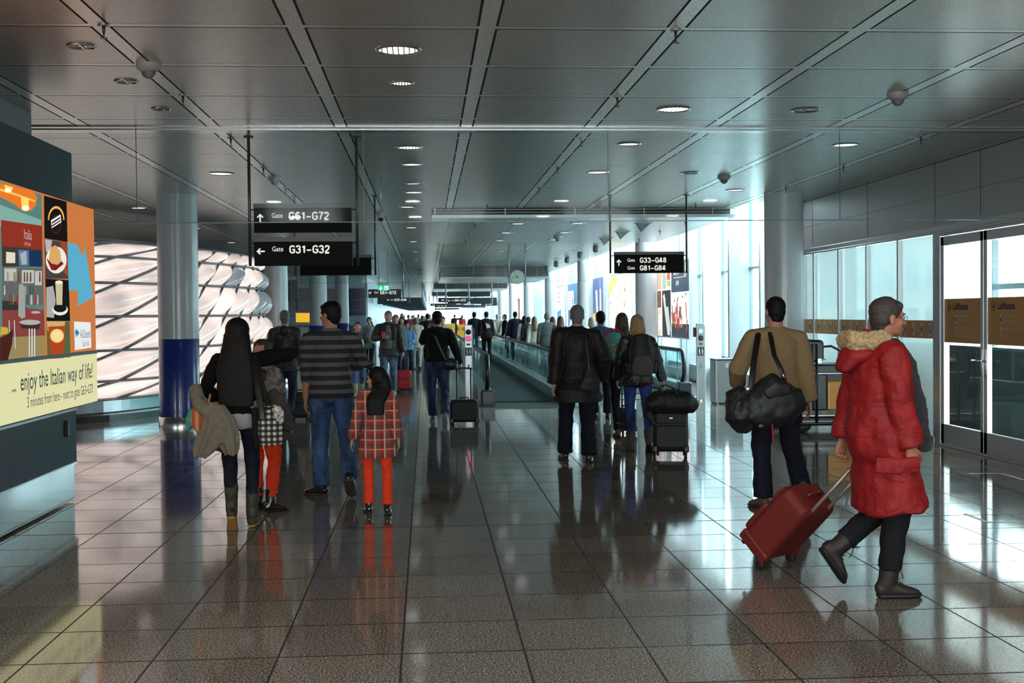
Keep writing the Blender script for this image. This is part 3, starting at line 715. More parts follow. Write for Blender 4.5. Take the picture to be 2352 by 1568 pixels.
# ---- smoke curtain glass sheets
SG = glass('smoke_curtain_glass', (.93, .975, .975), .45)
def curtain_pane(x0, x1, y, label, grp):
    t = thing('glass_smoke_curtain', label, 'glass panel', ((x0+x1)/2, y, CEIL-.92), 0, grp); h = (x1-x0)/2
    mb = MB(); mb.box(-h+.006, h-.006, -.005, .005, 0, .90); mb.build('glass_sheet', SG, t)
    mb = MB(); mb.box(-h+.004, h-.004, -.006, .006, -.008, 0); mb.box(h-.006, h, -.006, .006, 0, .90); mb.build('edge_strip', M('glass_edge', (.10, .20, .19), rough=.2), t)
xs = [-13.0, -10.4, -7.85, -5.3, -2.80, -.60, 1.83, 4.20, 6.30]
nm = ['far left behind the kiosk', 'second from the left wall', 'above the glowing wall', 'between kiosk and left column', 'crossing the big G61–G72 gate sign', 'over the middle of the hall', 'above the dark-coated man', 'reaching the right wall']
for i in range(8): curtain_pane(xs[i], xs[i+1], 12.2, 'near row hanging glass smoke curtain pane, '+nm[i], None)
for i, x0 in enumerate([-7.4, -5, -2.6, -.2, 2.2]): curtain_pane(x0, x0+2.4, 34.6, 'far row hanging glass smoke curtain pane, '+['leftmost', 'over the left columns', 'above the green exit sign', 'left of the clock', 'over the clock'][i], None)
# ================================================================ CEILING FITTINGS
def ceil_at(px, py, z=CEIL): return at_z(px, py, z)
lampm = M('lamp_reflector', (.7, .7, .72), rough=.12, metal=1)
def downlight(x, y, d, on, label, z=CEIL, grp=None, power=0):
    t = thing('downlight', label, 'ceiling light', (x, y, z), 0, grp); r = d/2
    mb = MB(); mb.smooth = True; mb.lathe([(r*.86, -.002), (r*.9, -.012), (r, -.010), (r*1.06, 0)], 28, cap=False); mb.build('trim_ring', M('ring_chrome', (.72, .72, .72), rough=.2, metal=.9), t)
    if on:
        mb = MB(); mb.mat(EM('lamp_on', (.93, 1.0, 1.0), 3.0)); mb.lathe([(r*.86, -.003), (.001, -.0031)], 28, cap=False)
        mb.mat(lampm)
        for k in range(7):
            a = -1+2*(k+.5)/7; h = math.sqrt(max(0, 1-a*a))*r*.84; mb.box(a*r*.86-.004, a*r*.86+.004, -h, h, -.006, -.0035)
        mb.build('lit_reflector', None, t)
        if power:
            l = bpy.data.lights.new('lamp', 'AREA'); l.shape = 'DISK'; l.size = d*.8; l.energy = power; l.color = (1, .93, .84)  # fill light, carried only by the added downlights behind the camera
            o = bpy.data.objects.new('lamp', l); COL.objects.link(o); o.parent = t; o.location = (0, 0, -.02)
    else:
        mb = MB(); mb.mat(M('lamp_off', (.015, .015, .017), rough=.15)); mb.lathe([(r*.86, -.003), (.001, -.0031)], 28, cap=False)
        mb.mat(lampm); mb.box(-r*.8, r*.8, -.004, .004, -.008, -.0035); mb.box(-.004, .004, -r*.8, r*.8, -.008, -.0035); mb.lathe([(r*.3, -.0035), (r*.24, -.008)], 16, cap=False)
        mb.build('dark_reflector', None, t)
    return t
for px, py, d, on, lb in ((187, 105, .19, 0, 'dark unlit downlight nearest the top left corner of the ceiling'), (290, 186, .18, 0, 'dark unlit downlight, middle of the three near the kiosk'), (370, 249, .17, 0, 'unlit downlight left of the wide ceiling strip, farthest of three near the kiosk'),
        (915, 114, .31, 1, 'largest lit downlight, in the panel nearest the camera'), (923, 190, .19, 1, 'small round downlight directly behind the largest one'), (1547, 250, .31, 1, 'large lit downlight right of the middle of the ceiling'), (1850, 252, .26, 0, 'dark downlight with cross baffle towards the right wall'),
        (940, 338, .29, 1, 'lit downlight just past the smoke curtain above the hall centre'), (946, 377, .26, 1, 'lit downlight, second past the smoke curtain'), (948, 421, .2, 1, 'small lit downlight over the hall centre, third past the smoke curtain'), (951, 441, .29, 1, 'lit downlight over the hall centre, fourth past the smoke curtain'),
        (507, 398, .33, 1, 'lit downlight right of the near left column'), (1373, 395, .30, 1, 'lit downlight left of the long pole of the right gate sign'), (1585, 396, .25, 0, 'dark cross-baffled downlight past the smoke curtain on the right'), (1942, 332, .30, 1, 'lit downlight nearest to the right wall'), (1690, 436, .30, 1, 'lit downlight before the thick right column'), (1445, 330, .25, 1, 'faint lit downlight reflected light, right of hall centre')):  # last entry is a ceiling reflection, drawn as a glowing disc
    p = ceil_at(px, py); downlight(p.x, p.y, d, on, lb.replace('faint lit downlight reflected light', 'ceiling reflection drawn as a lit disc'), power=0)
for x in (-9.5, -7.2, -4.8, -2.4, -.3, 2.2, 4.4):
    for k in range(9):
        y = 21.0+k*4.9
        if x > .1 and (20 < y < 29.5 or 46.4 < y < 55): continue
        if -10 < x < -3.3 and 18 < y < 32 and x > -6.5 and False: continue
        downlight(x, y, .28, 1, 'small lit downlight in the ceiling of the far concourse', grp='lit downlights in the far concourse ceiling', power=0)
for px, py in ((1190, 513), (1163, 534), (1148, 552), (1327, 512), (1298, 533), (1272, 550)):
    p = ceil_at(px, py, 3.34); downlight(p.x, p.y, .28, 1, 'lit downlight in the underside of the lowered soffit', z=3.339, grp='lit downlights under the lowered soffit')
for x in (-2.4, -.2, 2.2, 4.65):
    for y in (-5.5, -2, 1.5, 4.6): downlight(x, y, .3, 1, 'added fill downlight in the unseen ceiling behind the camera', grp='added fill downlights behind the camera', power=7)  # unseen lamps added to brighten people's backs and the near floor
# smoke detectors
def detector(px, py, label, z=CEIL, s=1.0, grp=None):
    p = ceil_at(px, py, z-.03); t = thing('smoke_detector', label, 'smoke detector', (p.x, p.y, z), 0, grp)
    mb = MB(); mb.smooth = True; mb.lathe([(.085*s, 0), (.085*s, -.02*s), (.07*s, -.045*s), (.05*s, -.055*s)], 24, cap=False); mb.build('base', M('detector_beige', (.36, .34, .32), rough=.5), t)
    mb = MB(); mb.smooth = True
    mb.lathe([(.05*s, -.055*s), (.045*s, -.065*s), (.05*s, -.07*s), (.036*s, -.080*s), (.04*s, -.085*s), (.02*s, -.10*s), (.001, -.105*s)], 20, cap=False); mb.build('sensor_head', M('detector_grey', (.16, .15, .15), rough=.5), t)
for px, py, lb in ((341, 156, 'smoke detector on the wide strip near the kiosk'), (2062, 222, 'smoke detector on the ceiling near the right wall'), (1663, 409, 'smoke detector between the right gate sign and the thick column'), (1375, 466, 'smoke detector just before the lowered soffit'), (630, 412, 'smoke detector above the big double gate sign')):
    detector(px, py, lb, s=1.05)
detector(1281, 545, 'domed smoke detector under the lowered soffit among the lights', z=3.34, s=1.1)
def sprinkler(px, py, label, z=CEIL, grp=None):
    p = ceil_at(px, py, z); t = thing('sprinkler', label, 'sprinkler', (p.x, p.y, z), 0, grp)
    mb = MB(); mb.smooth = True; mb.lathe([(.035, 0), (.04, -.006), (.012, -.012)], 16, cap=False); mb.build('rosette', M('sprinkler_rose', (.45, .43, .42), rough=.3, metal=.8), t)
    mb = MB(); mb.tube([(0, 0, -.01), (0, 0, -.06)], [.012, .007], 8); mb.tube([(.001, 0, -.06), (.001, 0, -.085)], .004, 6); mb.box(-.02, .02, -.012, .012, -.088, -.084); mb.build('nozzle', M('sprinkler_dark', (.05, .045, .04), rough=.4, metal=.7), t)
for px, py, lb in ((238, 56, 'sprinkler on the strip crossing nearest the top left'), (1552, 68, 'sprinkler on the strip crossing near the top right of centre'), (1418, 222, 'sprinkler on the right-hand strip, left of the large lit downlight'), (420, 218, 'sprinkler on the left strip behind the smoke detector'), (530, 316, 'sprinkler behind the smoke curtain beside the left sign pole'), (1335, 317, 'sprinkler just past the smoke curtain on the right-hand strip')):
    sprinkler(px, py, lb)
for px, py in ((1280, 382), (1238, 429), (605, 384), (2115, 312), (1937, 378), (1805, 428), (655, 430), (1120, 468), (1598, 467)):
    sprinkler(px, py, 'small sprinkler hanging from the ceiling past the smoke curtain', grp='small sprinklers past the smoke curtain')
for px, py in ((1090, 512), (1078, 534), (1070, 552), (1516, 530), (1468, 548), (1574, 506)):
    sprinkler(px, py, 'sprinkler under the lowered soffit', z=3.34, grp='sprinklers under the lowered soffit')
# wedge shaped speakers under the soffit
for i, (px, py) in enumerate(((1478, 512), (1430, 531), (1392, 546))):
    p = ceil_at(px, py, 3.34); t = thing('wedge_speaker', 'grey wedge-shaped fitting under the soffit, '+['nearest', 'middle', 'farthest'][i]+' of three', 'speaker', (p.x, p.y, 3.34))
    mb = MB(); mb.poly([(-.13, -.1, 0), (-.13, .1, 0), (.13, .1, 0), (.13, -.1, 0)]); mb.poly([(-.13, -.1, 0), (.13, -.1, 0), (-.05, 0, -.17)], False); mb.poly([(.13, .1, 0), (-.13, .1, 0), (-.05, 0, -.17)]); mb.poly([(.13, -.1, 0), (.13, .1, 0), (-.05, 0, -.17)]); mb.poly([(-.13, .1, 0), (-.13, -.1, 0), (-.05, 0, -.17)])
    mb.build('housing', M('speaker_grey', (.22, .24, .24), rough=.5), t); mb = MB(); mb.box(-.15, .15, -.12, .12, -.012, 0); mb.build('mounting_plate', M('speaker_plate', (.4, .42, .42), rough=.4), t)
for k in range(5):
    y = 33+k*3.4; t = thing('spotlight', 'small spotlight on the ceiling edge beyond the soffit', 'spotlight', (4.6, y, CEIL), 0, 'row of small spotlights along the ceiling edge')
    mb = MB(); mb.smooth = True; mb.lathe([(.06, 0), (.09, -.06), (.08, -.17), (.02, -.2)], 14); mb.build('head', M('spot_grey', (.15, .17, .17), rough=.4), t)
# dome camera
p = ceil_at(875, 470); t = thing('dome_camera', 'white cylindrical surveillance camera with dark dome, right of the gate sign', 'surveillance camera', (at_y(875, 495, 16.4).x, 16.4, 0))
z0 = at_y(875, 508, 16.4).z
mb = MB(); mb.smooth = True; mb.lathe([(.045, z0+.045), (.048, z0+.06), (.048, z0+.14), (.02, z0+.15)], 24); mb.build('housing', M('camera_white', (.6, .6, .6), rough=.4), t)
mb = MB(); mb.smooth = True; mb.lathe([(.04, z0+.045), (.037, z0+.02), (.02, z0+.002), (.001, z0)], 20, cap=False); mb.build('dome', M('camera_dome', (.01, .01, .01), rough=.05), t)
mb = MB(); mb.tube([(0, 0, z0+.14), (0, 0, CEIL)], .008, 8); mb.build('drop_rod', alu, t)
# ================================================================ HANGING SIGNS
SB = M('sign_black', (.006, .006, .006), rough=.6, spec=.12); SH = M('sign_header', (.11, .10, .09), rough=.45, metal=.3); SP = M('sign_pole', (.10, .105, .105), rough=.35, metal=.7)
SW = EM('sign_white_lit', (.92, .86, .80), .95)
def sign(name, label, y, boards, poles, ztop=CEIL, col=SB, hdr=.045, arms=True, polem=SP, pr=.016, cat='sign', grp=None):
    x0 = min(b[0] for b in boards); x1 = max(b[1] for b in boards); zb = min(b[2] for b in boards)
    t = thing(name, label, cat, ((x0+x1)/2, y, zb), 0, grp); ox, oz = (x0+x1)/2, zb
    for b in boards:
        bx0, bx1, bz0, bz1 = b[0]-ox, b[1]-ox, b[2]-oz, b[3]-oz
        mb = MB(); mb.box(bx0, bx1, -.035, .035, bz0, bz1-hdr); bo = mb.build('board', col, t, bevel=.003)
        if hdr: mb = MB(); mb.box(bx0-.004, bx1+.004, -.04, .04, bz1-hdr, bz1); mb.build('header_rail', SH, bo)
        if len(b) > 4 and b[4]:
            mb = MB(); mb.mat(SW); W = bx1-bx0; Hh = bz1-bz0-hdr
            for item in b[4]:
                if item[0] == 'a':
                    _, fx, fz, sz, ang = item; P = arrow_pts(bx0+fx*W, bz0+fz*Hh, sz, ang); mb.poly([(a, -.037, c) for a, c in P][::-1])
                elif item[0] == 't':
                    _, fx, fz, sz, s, bo_, xs_ = item; mb.add_mesh(numerals(s, sz*.74) if s[0] == 'G' and s[1].isdigit() else text_me(s, sz, bo_, xs_), T_my(bx0+fx*W, -.0365, bz0+fz*Hh))
                elif item[0] == 'r':
                    _, fx0, fx1, fz0, fz1 = item; mb.poly([(bx0+fx0*W, -.037, bz0+fz0*Hh), (bx0+fx1*W, -.037, bz0+fz0*Hh), (bx0+fx1*W, -.037, bz0+fz1*Hh), (bx0+fx0*W, -.037, bz0+fz1*Hh)])
            mb.build('lettering', None, bo)
        if arms:
            for px_ in poles:
                e = bx0 if px_-ox < bx0 else bx1
                mb = MB(); mb.tube([(px_-ox, 0, bz1-.06), (e, 0, bz1-.06)], .009, 6); mb.build('bracket_arm', polem, t)
    for px_ in poles:
        mb = MB(); mb.tube([(px_-ox, 0, 0), (px_-ox, 0, ztop-oz-.001)], pr, 10); mb.smooth = True; mb.lathe([(.05, ztop-oz-.012), (.05, ztop-oz-.002)], 16, c=(px_-ox, 0, 0)); mb.build('pole', polem, t)
    return t
def bx(y, x0, y0, x1, y1):
    a = at_y((x0+x1)/2, y0, y); b = at_y((x0+x1)/2, y1, y); return at_y(x0, (y0+y1)/2, y).x, at_y(x1, (y0+y1)/2, y).x, b.z, a.z
def mid(y, x, yy): return at_y(x, yy, y).x
Y = 12.78
sign('hanging_gate_sign', 'two stacked black boards G61–G72 and G31–G32 hung on two poles', Y,
     [bx(Y, 584, 468, 808, 534)+([('a', .065, .60, .085, 0), ('t', .18, .60, .072, 'Gate', .004, .82), ('t', .36, .50, .118, 'G61–G72', .020, .78)],),
      bx(Y, 585, 545, 810, 610)+([('a', .065, .60, .085, PI/2), ('t', .18, .60, .072, 'Gate', .004, .82), ('t', .36, .50, .118, 'G31–G32', .020, .80)],)],
     [mid(Y, 573, 480), mid(Y, 820, 480)])
Y = 19.0
sign('hanging_gate_sign', 'blank black board partly hidden behind the G31–G32 board', Y, [bx(Y, 690, 585, 853, 632)], [mid(Y, 678, 600), mid(Y, 862, 600)])
sign('hanging_gate_sign', 'black board reading G33–G48 and G81–G84 in front of the windows', Y,
     [bx(Y, 1411, 578, 1570, 627)+([('a', .06, .58, .10, 0), ('t', .18, .62, .075, 'Gate', .004, .82), ('t', .365, .55, .115, 'G33–G48', .020, .80), ('t', .18, .20, .075, 'Gate', .004, .82), ('t', .365, .13, .115, 'G81–G84', .020, .80)],)],
     [mid(Y, 1402, 600), mid(Y, 1577, 600)])
dk = M('sign_slate', (.022, .035, .045), rough=.4)
Y = 40.0
sign('hanging_gate_sign', 'slate board G61–G72 with diagonal arrow under the green exit sign', Y, [bx(Y, 846, 664, 922, 684)+([('a', .06, .66, .10, PI*.75), ('t', .18, .60, .085, 'Gate', .006, .82), ('t', .36, .45, .15, 'G61–G72', .022, .82)],)], [mid(Y, 926, 670), mid(Y, 842, 670)], col=dk, hdr=.02, pr=.03, polem=M('pole_pale', (.4, .5, .52), rough=.4, metal=.5))
PP = M('pole_pale', (.4, .5, .52))
Y = 62.0
sign('hanging_gate_sign', 'small slate board G33–G34 with left arrow behind the grey-bearded man', Y, [bx(Y, 888, 683, 938, 697)+([('a', .07, .66, .11, PI/2), ('t', .18, .60, .085, 'Gate', .006, .82), ('t', .36, .45, .17, 'G33–G34', .03, .82)],)], [mid(Y, 941, 690)], col=dk, hdr=.02, pr=.035, polem=PP)
Y = 66.0
sign('hanging_board_cluster', 'four slate boards in a two by two frame, one reading G61–G72', Y,
     [bx(Y, 1028, 669, 1074, 681), bx(Y, 1080, 669, 1126, 681), bx(Y, 1028, 685, 1074, 698)+([('a', .08, .6, .12, PI/2), ('t', .2, .55, .09, 'Gate', .006, .82), ('t', .36, .45, .17, 'G61–G72', .03, .8)],), bx(Y, 1080, 685, 1126, 698)],
     [mid(Y, 1024, 680), mid(Y, 1077, 680), mid(Y, 1130, 680)], col=dk, hdr=0, pr=.04, polem=PP)
Y = 72.0
sign('hanging_gate_sign', 'partly hidden slate board right of the four-board cluster', Y, [bx(Y, 1105, 692, 1142, 702)+([('t', .25, .2, .12, 'G81–G84', .02, .8)],)], [mid(Y, 1144, 696)], col=dk, hdr=0, pr=.035, polem=PP)
Y = 33.0
sign('wall_gate_board', 'dark board reading G61 half hidden behind the left white column', Y, [bx(Y, 560, 645, 668, 692)+([('t', .22, .60, .20, 'G61–G72', .02, .85)],)], [mid(Y, 655, 650)], col=M('board_grey', (.04, .045, .055), rough=.4), hdr=.03)
Y = 33.4
sign('grey_wall_board', 'plain grey hanging board right of the G61 board', Y, [bx(Y, 664, 643, 685, 687)], [mid(Y, 684, 650)], col=M('board_mid_grey', (.13, .14, .16), rough=.5), hdr=.02)
# row of projecting shop signs along the left
rk = random.Random(5)
for k in range(14):
    Y = 66+k*7.5; x0 = -2.6+.02*k
    b = [x0, x0+2.35, 2.28, 2.62]
    it = None
    sign('projecting_sign', 'slate projecting sign in the receding row along the left shop fronts', Y, [tuple(b)+(it,)], [x0+2.4], col=dk, hdr=.03, pr=.045, polem=PP, grp='projecting signs receding along the left')
for k, (xa, xb, za, zb_, Y) in enumerate(((.9, 3.3, 2.62, 2.95, 92), (3.5, 6., 2.62, 2.95, 92), (.7, 3.2, 2.3, 2.58, 104), (3.3, 6.0, 2.3, 2.55, 110), (.4, 3.0, 2.6, 2.85, 125), (3.2, 6.0, 2.5, 2.8, 135), (1, 4, 2.3, 2.55, 150))):
    sign('hanging_gate_sign', 'tiny distant slate board hanging near the vanishing point', Y, [(xa, min(xb, 5.3), za, zb_, [('r', .1+.12*j, .17+.12*j, .4, .6) for j in range(3)] if k % 2 == 0 else None)], [xa-.1], col=dk, hdr=0, pr=.04, polem=PP, grp='distant hanging boards near the vanishing point')
# exit sign
Y = 35.0; e = bx(Y, 868, 648, 894, 667)
t = thing('exit_sign', 'green lit emergency exit sign with down arrow and running figure', 'exit sign', ((e[0]+e[1])/2, Y, e[2])); h = (e[1]-e[0])/2; H_ = e[3]-e[2]
mb = MB(); mb.box(-h-.015, h+.015, -.04, .04, H_*.62, H_); mb.build('housing', M('exit_housing', (.7, .74, .74), rough=.4), t)
mb = MB(); mb.mat(EM('exit_green', (.03, .62, .36), 1.1)); mb.box(-h, h, -.01, .01, 0, H_*.62)
mb.mat(EM('exit_white', (.8, 1, .95), 1.2)); mb.poly([(a, -.012, c) for a, c in arrow_pts(-h*.5, H_*.31, H_*.5, PI)][::-1])
mb.box(h*.15, h*.8, -.012, -.0105, H_*.08, H_*.54); mb.mat(EM('exit_green', (.03, .62, .36))); mb.ell((h*.5, -.014, H_*.45), (.014, .002, .014), 8, 6); mb.poly([(h*.35, -.0135, H_*.36), (h*.62, -.0135, H_*.38), (h*.55, -.0135, H_*.22), (h*.72, -.0135, H_*.10), (h*.6, -.0135, H_*.10), (h*.45, -.0135, H_*.2), (h*.25, -.0135, H_*.12), (h*.22, -.0135, H_*.17)][::-1])
mb.build('lit_panel', None, t)
for s_ in (-1, 1): mb = MB(); mb.tube([(s_*h*.8, 0, H_), (s_*h*.8, 0, CEIL-e[2]-.001)], .012, 6); mb.build('suspension_rod', PP, t)
# clock
Y = 32.0; c = at_y(1188, 636, Y); t = thing('hanging_clock', 'round pale analogue clock hung between two rods beyond the soffit', 'clock', (c.x, Y, c.z)); Tc = Matrix.Rotation(PI/2, 4, 'X')
mb = MB(); mb.smooth = True; mb.lathe([(.001, -.05), (.17, -.05), (.185, -.035), (.185, .035), (.175, .045), (.168, .038)], 40, T=Tc, cap=False); mb.build('case', M('clock_case', (.5, .52, .5), rough=.3, metal=.5), t)
mb = MB(); mb.lathe([(.172, .037), (.001, .0371)], 40, T=Tc, cap=False); mb.mats = [M('clock_face', (.66, .72, .64), rough=.5)]; fc = mb.build('clock_face', None, t)
mb = MB()
for k in range(12):
    a = k*PI/6; l = .03 if k % 3 == 0 else .02; mb.poly([(math.sin(a)*.155+math.cos(a)*.004, -.0385, math.cos(a)*.155-math.sin(a)*.004), (math.sin(a)*.155-math.cos(a)*.004, -.0385, math.cos(a)*.155+math.sin(a)*.004), (math.sin(a)*(.155-l)-math.cos(a)*.004, -.0385, math.cos(a)*(.155-l)+math.sin(a)*.004), (math.sin(a)*(.155-l)+math.cos(a)*.004, -.0385, math.cos(a)*(.155-l)-math.sin(a)*.004)])
mb.build('hour_marks', blackm, fc)
for nm_, ang, l, wd in (('hour_hand', -math.radians(40), .09, .010), ('minute_hand', -math.radians(98), .14, .006)):
    mb = MB(); s_, c_ = math.sin(ang), math.cos(ang); q = [(-wd, -.03), (wd, -.03), (wd*.6, l), (-wd*.6, l)]
    mb.poly([(a*c_+b*s_, -.040, -a*s_+b*c_) for a, b in q]); mb.build(nm_, blackm, t)
for s_ in (-1, 1): mb = MB(); mb.tube([(s_*.215, 0, -.22), (s_*.215, 0, CEIL-c.z-.001)], .014, 8); mb.tube([(s_*.215, 0, 0), (s_*.18, 0, 0)], .01, 6); mb.build('suspension_rod', PP, t)
# ================================================================ MOVING WALKWAYS
wg = glass('walkway_glass', (.80, .94, .93))
rubber = M('handrail_rubber', (.010, .014, .020), rough=.28)
skirt = M('walkway_skirt', (.42, .50, .52), rough=.25, metal=.85)
def belt_mat():
    m, nt, b = nmat('grooved_belt'); tc = nt.nodes.new('ShaderNodeTexCoord'); sp = nt.nodes.new('ShaderNodeSeparateXYZ'); nt.links.new(tc.outputs['Object'], sp.inputs[0])
    g = math_(nt, 'FRACT', math_(nt, 'MULTIPLY', sp.outputs[1], 7)); g = math_(nt, 'LESS_THAN', g, .12)
    h = math_(nt, 'FRACT', math_(nt, 'MULTIPLY', sp.outputs[0], 60)); h = math_(nt, 'LESS_THAN', h, .5)
    c = mixc(nt, h, (.015, .018, .020), (.055, .065, .07)); c = mixc(nt, g, c, (.02, .022, .023)); nt.links.new(c, b.inputs['Base Color']); b.inputs['Roughness'].default_value = .6; b.inputs['Specular IOR Level'].default_value = .25
    return m
BELT = belt_mat()
def walkway(xl, xr, y0, y1, label):
    t = thing('moving_walkway', label, 'moving walkway', ((xl+xr)/2, y0, 0)); hw = (xr-xl)/2; L = y1-y0
    mb = MB(); mb.box(-hw+.1, hw-.1, .55, L, .0, .03); mb.build('belt', BELT, t)
    mb = MB(); mb.box(-hw-.16, hw+.16, -.85, .55, .0, .012); mb.mats = [M('comb_plate', (.10, .11, .11), rough=.35, metal=.7)]; mb.build('entry_plate', None, t)
    for s in (-1, 1):
        x = s*hw
        mb = MB(); mb.box(x-.12, x+.12, .1, L, 0, .26); q = [(x-.12, .1, 0), (x+.12, .1, 0), (x+.12, .1, .26), (x-.12, .1, .26)]
        mb.build('skirt', skirt, t, bevel=.02)
        mb = MB(); mb.rbox(-.13, .13, -.18, .12, 0, .28, r=.04, axis='z', T=Matrix.Translation((x, 0, 0))); mb.build('newel_base', M('newel_base_dark', (.05, .055, .06), rough=.3, metal=.4), t)
        mb = MB(); mb.box(x-.006, x+.006, .2, L, .26, .88); mb.build('glass_balustrade', wg, t)
        arc = [(x, .25+.33*math.cos(a), .59+.33*math.sin(a)) for a in [PI/2+PI*k/14 for k in range(15)]]
        P = [(x, L, .92), (x, L*.66, .92), (x, L*.33, .92)] + arc + [(x, .40, .26)]
        mb = MB(); mb.smooth = True; mb.loft(P[:3]+arc, [(.045, .03)]*(3+len(arc)), side=(1, 0, 0), n=12); mb.build('handrail', rubber, t, smooth=True)
        mb = MB(); mb.box(x-.03, x+.03, .3, L, .865, .89); mb.build('rail_track', steel, t)
        mb = MB()
        for k in range(int(min(L, 40)/1.2)): mb.box(x-.01, x+.01, .6+k*1.2, .612+k*1.2, .26, .87)
        mb.build('glass_joints', M('joint_dark', (.1, .16, .17), rough=.4), t)
walkway(1.10, 2.52, 22.4, 78, 'left moving walkway with glass sides and black handrails, its belt in view')
walkway(3.68, 5.12, 24.2, 78, 'right moving walkway behind the woman with the grey backpack')
# signal posts
def post(px, y, ptop, h, label, red_lit, extra):
    x = px; t = thing('signal_post', label, 'signal post', (x, y, 0)); w_ = .072
    mb = MB(); mb.rbox(-w_, w_, -.05, .05, 0, h, r=.012, axis='z'); mb.build('post', M('post_aluminium', (.50, .52, .53), rough=.3, metal=.8), t)
    mb = MB(); mb.box(w_, w_+.012, -.051, .0, 0, h-.02); mb.box(-w_-.004, -w_, -.052, .0, 0, h-.02); mb.build('edge_strip', M('post_edge', (.8, .85, .86), rough=.4), t)
    T = Matrix.Rotation(PI/2, 4, 'X')
    for k, z in enumerate((h-.14, h-.27)):
        lit = (k == 1) if red_lit else (k == 0)
        mb = MB(); mb.smooth = True; mb.lathe([(.056, .050), (.056, .062), (.046, .062), (.046, .055)], 24, c=(0, 0, 0), T=Matrix.Translation((0, 0, z)) @ T, cap=False); mb.build('lamp_bezel', M('bezel_grey', (.18, .18, .18), rough=.4), t)
        mb = MB(); mb.smooth = True; mb.lathe([(.046, .055), (.03, .063), (.001, .066)], 24, T=Matrix.Translation((0, 0, z)) @ T, cap=False)
        lm_ = (EM('signal_red', (1, .05, .16), 2.2) if red_lit else EM('signal_blue', (.25, .62, 1.0), 2.4)) if lit else M('lamp_dark', (.03, .025, .025), rough=.15)
        o = mb.build('signal_lamp', lm_, t)
        if lit:
            mb = MB(); q = [(-.022, -.006), (.006, -.006), (.006, -.018), (.028, .0), (.006, .018), (.006, .006), (-.022, .006)] if red_lit else [(-.008, -.026), (.008, -.026), (.008, .004), (.02, .004), (0, .028), (-.02, .004), (-.008, .004)]
            mb.poly([(a, -.068, b_) for a, b_ in q]); mb.build('arrow', EM('signal_white', (1, .9, .95), 2.0), o)
    mb = MB(); mb.box(-.034, .034, -.056, -.05, h-.40, h-.36); mb.build('speaker_grille', M('grille_brown', (.14, .12, .11), rough=.5), t)
    mb = MB(); mb.mat(M('plate_black', (.012, .012, .014), rough=.4)); mb.box(-.062, .062, -.056, -.05, h-.60, h-.44); mb.mat(M('plate_white', (.7, .7, .7), rough=.5))
    for c in (-.028, .028):
        mb.ell((c, -.058, h-.465), (.009, .003, .010), 10, 6); mb.box(c-.011, c+.011, -.058, -.056, h-.53, h-.48); mb.box(c-.009, c-.002, -.058, -.056, h-.58, h-.53); mb.box(c+.002, c+.009, -.058, -.056, h-.58, h-.53); mb.box(c+.013, c+.018, -.058, -.056, h-.585, h-.50)
    mb.build('pictogram_plate', None, t)
    mb = MB(); mb.rbox(-.018, .018, -.054, -.05, h*.42, h*.42+.075, r=.005, axis='y'); mb.build('lock_cover', M('lock_grey', (.30, .31, .32), rough=.4), t)
    mb = MB()
    for a in (-.05, .05):
        for z in (h*.36, h*.55, h-.62): mb.ell((a, -.051, z), (.005, .003, .005), 8, 4)
    mb.build('screws', dark, t)
    if extra:
        mb = MB(); mb.rbox(-w_-.05, -w_-.005, -.02, .06, h-.25, h-.07, r=.008, axis='z'); mb.build('red_call_box', M('call_box_red', (.20, .008, .012), rough=.4), t)
    else:
        mb = MB(); mb.rbox(w_+.012, w_+.05, -.02, .06, h-.25, h-.07, r=.008, axis='z'); mb.build('red_call_box', M('call_box_red', (.20, .008, .012), rough=.4), t)
a = at_z(1077, 918, 0); post(a.x, a.y, 0, at_y(1077, 746, a.y).z, 'steel signal post with glowing red lamp beside the left walkway', True, False)
a = at_z(1609, 920, 0); post(a.x, a.y, 0, at_y(1609, 743, a.y).z, 'steel signal post with glowing blue-white lamp beside the right walkway', False, True)
# waste bin
a = at_z(1676, 928, 0); t = thing('waste_bin', 'rectangular stainless steel waste bin marked Abfall by the window', 'waste bin', (a.x, a.y+.2, 0))
zt_ = at_y(1676, 826, a.y).z
mb = MB(); mb.rbox(-.27, .27, -.2, .2, .02, zt_, r=.03, axis='z'); mb.build('body', M('bin_steel', (.40, .42, .42), rough=.35, metal=.75), t, smooth=False)
mb = MB(); mb.box(-.235, -.20, -.212, -.19, .0, zt_-.01); mb.build('corner_profile', steel, t)
mb = MB(); mb.rbox(-.28, .28, -.21, .21, zt_, zt_+.02, r=.03, axis='z'); mb.build('lid', M('bin_lid', (.3, .31, .31), rough=.3, metal=.8), t)
mb = MB(); mb.box(-.25, .25, -.18, .18, 0, .02); mb.build('foot', blackm, t)
mb = MB(); mb.mat(M('bin_text', (.75, .78, .78), rough=.5)); mb.add_mesh(text_me('Abfall', .075, .006, .9), T_my(.0, -.2065, zt_-.12)); mb.box(-.07, -.02, -.2065, -.205, zt_-.14, zt_-.06); mb.box(.0, .2, -.2065, -.205, zt_-.148, zt_-.14); mb.build('lettering', None, t)
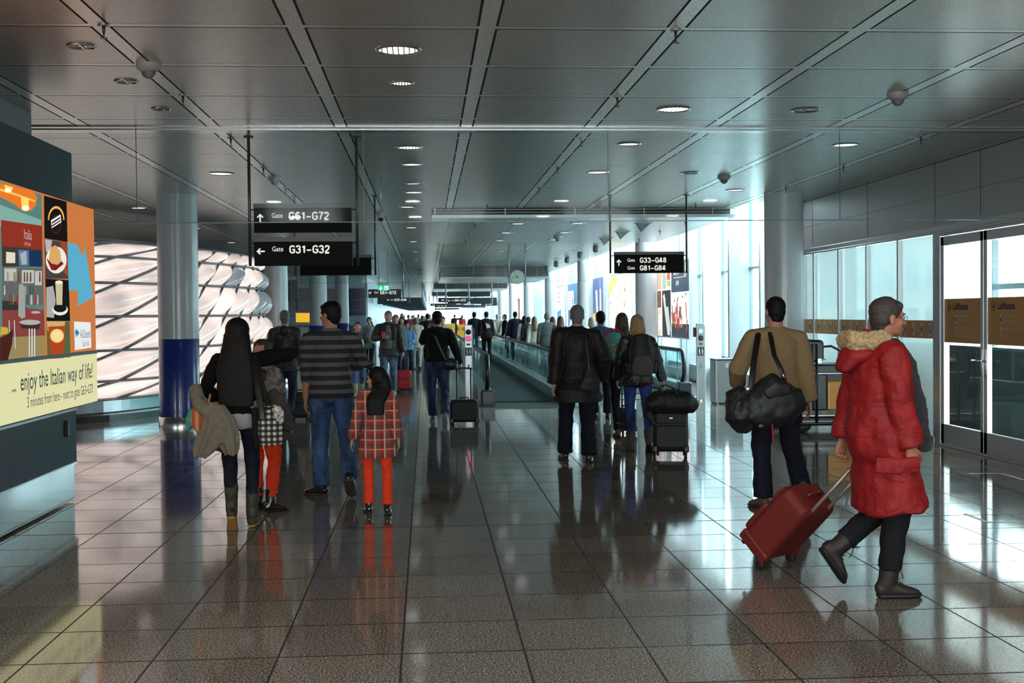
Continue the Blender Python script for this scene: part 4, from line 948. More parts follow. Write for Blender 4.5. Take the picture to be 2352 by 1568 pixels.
# passenger cart
a = at_z(1850, 994, 0); t = thing('electric_cart', 'small black electric passenger cart with yellow fender and padded seat', 'electric cart', (a.x+.05, a.y+.5, 0)); K = a.y
pad = M('black_vinyl', (.014, .016, .018), rough=.35, coat=.2); yel = M('cart_yellow', (.92, .38, .01), rough=.35, coat=.3); deckm = M('cart_deck', (.28, .27, .25), rough=.5, noise_=.3, nscale=14)
mb = MB(); mb.rbox(-.28, 1.1, -.45, .45, .09, .22, r=.05, axis='z'); mb.build('chassis', blackm, t)
mb = MB(); mb.box(-.25, 1.05, -.42, .42, .22, .30); mb.build('deck', deckm, t); mb = MB(); mb.box(-.27, 1.08, -.455, -.42, .222, .235); mb.box(-.27, 1.08, -.457, -.45, .15, .156); mb.build('edge_trim', alu, t)
mb = MB(); P = [(.30, .30), (.86, .30), (.86, .335), (.83, .48), (.74, .70), (.30, .70)]
mb.rings([[(x, -.40, z) for x, z in P], [(x, .40, z) for x, z in P]]); mb.build('fender', yel, t, bevel=.02)
mb = MB(); mb.rbox(-.02, .30, -.40, .40, .30, .80, r=.03, axis='z'); mb.build('battery_box', pad, t)
mb = MB(); mb.rbox(.0, .76, -.38, .38, .80, .93, r=.045, axis='y'); mb.box(.22, .68, -.34, .34, .69, .80); mb.build('seat', pad, t, smooth=False); 
mb = MB(); mb.box(.02, .66, -.385, -.38, .80, .812); mb.build('seat_rail', alu, t)
mb = MB(); mb.rbox(-.06, .26, -.38, .38, .96, 1.27, r=.06, axis='y'); mb.build('backrest', pad, t, smooth=False)
mb = MB(); mb.box(.13, .22, -.385, -.38, .95, 1.01); mb.tube([(.22, -.39, 1.0), (.27, -.40, 1.0)], .012, 6); mb.build('buckle_plate', alu, t)
mb = MB(); mb.tube([(.24, -.30, 1.17), (.38, -.30, 1.18), (.50, -.30, 1.12), (.58, -.30, 1.04), (.62, -.30, .9), (.66, -.30, .7), (.70, -.30, .32)], .016, 8); mb.build('grab_rail', blackm, t)
for x in (-.10, .12):
    mb = MB(); mb.tube([(x, -.47, .13), (x, -.47, 1.22)], .018, 8); mb.build('frame_post', blackm, t)
for x in (-.05, .85):
    for s in (-1, 1):
        mb = MB(); mb.smooth = True; mb.lathe([(.04, -.04), (.1, -.04), (.115, -.03), (.115, .03), (.1, .04), (.04, .04)], 24, T=Matrix.Translation((x, s*.38, .115)) @ Matrix.Rotation(PI/2, 4, 'X')); mb.build('wheel', dark, t)
# yellow floor tape
for pts, lb in ((((2217, 1180), (2268, 1199), (2352, 1199)), 'yellow tape corner on the floor, nearer the camera'), (((2230, 1087), (2300, 1087), (2352, 1102)), 'yellow tape corner on the floor closest to the glass doors')):
    P = [at_z(px, py, 0) for px, py in pts]; mb = MB()
    for a_, b_ in zip(P, P[1:]):
        d = (b_-a_).normalized(); nn = Vector((-d.y, d.x, 0))*.018; q = [a_-nn-d*.018, b_-nn, b_+nn, a_+nn-d*.018]; mb.poly([(v.x, v.y, .0012) for v in q])
    o = mb.build('floor_tape', M('yellow_tape', (.62, .50, .06), rough=.4)); tag(o, lb, 'floor tape')
# ================================================================ POSTERS ON THE FACADE
XP = 6.15
def poster(label, y0, y1, fn):
    t = thing('facade_poster', label, 'poster', (XP, (y0+y1)/2, 0)); h = (y1-y0)/2
    mb = MB(); mb.box(.0, .08, -h-.03, h+.03, 1.03, 2.94); mb.build('frame', alu, t)
    for s_ in (-1, 1): mb = MB(); mb.box(.02, .07, s_*h*.8-.03, s_*h*.8+.03, 0, 1.03); mb.build('stand_leg', alu, t)
    mb = MB()
    def R(u0, v0, u1, v1, m, k=1, quad=None):
        # u: 0 = far (left in view) .. 1 = near ; v: 0 bottom .. 1 top
        q = quad or [(u0, v0), (u1, v0), (u1, v1), (u0, v1)]
        mb.mat(m); mb.poly([(-.001*k-.001, h-u*2*h, 1.06+v*1.85) for u, v in q][::1])
    def TX(u, v, s, size, m, k=3, b=0):
        mb.mat(m); mb.add_mesh(text_me(s, size, b, .9), T_mx(-.001*k-.001, h-u*2*h, 1.06+v*1.85))
    fn(R, TX, mb); mb.build('print', None, t)
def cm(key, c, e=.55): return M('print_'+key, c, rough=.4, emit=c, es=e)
def p_rest(R, TX, mb):
    W, K = cm('white', (.75, .76, .78)), cm('black', (.012, .014, .02)); br = cm('brown', (.16, .05, .02)); tn = cm('tan', (.55, .38, .24)); sl = cm('slate', (.02, .035, .06))
    R(0, 0, 1, 1, W); R(0, .66, .14, .98, cm('tan2', (.42, .28, .20)), 2); R(.17, .66, .30, .98, cm('greyish', (.25, .28, .25)), 2); R(.31, .66, .46, .98, W, 2); R(.47, .60, 1, 1, sl, 2)
    for q, m in (([(.33, .70), (.45, .68), (.45, .76), (.33, .78)], cm('lettuce', (.16, .35, .08))), ([(.32, .78), (.44, .78), (.42, .88), (.34, .88)], cm('tomato', (.65, .06, .03))), ([(.32, .88), (.45, .87), (.42, .94), (.34, .94)], cm('bun', (.72, .45, .2)))): R(0, 0, 0, 0, m, 3, q)
    R(0, .40, .13, .64, br, 2); R(0, .0, .13, .38, tn, 2); R(.03, .1, .1, .3, cm('shirt', (.7, .68, .66)), 3); R(.16, .0, .45, .64, K, 2); R(.47, .0, 1, .585, W, 2)
    for q in ([(.20, .50), (.26, .52), (.42, .02), (.34, .02)], [(.30, .4), (.36, .42), (.44, .1), (.42, .05)], [(.18, .56), (.24, .60), (.28, .50), (.22, .48)]): R(0, 0, 0, 0, cm('steelish', (.40, .40, .38)), 3, q)
    rr = random.Random(4)
    R(.47, .0, 1, .18, K, 3)
    for k in range(26):
        u = .5+rr.random()*.45; v = .06+rr.random()*.26; hh = .1+rr.random()*.12; m = cm(*rr.choice((('rust', (.30, .07, .03)), ('black', (.012, .014, .02)), ('brown', (.16, .05, .02)), ('wood', (.40, .22, .12)), ('wine', (.20, .02, .02)))))
        a = (rr.random()-.5)*.1; R(0, 0, 0, 0, m, 4+k % 5, [(u-.014, v), (u+.016, v), (u+.016+a, v+hh), (u-.014+a, v+hh)])
    for u, v in ((.66, .50), (.8, .52), (.9, .55), (.55, .47)): R(u, v, u+.03, v+.03, K, 4)
    TX(.55, .84, 'Burger', .26, W, 4, .02); R(.54, .79, .9, .795, W, 4); TX(.62, .70, '@ Lift', .14, W, 4); TX(.86, .80, 'lounge', .12, cm('gold', (.7, .5, .25)), 4)
    R(0, 0, 0, 0, cm('gold', (.7, .5, .25)), 4, [(.89, .86), (.93, .86), (.92, .98), (.90, .98)])
def p_yellow(R, TX, mb):
    R(0, 0, 1, 1, cm('paleyellow', (.88, .84, .66), .35)); rr = random.Random(9)
    R(0, 0, 0, 0, cm('yellow', (.85, .68, .12), .4), 2, [(0, .62), (.22, .75), (.5, .93), (.3, 1), (0, 1)]); R(0, 0, 0, 0, cm('sky', (.55, .75, .78), .7), 3, [(0, .85), (.16, .96), (.12, 1), (0, 1)])
    for k in range(34):
        u, v = rr.random()*.85, rr.random()*.85; m = cm(*rr.choice((('olive', (.45, .42, .12)), ('leaf', (.25, .38, .12)), ('red2', (.55, .10, .10)), ('cream2', (.85, .80, .72)), ('navy2', (.12, .14, .3)), ('ochre2', (.70, .45, .15)))))
        a = .02+rr.random()*.04; R(0, 0, 0, 0, m, 3+k % 6, [(u, v), (u+a, v+.01), (u+a*1.2, v+.05), (u+a*.3, v+.07)])
    R(.03, .0, .25, .18, cm('sand', (.80, .68, .52)), 9)
def p_navy(R, TX, mb):
    W = cm('white', (.75, .76, .78)); R(0, 0, 1, 1, cm('slateblue', (.065, .10, .22))); TX(.03, .66, 'bright', .24, cm('lilac', (.5, .45, .55)), 3); TX(.03, .56, 'erlebt', .24, W, 3); TX(.03, .42, 'more', .12, W, 3)
    R(.02, .22, .50, .33, cm('mustard', (.62, .36, .05)), 2); TX(.05, .26, 'www.service', .12, W, 3)
    R(0, 0, 0, 0, cm('candle', (.72, .72, .72)), 2, [(.52, .78), (.62, .78), (.72, .0), (.60, .0)]); R(0, 0, 0, 0, cm('candle2', (.50, .42, .36)), 3, [(.78, .80), (.88, .80), (.90, .0), (.78, .0)]); R(.81, .8, .82, .95, W, 3)
def p_blue(R, TX, mb):
    W = cm('white', (.75, .76, .78)); R(0, 0, 1, 1, cm('deepblue', (.05, .14, .26))); R(0, 0, 0, 0, cm('mist', (.45, .60, .66)), 2, [(.1, .0), (1, .0), (1, .5), (.6, .55)]); R(.05, .42, .55, .85, W, 3)
    for k in range(5): R(.1, .48+k*.07, .38, .5+k*.07, cm('ink', (.10, .18, .28)), 4)
    R(.42, .5, .52, .68, cm('ink', (.10, .18, .28)), 5); R(0, 0, 0, 0, cm('maroon', (.20, .03, .05)), 4, [(.86, .0), (1, .0), (1, 1), (.92, 1)])
def p_white(R, TX, mb):
    W = cm('white', (.75, .76, .78)); R(0, 0, 1, 1, cm('offwhite', (.78, .84, .86), .4)); R(0, 0, 0, 0, cm('azure', (.05, .22, .38)), 2, [(0, .10), (.65, .22), (.65, .45), (0, .33)]); TX(.05, .22, 'travel', .35, W, 3, .02)
    for k in range(3): R(.05, .62+k*.11, .6, .64+k*.11, cm('ink', (.10, .18, .28), .2), 2)
poster('large poster with burger, knives and wine bottle photos beside the signal post', 28.4, 32.3, p_rest)
poster('bright yellow and white patterned poster under the gate board', 37.0, 41.0, p_yellow)
poster('dark blue poster with two pale candle shapes and mustard box', 42.4, 46.3, p_navy)
poster('blue and white poster with maroon edge behind the dark-coated man', 49.2, 53.1, p_blue)
poster('white poster with slanted blue stripe, leftmost of the near posters', 54.4, 58.3, p_white)
def p_far(R, TX, mb):
    R(0, 0, 1, 1, cm('offwhite', (.78, .84, .86), .4)); R(.1, .1, .9, .9, cm('brown', (.16, .05, .02)), 2); R(.3, .2, .5, .8, cm('tan', (.55, .38, .24)), 3)
poster('narrow distant poster to the right of the hanging clock boards', 80, 84, p_far)
# yellow barriers and shops in the distance
rk = random.Random(8)
for k, (x0, x1, y, h, c) in enumerate(((.2, 1.9, 82, 1.1, (.85, .50, .03)), (1.9, 3.9, 86, 1.0, (.80, .42, .02)), (3.9, 5.0, 88, 1.0, (.70, .16, .03)), (-.6, .5, 96, 1.0, (.85, .55, .05)))):
    t = thing('hoarding', 'low yellow hoarding in the far distance, '+['left piece', 'middle piece', 'reddish right piece', 'far left piece'][k]+' of the row', 'barrier', ((x0+x1)/2, y, 0)); hw = (x1-x0)/2
    mb = MB(); mb.box(-hw, hw, -.03, .03, .1, h); mb.build('panel', M('hoard%d' % k, c, rough=.5), t); mb = MB(); mb.box(-hw, -hw+.06, -.2, .2, 0, .1); mb.box(hw-.06, hw, -.2, .2, 0, .1); mb.build('feet', blackm, t)
    mb = MB()
    for j in range(4): mb.box(-hw+.1+j*hw*.45, -hw+.1+j*hw*.45+hw*.3, -.035, -.03, h*.55, h*.8)
    mb.build('print', M('hoard_print', (.55, .10, .04) if k % 2 == 0 else (.8, .8, .8), rough=.5), t)
# self-service counter and cash machines under the navy panels at the left
def counter(x, y, w_, label):
    t = thing('service_counter', label, 'counter', (x, y, 0)); mb = MB(); mb.box(-w_/2, w_/2, -.35, .35, 0, .92); mb.build('cabinet', M('counter_steel', (.36, .44, .46), rough=.35, metal=.5), t)
    mb = MB(); mb.box(-w_/2-.04, w_/2+.04, -.4, .4, .92, .97); mb.build('worktop', M('counter_top', (.55, .6, .6), rough=.3), t)
    mb = MB(); mb.box(-w_*.3, w_*.05, -.1, .1, .97, 1.25); mb.build('glass_case', M('display_dark', (.04, .07, .08), rough=.2), t)
    return t
a = at_y(700, 790, 47); counter(a.x, 47, 2.6, 'pale steel counter between the first and second white columns'); 
a = at_y(824, 790, 56); counter(a.x, 56, 1.6, 'small counter below the navy panels beside the last column')
a = at_y(703, 745, 52); t = thing('vending_machine', 'yellow-topped vending machine between the white columns', 'vending machine', (a.x, 52, 0))
mb = MB(); mb.box(-.42, .42, -.35, .35, 0, 1.85); mb.build('cabinet', M('vend_grey', (.45, .48, .46), rough=.4), t); z = 1.5
mb = MB(); mb.box(-.38, .38, -.36, -.35, 1.42, 1.80); mb.build('lit_header', EM('vend_yellow', (.95, .55, .04), .9), t)
mb = MB()
for i in range(4):
    for j in range(3): mb.box(-.34+j*.24, -.16+j*.24, -.36, -.35, .55+i*.2, .70+i*.2)
mb.build('product_window', M('vend_dark', (.04, .04, .04), rough=.3), t)
# ================================================================ PEOPLE
def fabric(key, col, rough=.85, bump=.35, bscale=30, noise_=.12, nscale=25, sheen=.0):
    return M('cloth_'+key, col, rough=rough, bump=bump, bscale=bscale, noise_=noise_, nscale=nscale, sheen=sheen, spec=.18, folds=.24)
SKIN = M('skin', (.52, .29, .20), rough=.5, noise_=.06, nscale=60)
SKIN_D = M('skin_tan', (.40, .20, .125), rough=.5, noise_=.06, nscale=60)
def denim(key, c): return M('denim_'+key, c, rough=.8, noise_=.65, nscale=9, bump=.3, bscale=35, stretch=(1, 1, .35), folds=.38, fscale=7, spec=.2)
def stripes(key, c1, c2, per, duty, axis=2, off=0):
    if key in _mc: return _mc[key]
    m, nt, b = nmat(key); tc = nt.nodes.new('ShaderNodeTexCoord'); sp = nt.nodes.new('ShaderNodeSeparateXYZ'); nt.links.new(tc.outputs['Object'], sp.inputs[0])
    g = math_(nt, 'LESS_THAN', math_(nt, 'FRACT', math_(nt, 'DIVIDE', math_(nt, 'ADD', sp.outputs[axis], 10+off), per)), duty)
    nt.links.new(mixc(nt, g, c1, c2), b.inputs['Base Color']); b.inputs['Roughness'].default_value = .85; cloth_folds(m); _mc[key] = m; return m
def plaid(key, base, d1, d2, line, sc=1.0, ax=(0, 2)):
    if key in _mc: return _mc[key]
    m, nt, b = nmat(key); tc = nt.nodes.new('ShaderNodeTexCoord'); sp = nt.nodes.new('ShaderNodeSeparateXYZ'); nt.links.new(tc.outputs['Object'], sp.inputs[0])
    def st(v, off, per, duty): return math_(nt, 'LESS_THAN', math_(nt, 'FRACT', math_(nt, 'DIVIDE', math_(nt, 'ADD', v, 10+off), per)), duty)
    x, z = sp.outputs[ax[0]], sp.outputs[ax[1]]
    c = base
    c = mixc(nt, math_(nt, 'MULTIPLY', st(z, 0, .10*sc, .5), .75), c, d1)
    c = mixc(nt, math_(nt, 'MULTIPLY', st(x, 0, .10*sc, .45), .5), c, d2)
    c = mixc(nt, math_(nt, 'MULTIPLY', st(x, .02*sc, .10*sc, .17), .8), c, line)
    c = mixc(nt, math_(nt, 'MULTIPLY', st(z, .02*sc, .10*sc, .12), .55), c, line)
    nt.links.new(c, b.inputs['Base Color']); b.inputs['Roughness'].default_value = .9; cloth_folds(m); _mc[key] = m; return m
def cloth_folds(m, k=.3):
    nt = m.node_tree; b = nt.nodes['Principled BSDF']; tc = nt.nodes.new('ShaderNodeTexCoord'); n4 = nt.nodes.new('ShaderNodeTexNoise'); n4.inputs['Scale'].default_value = 7; n4.inputs['Distortion'].default_value = .8
    nt.links.new(tc.outputs['Object'], n4.inputs['Vector']); rd = math_(nt, 'ABSOLUTE', math_(nt, 'SUBTRACT', n4.outputs['Fac'], .5)); b2 = nt.nodes.new('ShaderNodeBump'); b2.inputs['Strength'].default_value = k; b2.inputs['Distance'].default_value = .08
    nt.links.new(rd, b2.inputs['Height']); nt.links.new(b2.outputs[0], b.inputs['Normal'])
def ik(a, b, l1, l2, pole):
    d = b-a; L = d.length
    if L > (l1+l2)*.999: b = a+d*((l1+l2)*.999/L); d = b-a; L = d.length
    k = (l1*l1-l2*l2+L*L)/(2*L); h = math.sqrt(max(0, l1*l1-k*k)); u = d/L
    p = Vector(pole); p = p-u*p.dot(u)
    if p.length < 1e-4: p = Vector((0, 1, 0))
    return a+u*k+p.normalized()*h, b
def lerp(a, b, t): return a+(b-a)*t
_ct = bpy.data.textures.new('cloth_folds', 'CLOUDS'); _ct.noise_scale = .09; _ct.noise_depth = 2
_ht = bpy.data.textures.new('hair_locks', 'CLOUDS'); _ht.noise_scale = .025; _ht.noise_depth = 1
_lt = bpy.data.textures.new('broad_folds', 'CLOUDS'); _lt.noise_scale = .30; _lt.noise_depth = 1
_pt = bpy.data.textures.new('puffy_folds', 'CLOUDS'); _pt.noise_scale = .14; _pt.noise_depth = 1
def fin(mb, name, mat, root, vox, disp=0, tex=None, sm=3):
    o = mb.build(name, mat, root, smooth=True)
    r = o.modifiers.new('skin', 'REMESH'); r.mode = 'VOXEL'; r.voxel_size = vox; r.use_smooth_shade = True
    if sm: s = o.modifiers.new('smooth', 'SMOOTH'); s.factor = .5; s.iterations = sm
    if disp: d = o.modifiers.new('folds', 'DISPLACE'); d.texture = tex or _ct; d.strength = disp; d.mid_level = .5; d.texture_coords = 'LOCAL'
    return o
def hand(mb, w, d, n, s_, sc, curl, side):
    """w wrist, d finger direction, n palm normal, s_ towards thumb"""
    mb.loft([w-d*.01*sc, w+d*.03*sc, w+d*.07*sc, w+d*.092*sc], [(.024*sc, .017*sc), (.032*sc, .016*sc), (.040*sc, .015*sc), (.038*sc, .012*sc)], side=s_, n=12)
    for i, (o_, l) in enumerate(((.030, .075), (.010, .085), (-.010, .078), (-.029, .060))):
        p = w+d*.088*sc+s_*o_*sc; P = [p-d*.02*sc, p]; a = 0; q = p
        for k, f in enumerate((.45, .32, .23)):
            a += curl*(.5 if k == 0 else .9)*(1+.06*i); dd = d*math.cos(a)+n*math.sin(a)+s_*o_*.6; q = q+dd.normalized()*l*f*sc; P.append(q)
        mb.loft(P, [(.0095*sc,)*2, (.0095*sc,)*2, (.0088*sc,)*2, (.008*sc,)*2, (.007*sc,)*2], side=s_, n=8, capk=1)
    t0 = w+d*.025*sc+s_*.026*sc; t1 = t0+(d*.6+s_*.65+n*.35).normalized()*.038*sc; t2 = t1+(d*.85+s_*.25+n*(.3+curl*.4)).normalized()*.034*sc; t3 = t2+(d*.9+n*(.3+curl*.5)).normalized()*.025*sc
    mb.loft([t0, t1, t2, t3], [(.013*sc,)*2, (.0115*sc,)*2, (.010*sc,)*2, (.008*sc,)*2], side=n, n=8, capk=1)
def human(label, pos, yaw, H, feet, hands, top, bottom, shoes, hair, head=(0, 0), lean=0, skin=None, vox=.009, build=1.0, child=1.0, poles=(None, None), curl=(.5, .5), face=None, fem=False, twist=0, under=None, scarf=None, sink=0, extra=None, palm=(None, None), fdir=(None, None), grp=None, hoff=(0, 0)):
    s = H/1.75; skin = skin or SKIN
    root = thing('person', label, 'person', (pos[0], pos[1], pos[2] if len(pos) > 2 else 0), yaw, grp)
    V = Vector
    A = [V(f[:3])*1.0 for f in feet]; hipw = .09*s*(1.05 if fem else 1)
    th, sh = .435*s, .425*s
    pz = .945*s
    for _ in range(80):
        hp = [V((hipw, 0, pz)), V((-hipw, 0, pz))]
        if all((A[i]-hp[i]).length <= (th+sh)*.992 for i in range(2)): break
        pz -= .006*s
    pz -= sink
    hp = [V((hipw, 0, pz)), V((-hipw, 0, pz))]
    K = []
    for i in range(2):
        k, A[i] = ik(hp[i], A[i], th, sh, (.12 if i == 0 else -.12, 1, 0)); K.append(k)
    top_h = H-.0-(.945*s-0)  # pelvis to crown at full height
    Lr = Matrix.Rotation(-lean, 3, 'X'); Tw = Matrix.Rotation(twist, 3, 'Z')
    def sp(z, x=0, y=0): return V((0, 0, pz))+Lr @ (Tw @ V((x*s, y*s, 0)) + V((0, 0, (z-.945)*s)))
    sw = .178*build*(0.9 if fem else 1)
    S = [sp(1.425, sw, -.01), sp(1.425, -sw, -.01)]
    ua, fa = .285*s, .25*s
    E, Wr = [], []
    for i in range(2):
        hnd = V(hands[i])*s if not isinstance(hands[i], Vector) else hands[i]
        pole = poles[i] or ((.5 if i == 0 else -.5), -1, -.1)
        e, w_ = ik(S[i], hnd, ua, fa, pole); E.append(e); Wr.append(w_)
    hs = child
    HC = sp(1.48, 0, .0)+Lr @ V((hoff[0]*s, (.02+hoff[1])*s, (.265*s-.118*s*hs)))
    HR = Matrix.Translation(HC) @ Matrix.Rotation(head[0], 4, 'Z') @ Matrix.Rotation(head[1], 4, 'X') @ Matrix.Diagonal((s*hs, s*hs, s*hs, 1))
    hm = lambda x, y, z: HR @ V((x, y, z))
    # ---- body
    mb = MB()
    w0 = build; f = .92 if fem else 1
    TR = [(.90, .150, .10, 0), (.96, .160*(1.04 if fem else 1), .108, -.008), (1.04, .148*f, .10, 0), (1.12, .132*f, .094, .004), (1.22, .145*f, .102, .004), (1.32, .165*f, .112, 0), (1.39, .160*f, .105, -.008), (1.44, .115*f, .08, -.012), (1.475, .06, .058, -.012)]
    mb.loft([sp(z, 0, y) for z, a, b, y in TR], [(a*s*w0, b*s*w0) for z, a, b, y in TR], side=Tw @ V((1, 0, 0)), n=18)
    def yoke(mb, r, t):
        P = [lerp(S[0], sp(1.44, 0, -.01), .06), lerp(S[0], sp(1.45, 0, -.012), .4), sp(1.458, .05, -.012), sp(1.458, -.05, -.012), lerp(S[1], sp(1.45, 0, -.012), .4), lerp(S[1], sp(1.44, 0, -.01), .06)]
        mb.loft(P, [(r*s+t, r*s+t*.7), (r*1.12*s+t, r*1.0*s+t*.6), (r*1.1*s+t, r*.9*s+t*.5), (r*1.1*s+t, r*.9*s+t*.5), (r*1.12*s+t, r*1.0*s+t*.6), (r*s+t, r*s+t*.7)], side=Tw @ V((0, 1, 0)), n=16, capk=.8)
    yoke(mb, .044, 0)
    nk = .052 if fem else .060
    mb.loft([sp(1.44, 0, -.015), sp(1.50, 0, -.005), hm(0, -.012, -.05)], [(nk*1.1*s,)*2, (nk*s,)*2, (nk*.98*s*hs,)*2], n=14)
    E_ = lambda c, r: mb.ell(c, r, 16, 12, HR)
    E_((0, -.014, .036), (.074, .094, .082)); E_((0, .020, -.030), (.060, .066, .076)); E_((0, .052, -.080), (.030, .032, .026)); E_((0, .030, -.065), (.050, .050, .040))
    E_((0, .082, -.006), (.012, .014, .030)); E_((0, .098, -.028), (.015, .014, .013)); E_((0, .068, .024), (.052, .022, .016)); E_((0, .078, -.062), (.024, .014, .010))
    for q in (-1, 1):
        E_((.074*q, -.006, -.008), (.009, .019, .032)); E_((.038*q, .055, -.025), (.022, .022, .022))
    for i in range(2):
        q = 1 if i == 0 else -1
        mb.loft([S[i], lerp(S[i], E[i], .3), lerp(S[i], E[i], .7), E[i], lerp(E[i], Wr[i], .3), lerp(E[i], Wr[i], .7), Wr[i]], [(r*s*w0, r*s*w0) for r in (.046, .046, .040, .036, .038, .030, .024)], n=12)
        fd = (Wr[i]-E[i]).normalized(); fd = V(fdir[i]).normalized() if fdir[i] else (fd+V((0, 0, -.25))).normalized()
        n_ = V(palm[i]) if palm[i] else V((-q, .1, 0)); n_ = (n_-fd*n_.dot(fd)).normalized(); tside = fd.cross(n_)
        if tside.y < -.05 and not palm[i]: tside = -tside
        elif palm[i] and tside.z*1+tside.y*.3 < 0: tside = -tside
        if vox < .016: hand(mb, Wr[i], fd, n_, tside, s*(.95 if fem else 1.04)*min(1, hs), curl[i], q)
        else: mb.loft([Wr[i], Wr[i]+fd*.08*s, Wr[i]+fd*.15*s], [(.028*s, .02*s), (.036*s, .02*s), (.02*s, .014*s)], side=tside, n=8)
        mb.loft([hp[i]+V((0, 0, -.01)), lerp(hp[i], K[i], .4), K[i], lerp(K[i], A[i], .3)+V((0, -.008, 0)), lerp(K[i], A[i], .7), A[i]], [(r*s*w0, r*s*w0) for r in (.080, .072, .050, .050, .038, .032)], n=12)
    fin(mb, 'body', skin, root, max(vox*.75, .006) if vox < .016 else vox, sm=2)
    # ---- shoes
    for i in range(2):
        p = feet[i][3] if len(feet[i]) > 3 else 0; fy = feet[i][4] if len(feet[i]) > 4 else (-.12 if i == 0 else .12)
        FR = Matrix.Translation(A[i]) @ Matrix.Rotation(fy, 4, 'Z') @ Matrix.Rotation(-p, 4, 'X') @ Matrix.Diagonal((s, s, s, 1))
        g = lambda x, y, z: FR @ V((x, y, z))
        mb = MB(); sx = FR.to_3x3() @ V((1, 0, 0)); bw = shoes.get('w', 1.0)
        mb.loft([g(0, -.052, -.035), g(0, -.02, -.030), g(0, .04, -.036), g(0, .10, -.048), g(0, .155, -.055), g(0, .185, -.058)], [(.030*s*bw, .036*s*bw), (.036*s*bw, .042*s*bw), (.038*s*bw, .038*s*bw), (.044*s*bw, .028*s*bw), (.040*s*bw, .021*s*bw), (.026*s, .014*s)], side=sx, n=14)
        h_ = shoes.get('shaft', .02); shin = (K[i]-A[i]).normalized(); rr = shoes.get('r', .044)
        mb.loft([g(0, -.015, -.03), A[i]+shin*.02*s, A[i]+shin*max(.03, h_*.5)*s, A[i]+shin*max(.035, h_)*s], [(.038*s*bw, .044*s*bw), (rr*.95*s, rr*s), (rr*1.02*s, rr*1.06*s), (rr*1.12*s, rr*1.15*s)], side=sx, n=14, capk=.1)
        so = fin(mb, shoes.get('name', 'shoe'), shoes['mat'], root, max(vox, .008), sm=2, disp=shoes.get('disp', 0))
        mb = MB(); st = shoes.get('sole_t', .012)
        mb.loft([g(0, -.050, -.072), g(0, 0, -.072), g(0, .06, -.072), g(0, .12, -.072), g(0, .175, -.072), g(0, .195, -.072)], [(.034*s*bw, st*s), (.037*s*bw, st*s), (.038*s*bw, st*s), (.046*s*bw, st*s), (.040*s*bw, st*s), (.022*s, st*s*.9)], side=sx, n=12)
        mb.build('sole', shoes.get('sole', dark), so, smooth=True)
        if shoes.get('laces'):
            mb = MB()
            for k in range(5):
                z = -.01+k*.026; yy = .062-.012*k if k > 1 else .075-.012*k
                mb.tube([g(-.022, yy-.004, z), g(0, yy+.008, z+.004), g(.022, yy-.004, z+.010)], .003*s, 5)
            mb.tube([g(.02, .05, .10), g(.045, .07, .11), g(.05, .06, .09), g(.02, .055, .098)], .003, 5); mb.tube([g(.02, .05, .10), g(.03, .075, .06), g(.035, .08, .03)], .003, 5)
            mb.build('laces', shoes['laces'], so)
    # ---- trousers
    mb = MB(); t = bottom.get('t', .018)*s; cuff = bottom.get('cuff', .055)*s; en = bottom.get('end', .96)
    mb.loft([sp(.89), sp(.95, 0, -.008), sp(1.03), sp(1.06)], [(.145*s*w0+t*.7, .095*s*w0+t), (.160*s*w0+t*.7, .108*s*w0+t), (.150*s*w0*f+t*.6, .10*s*w0+t*.6), (.14*s*w0*f+t*.6, .095*s*w0+t*.6)], n=18)
    for i in range(2):
        kn = .054*s*w0+t*.9
        c_ = lerp(K[i], A[i], en)
        mb.loft([hp[i]+V((0, 0, .0)), lerp(hp[i], K[i], .3), lerp(hp[i], K[i], .7), K[i], lerp(K[i], A[i], .35)+V((0, -.008, 0)), lerp(K[i], A[i], .75), c_], [(.082*s*w0+t,)*2, (.078*s*w0+t,)*2, (.062*s*w0+t,)*2, (kn,)*2, (max(.05*s*w0+t*.8, cuff*.95),)*2, (cuff,)*2, (cuff*1.04,)*2], n=16, capk=.15)
    fin(mb, 'trousers', bottom['mat'], root, vox, disp=bottom.get('disp', .022), sm=2)
    # ---- top garment
    def garment(g, name):
        mb = MB(); t = g.get('t', .02)*s; hem = g.get('hem', .90); fl = g.get('flare', 0)
        zs = []
        if hem < .90:
            n_ = 4
            for k in range(n_):
                zz = hem+(.90-hem)*k/n_; z_ = zz*s-(.945*s-pz)
                pts = []
                for i in range(2):
                    if z_ > K[i].z: u = (hp[i].z-z_)/max(.01, hp[i].z-K[i].z); pts.append(lerp(hp[i], K[i], u))
                    else: u = (K[i].z-z_)/max(.01, K[i].z-A[i].z); pts.append(lerp(K[i], A[i], min(u, .5)))
                cx = (pts[0].x+pts[1].x)/2; cy = (pts[0].y+pts[1].y)/2*.75
                rx = abs(pts[0].x-pts[1].x)/2+.085*s*w0+t+fl*(1-k/n_); ry = abs(pts[0].y-pts[1].y)/2*.8+.085*s*w0+t+fl*(1-k/n_)
                zs.append((V((cx, cy, z_)), max(rx, .15*s*w0+t), max(ry, .10*s*w0+t)))
            base = []
        for z, a, b, y in TR[:-1]:
            if z < hem-.001: continue
            ex = g.get('waist', 0) if 1.0 < z < 1.2 else 0
            tt = max(t, bottom.get('t', .018)*s*1.0+.010) if z < 1.06 else t
            if z > 1.3: tt = t*.7
            a_ = a
            if z < .97: a = max(a, (hipw+.084*s*w0)/(s*w0))
            zs.append((sp(z, 0, y), (a*s*w0+tt-ex), (b*s*w0+tt-ex*.6+g.get('belly', 0)*(1 if z < 1.3 else .3))))
        zs.append((sp(1.465, 0, -.012), .075*s+t*.5, .066*s+t*.5)); zs.append((sp(1.495, 0, -.008), .060*s+t*.4, .060*s+t*.4))
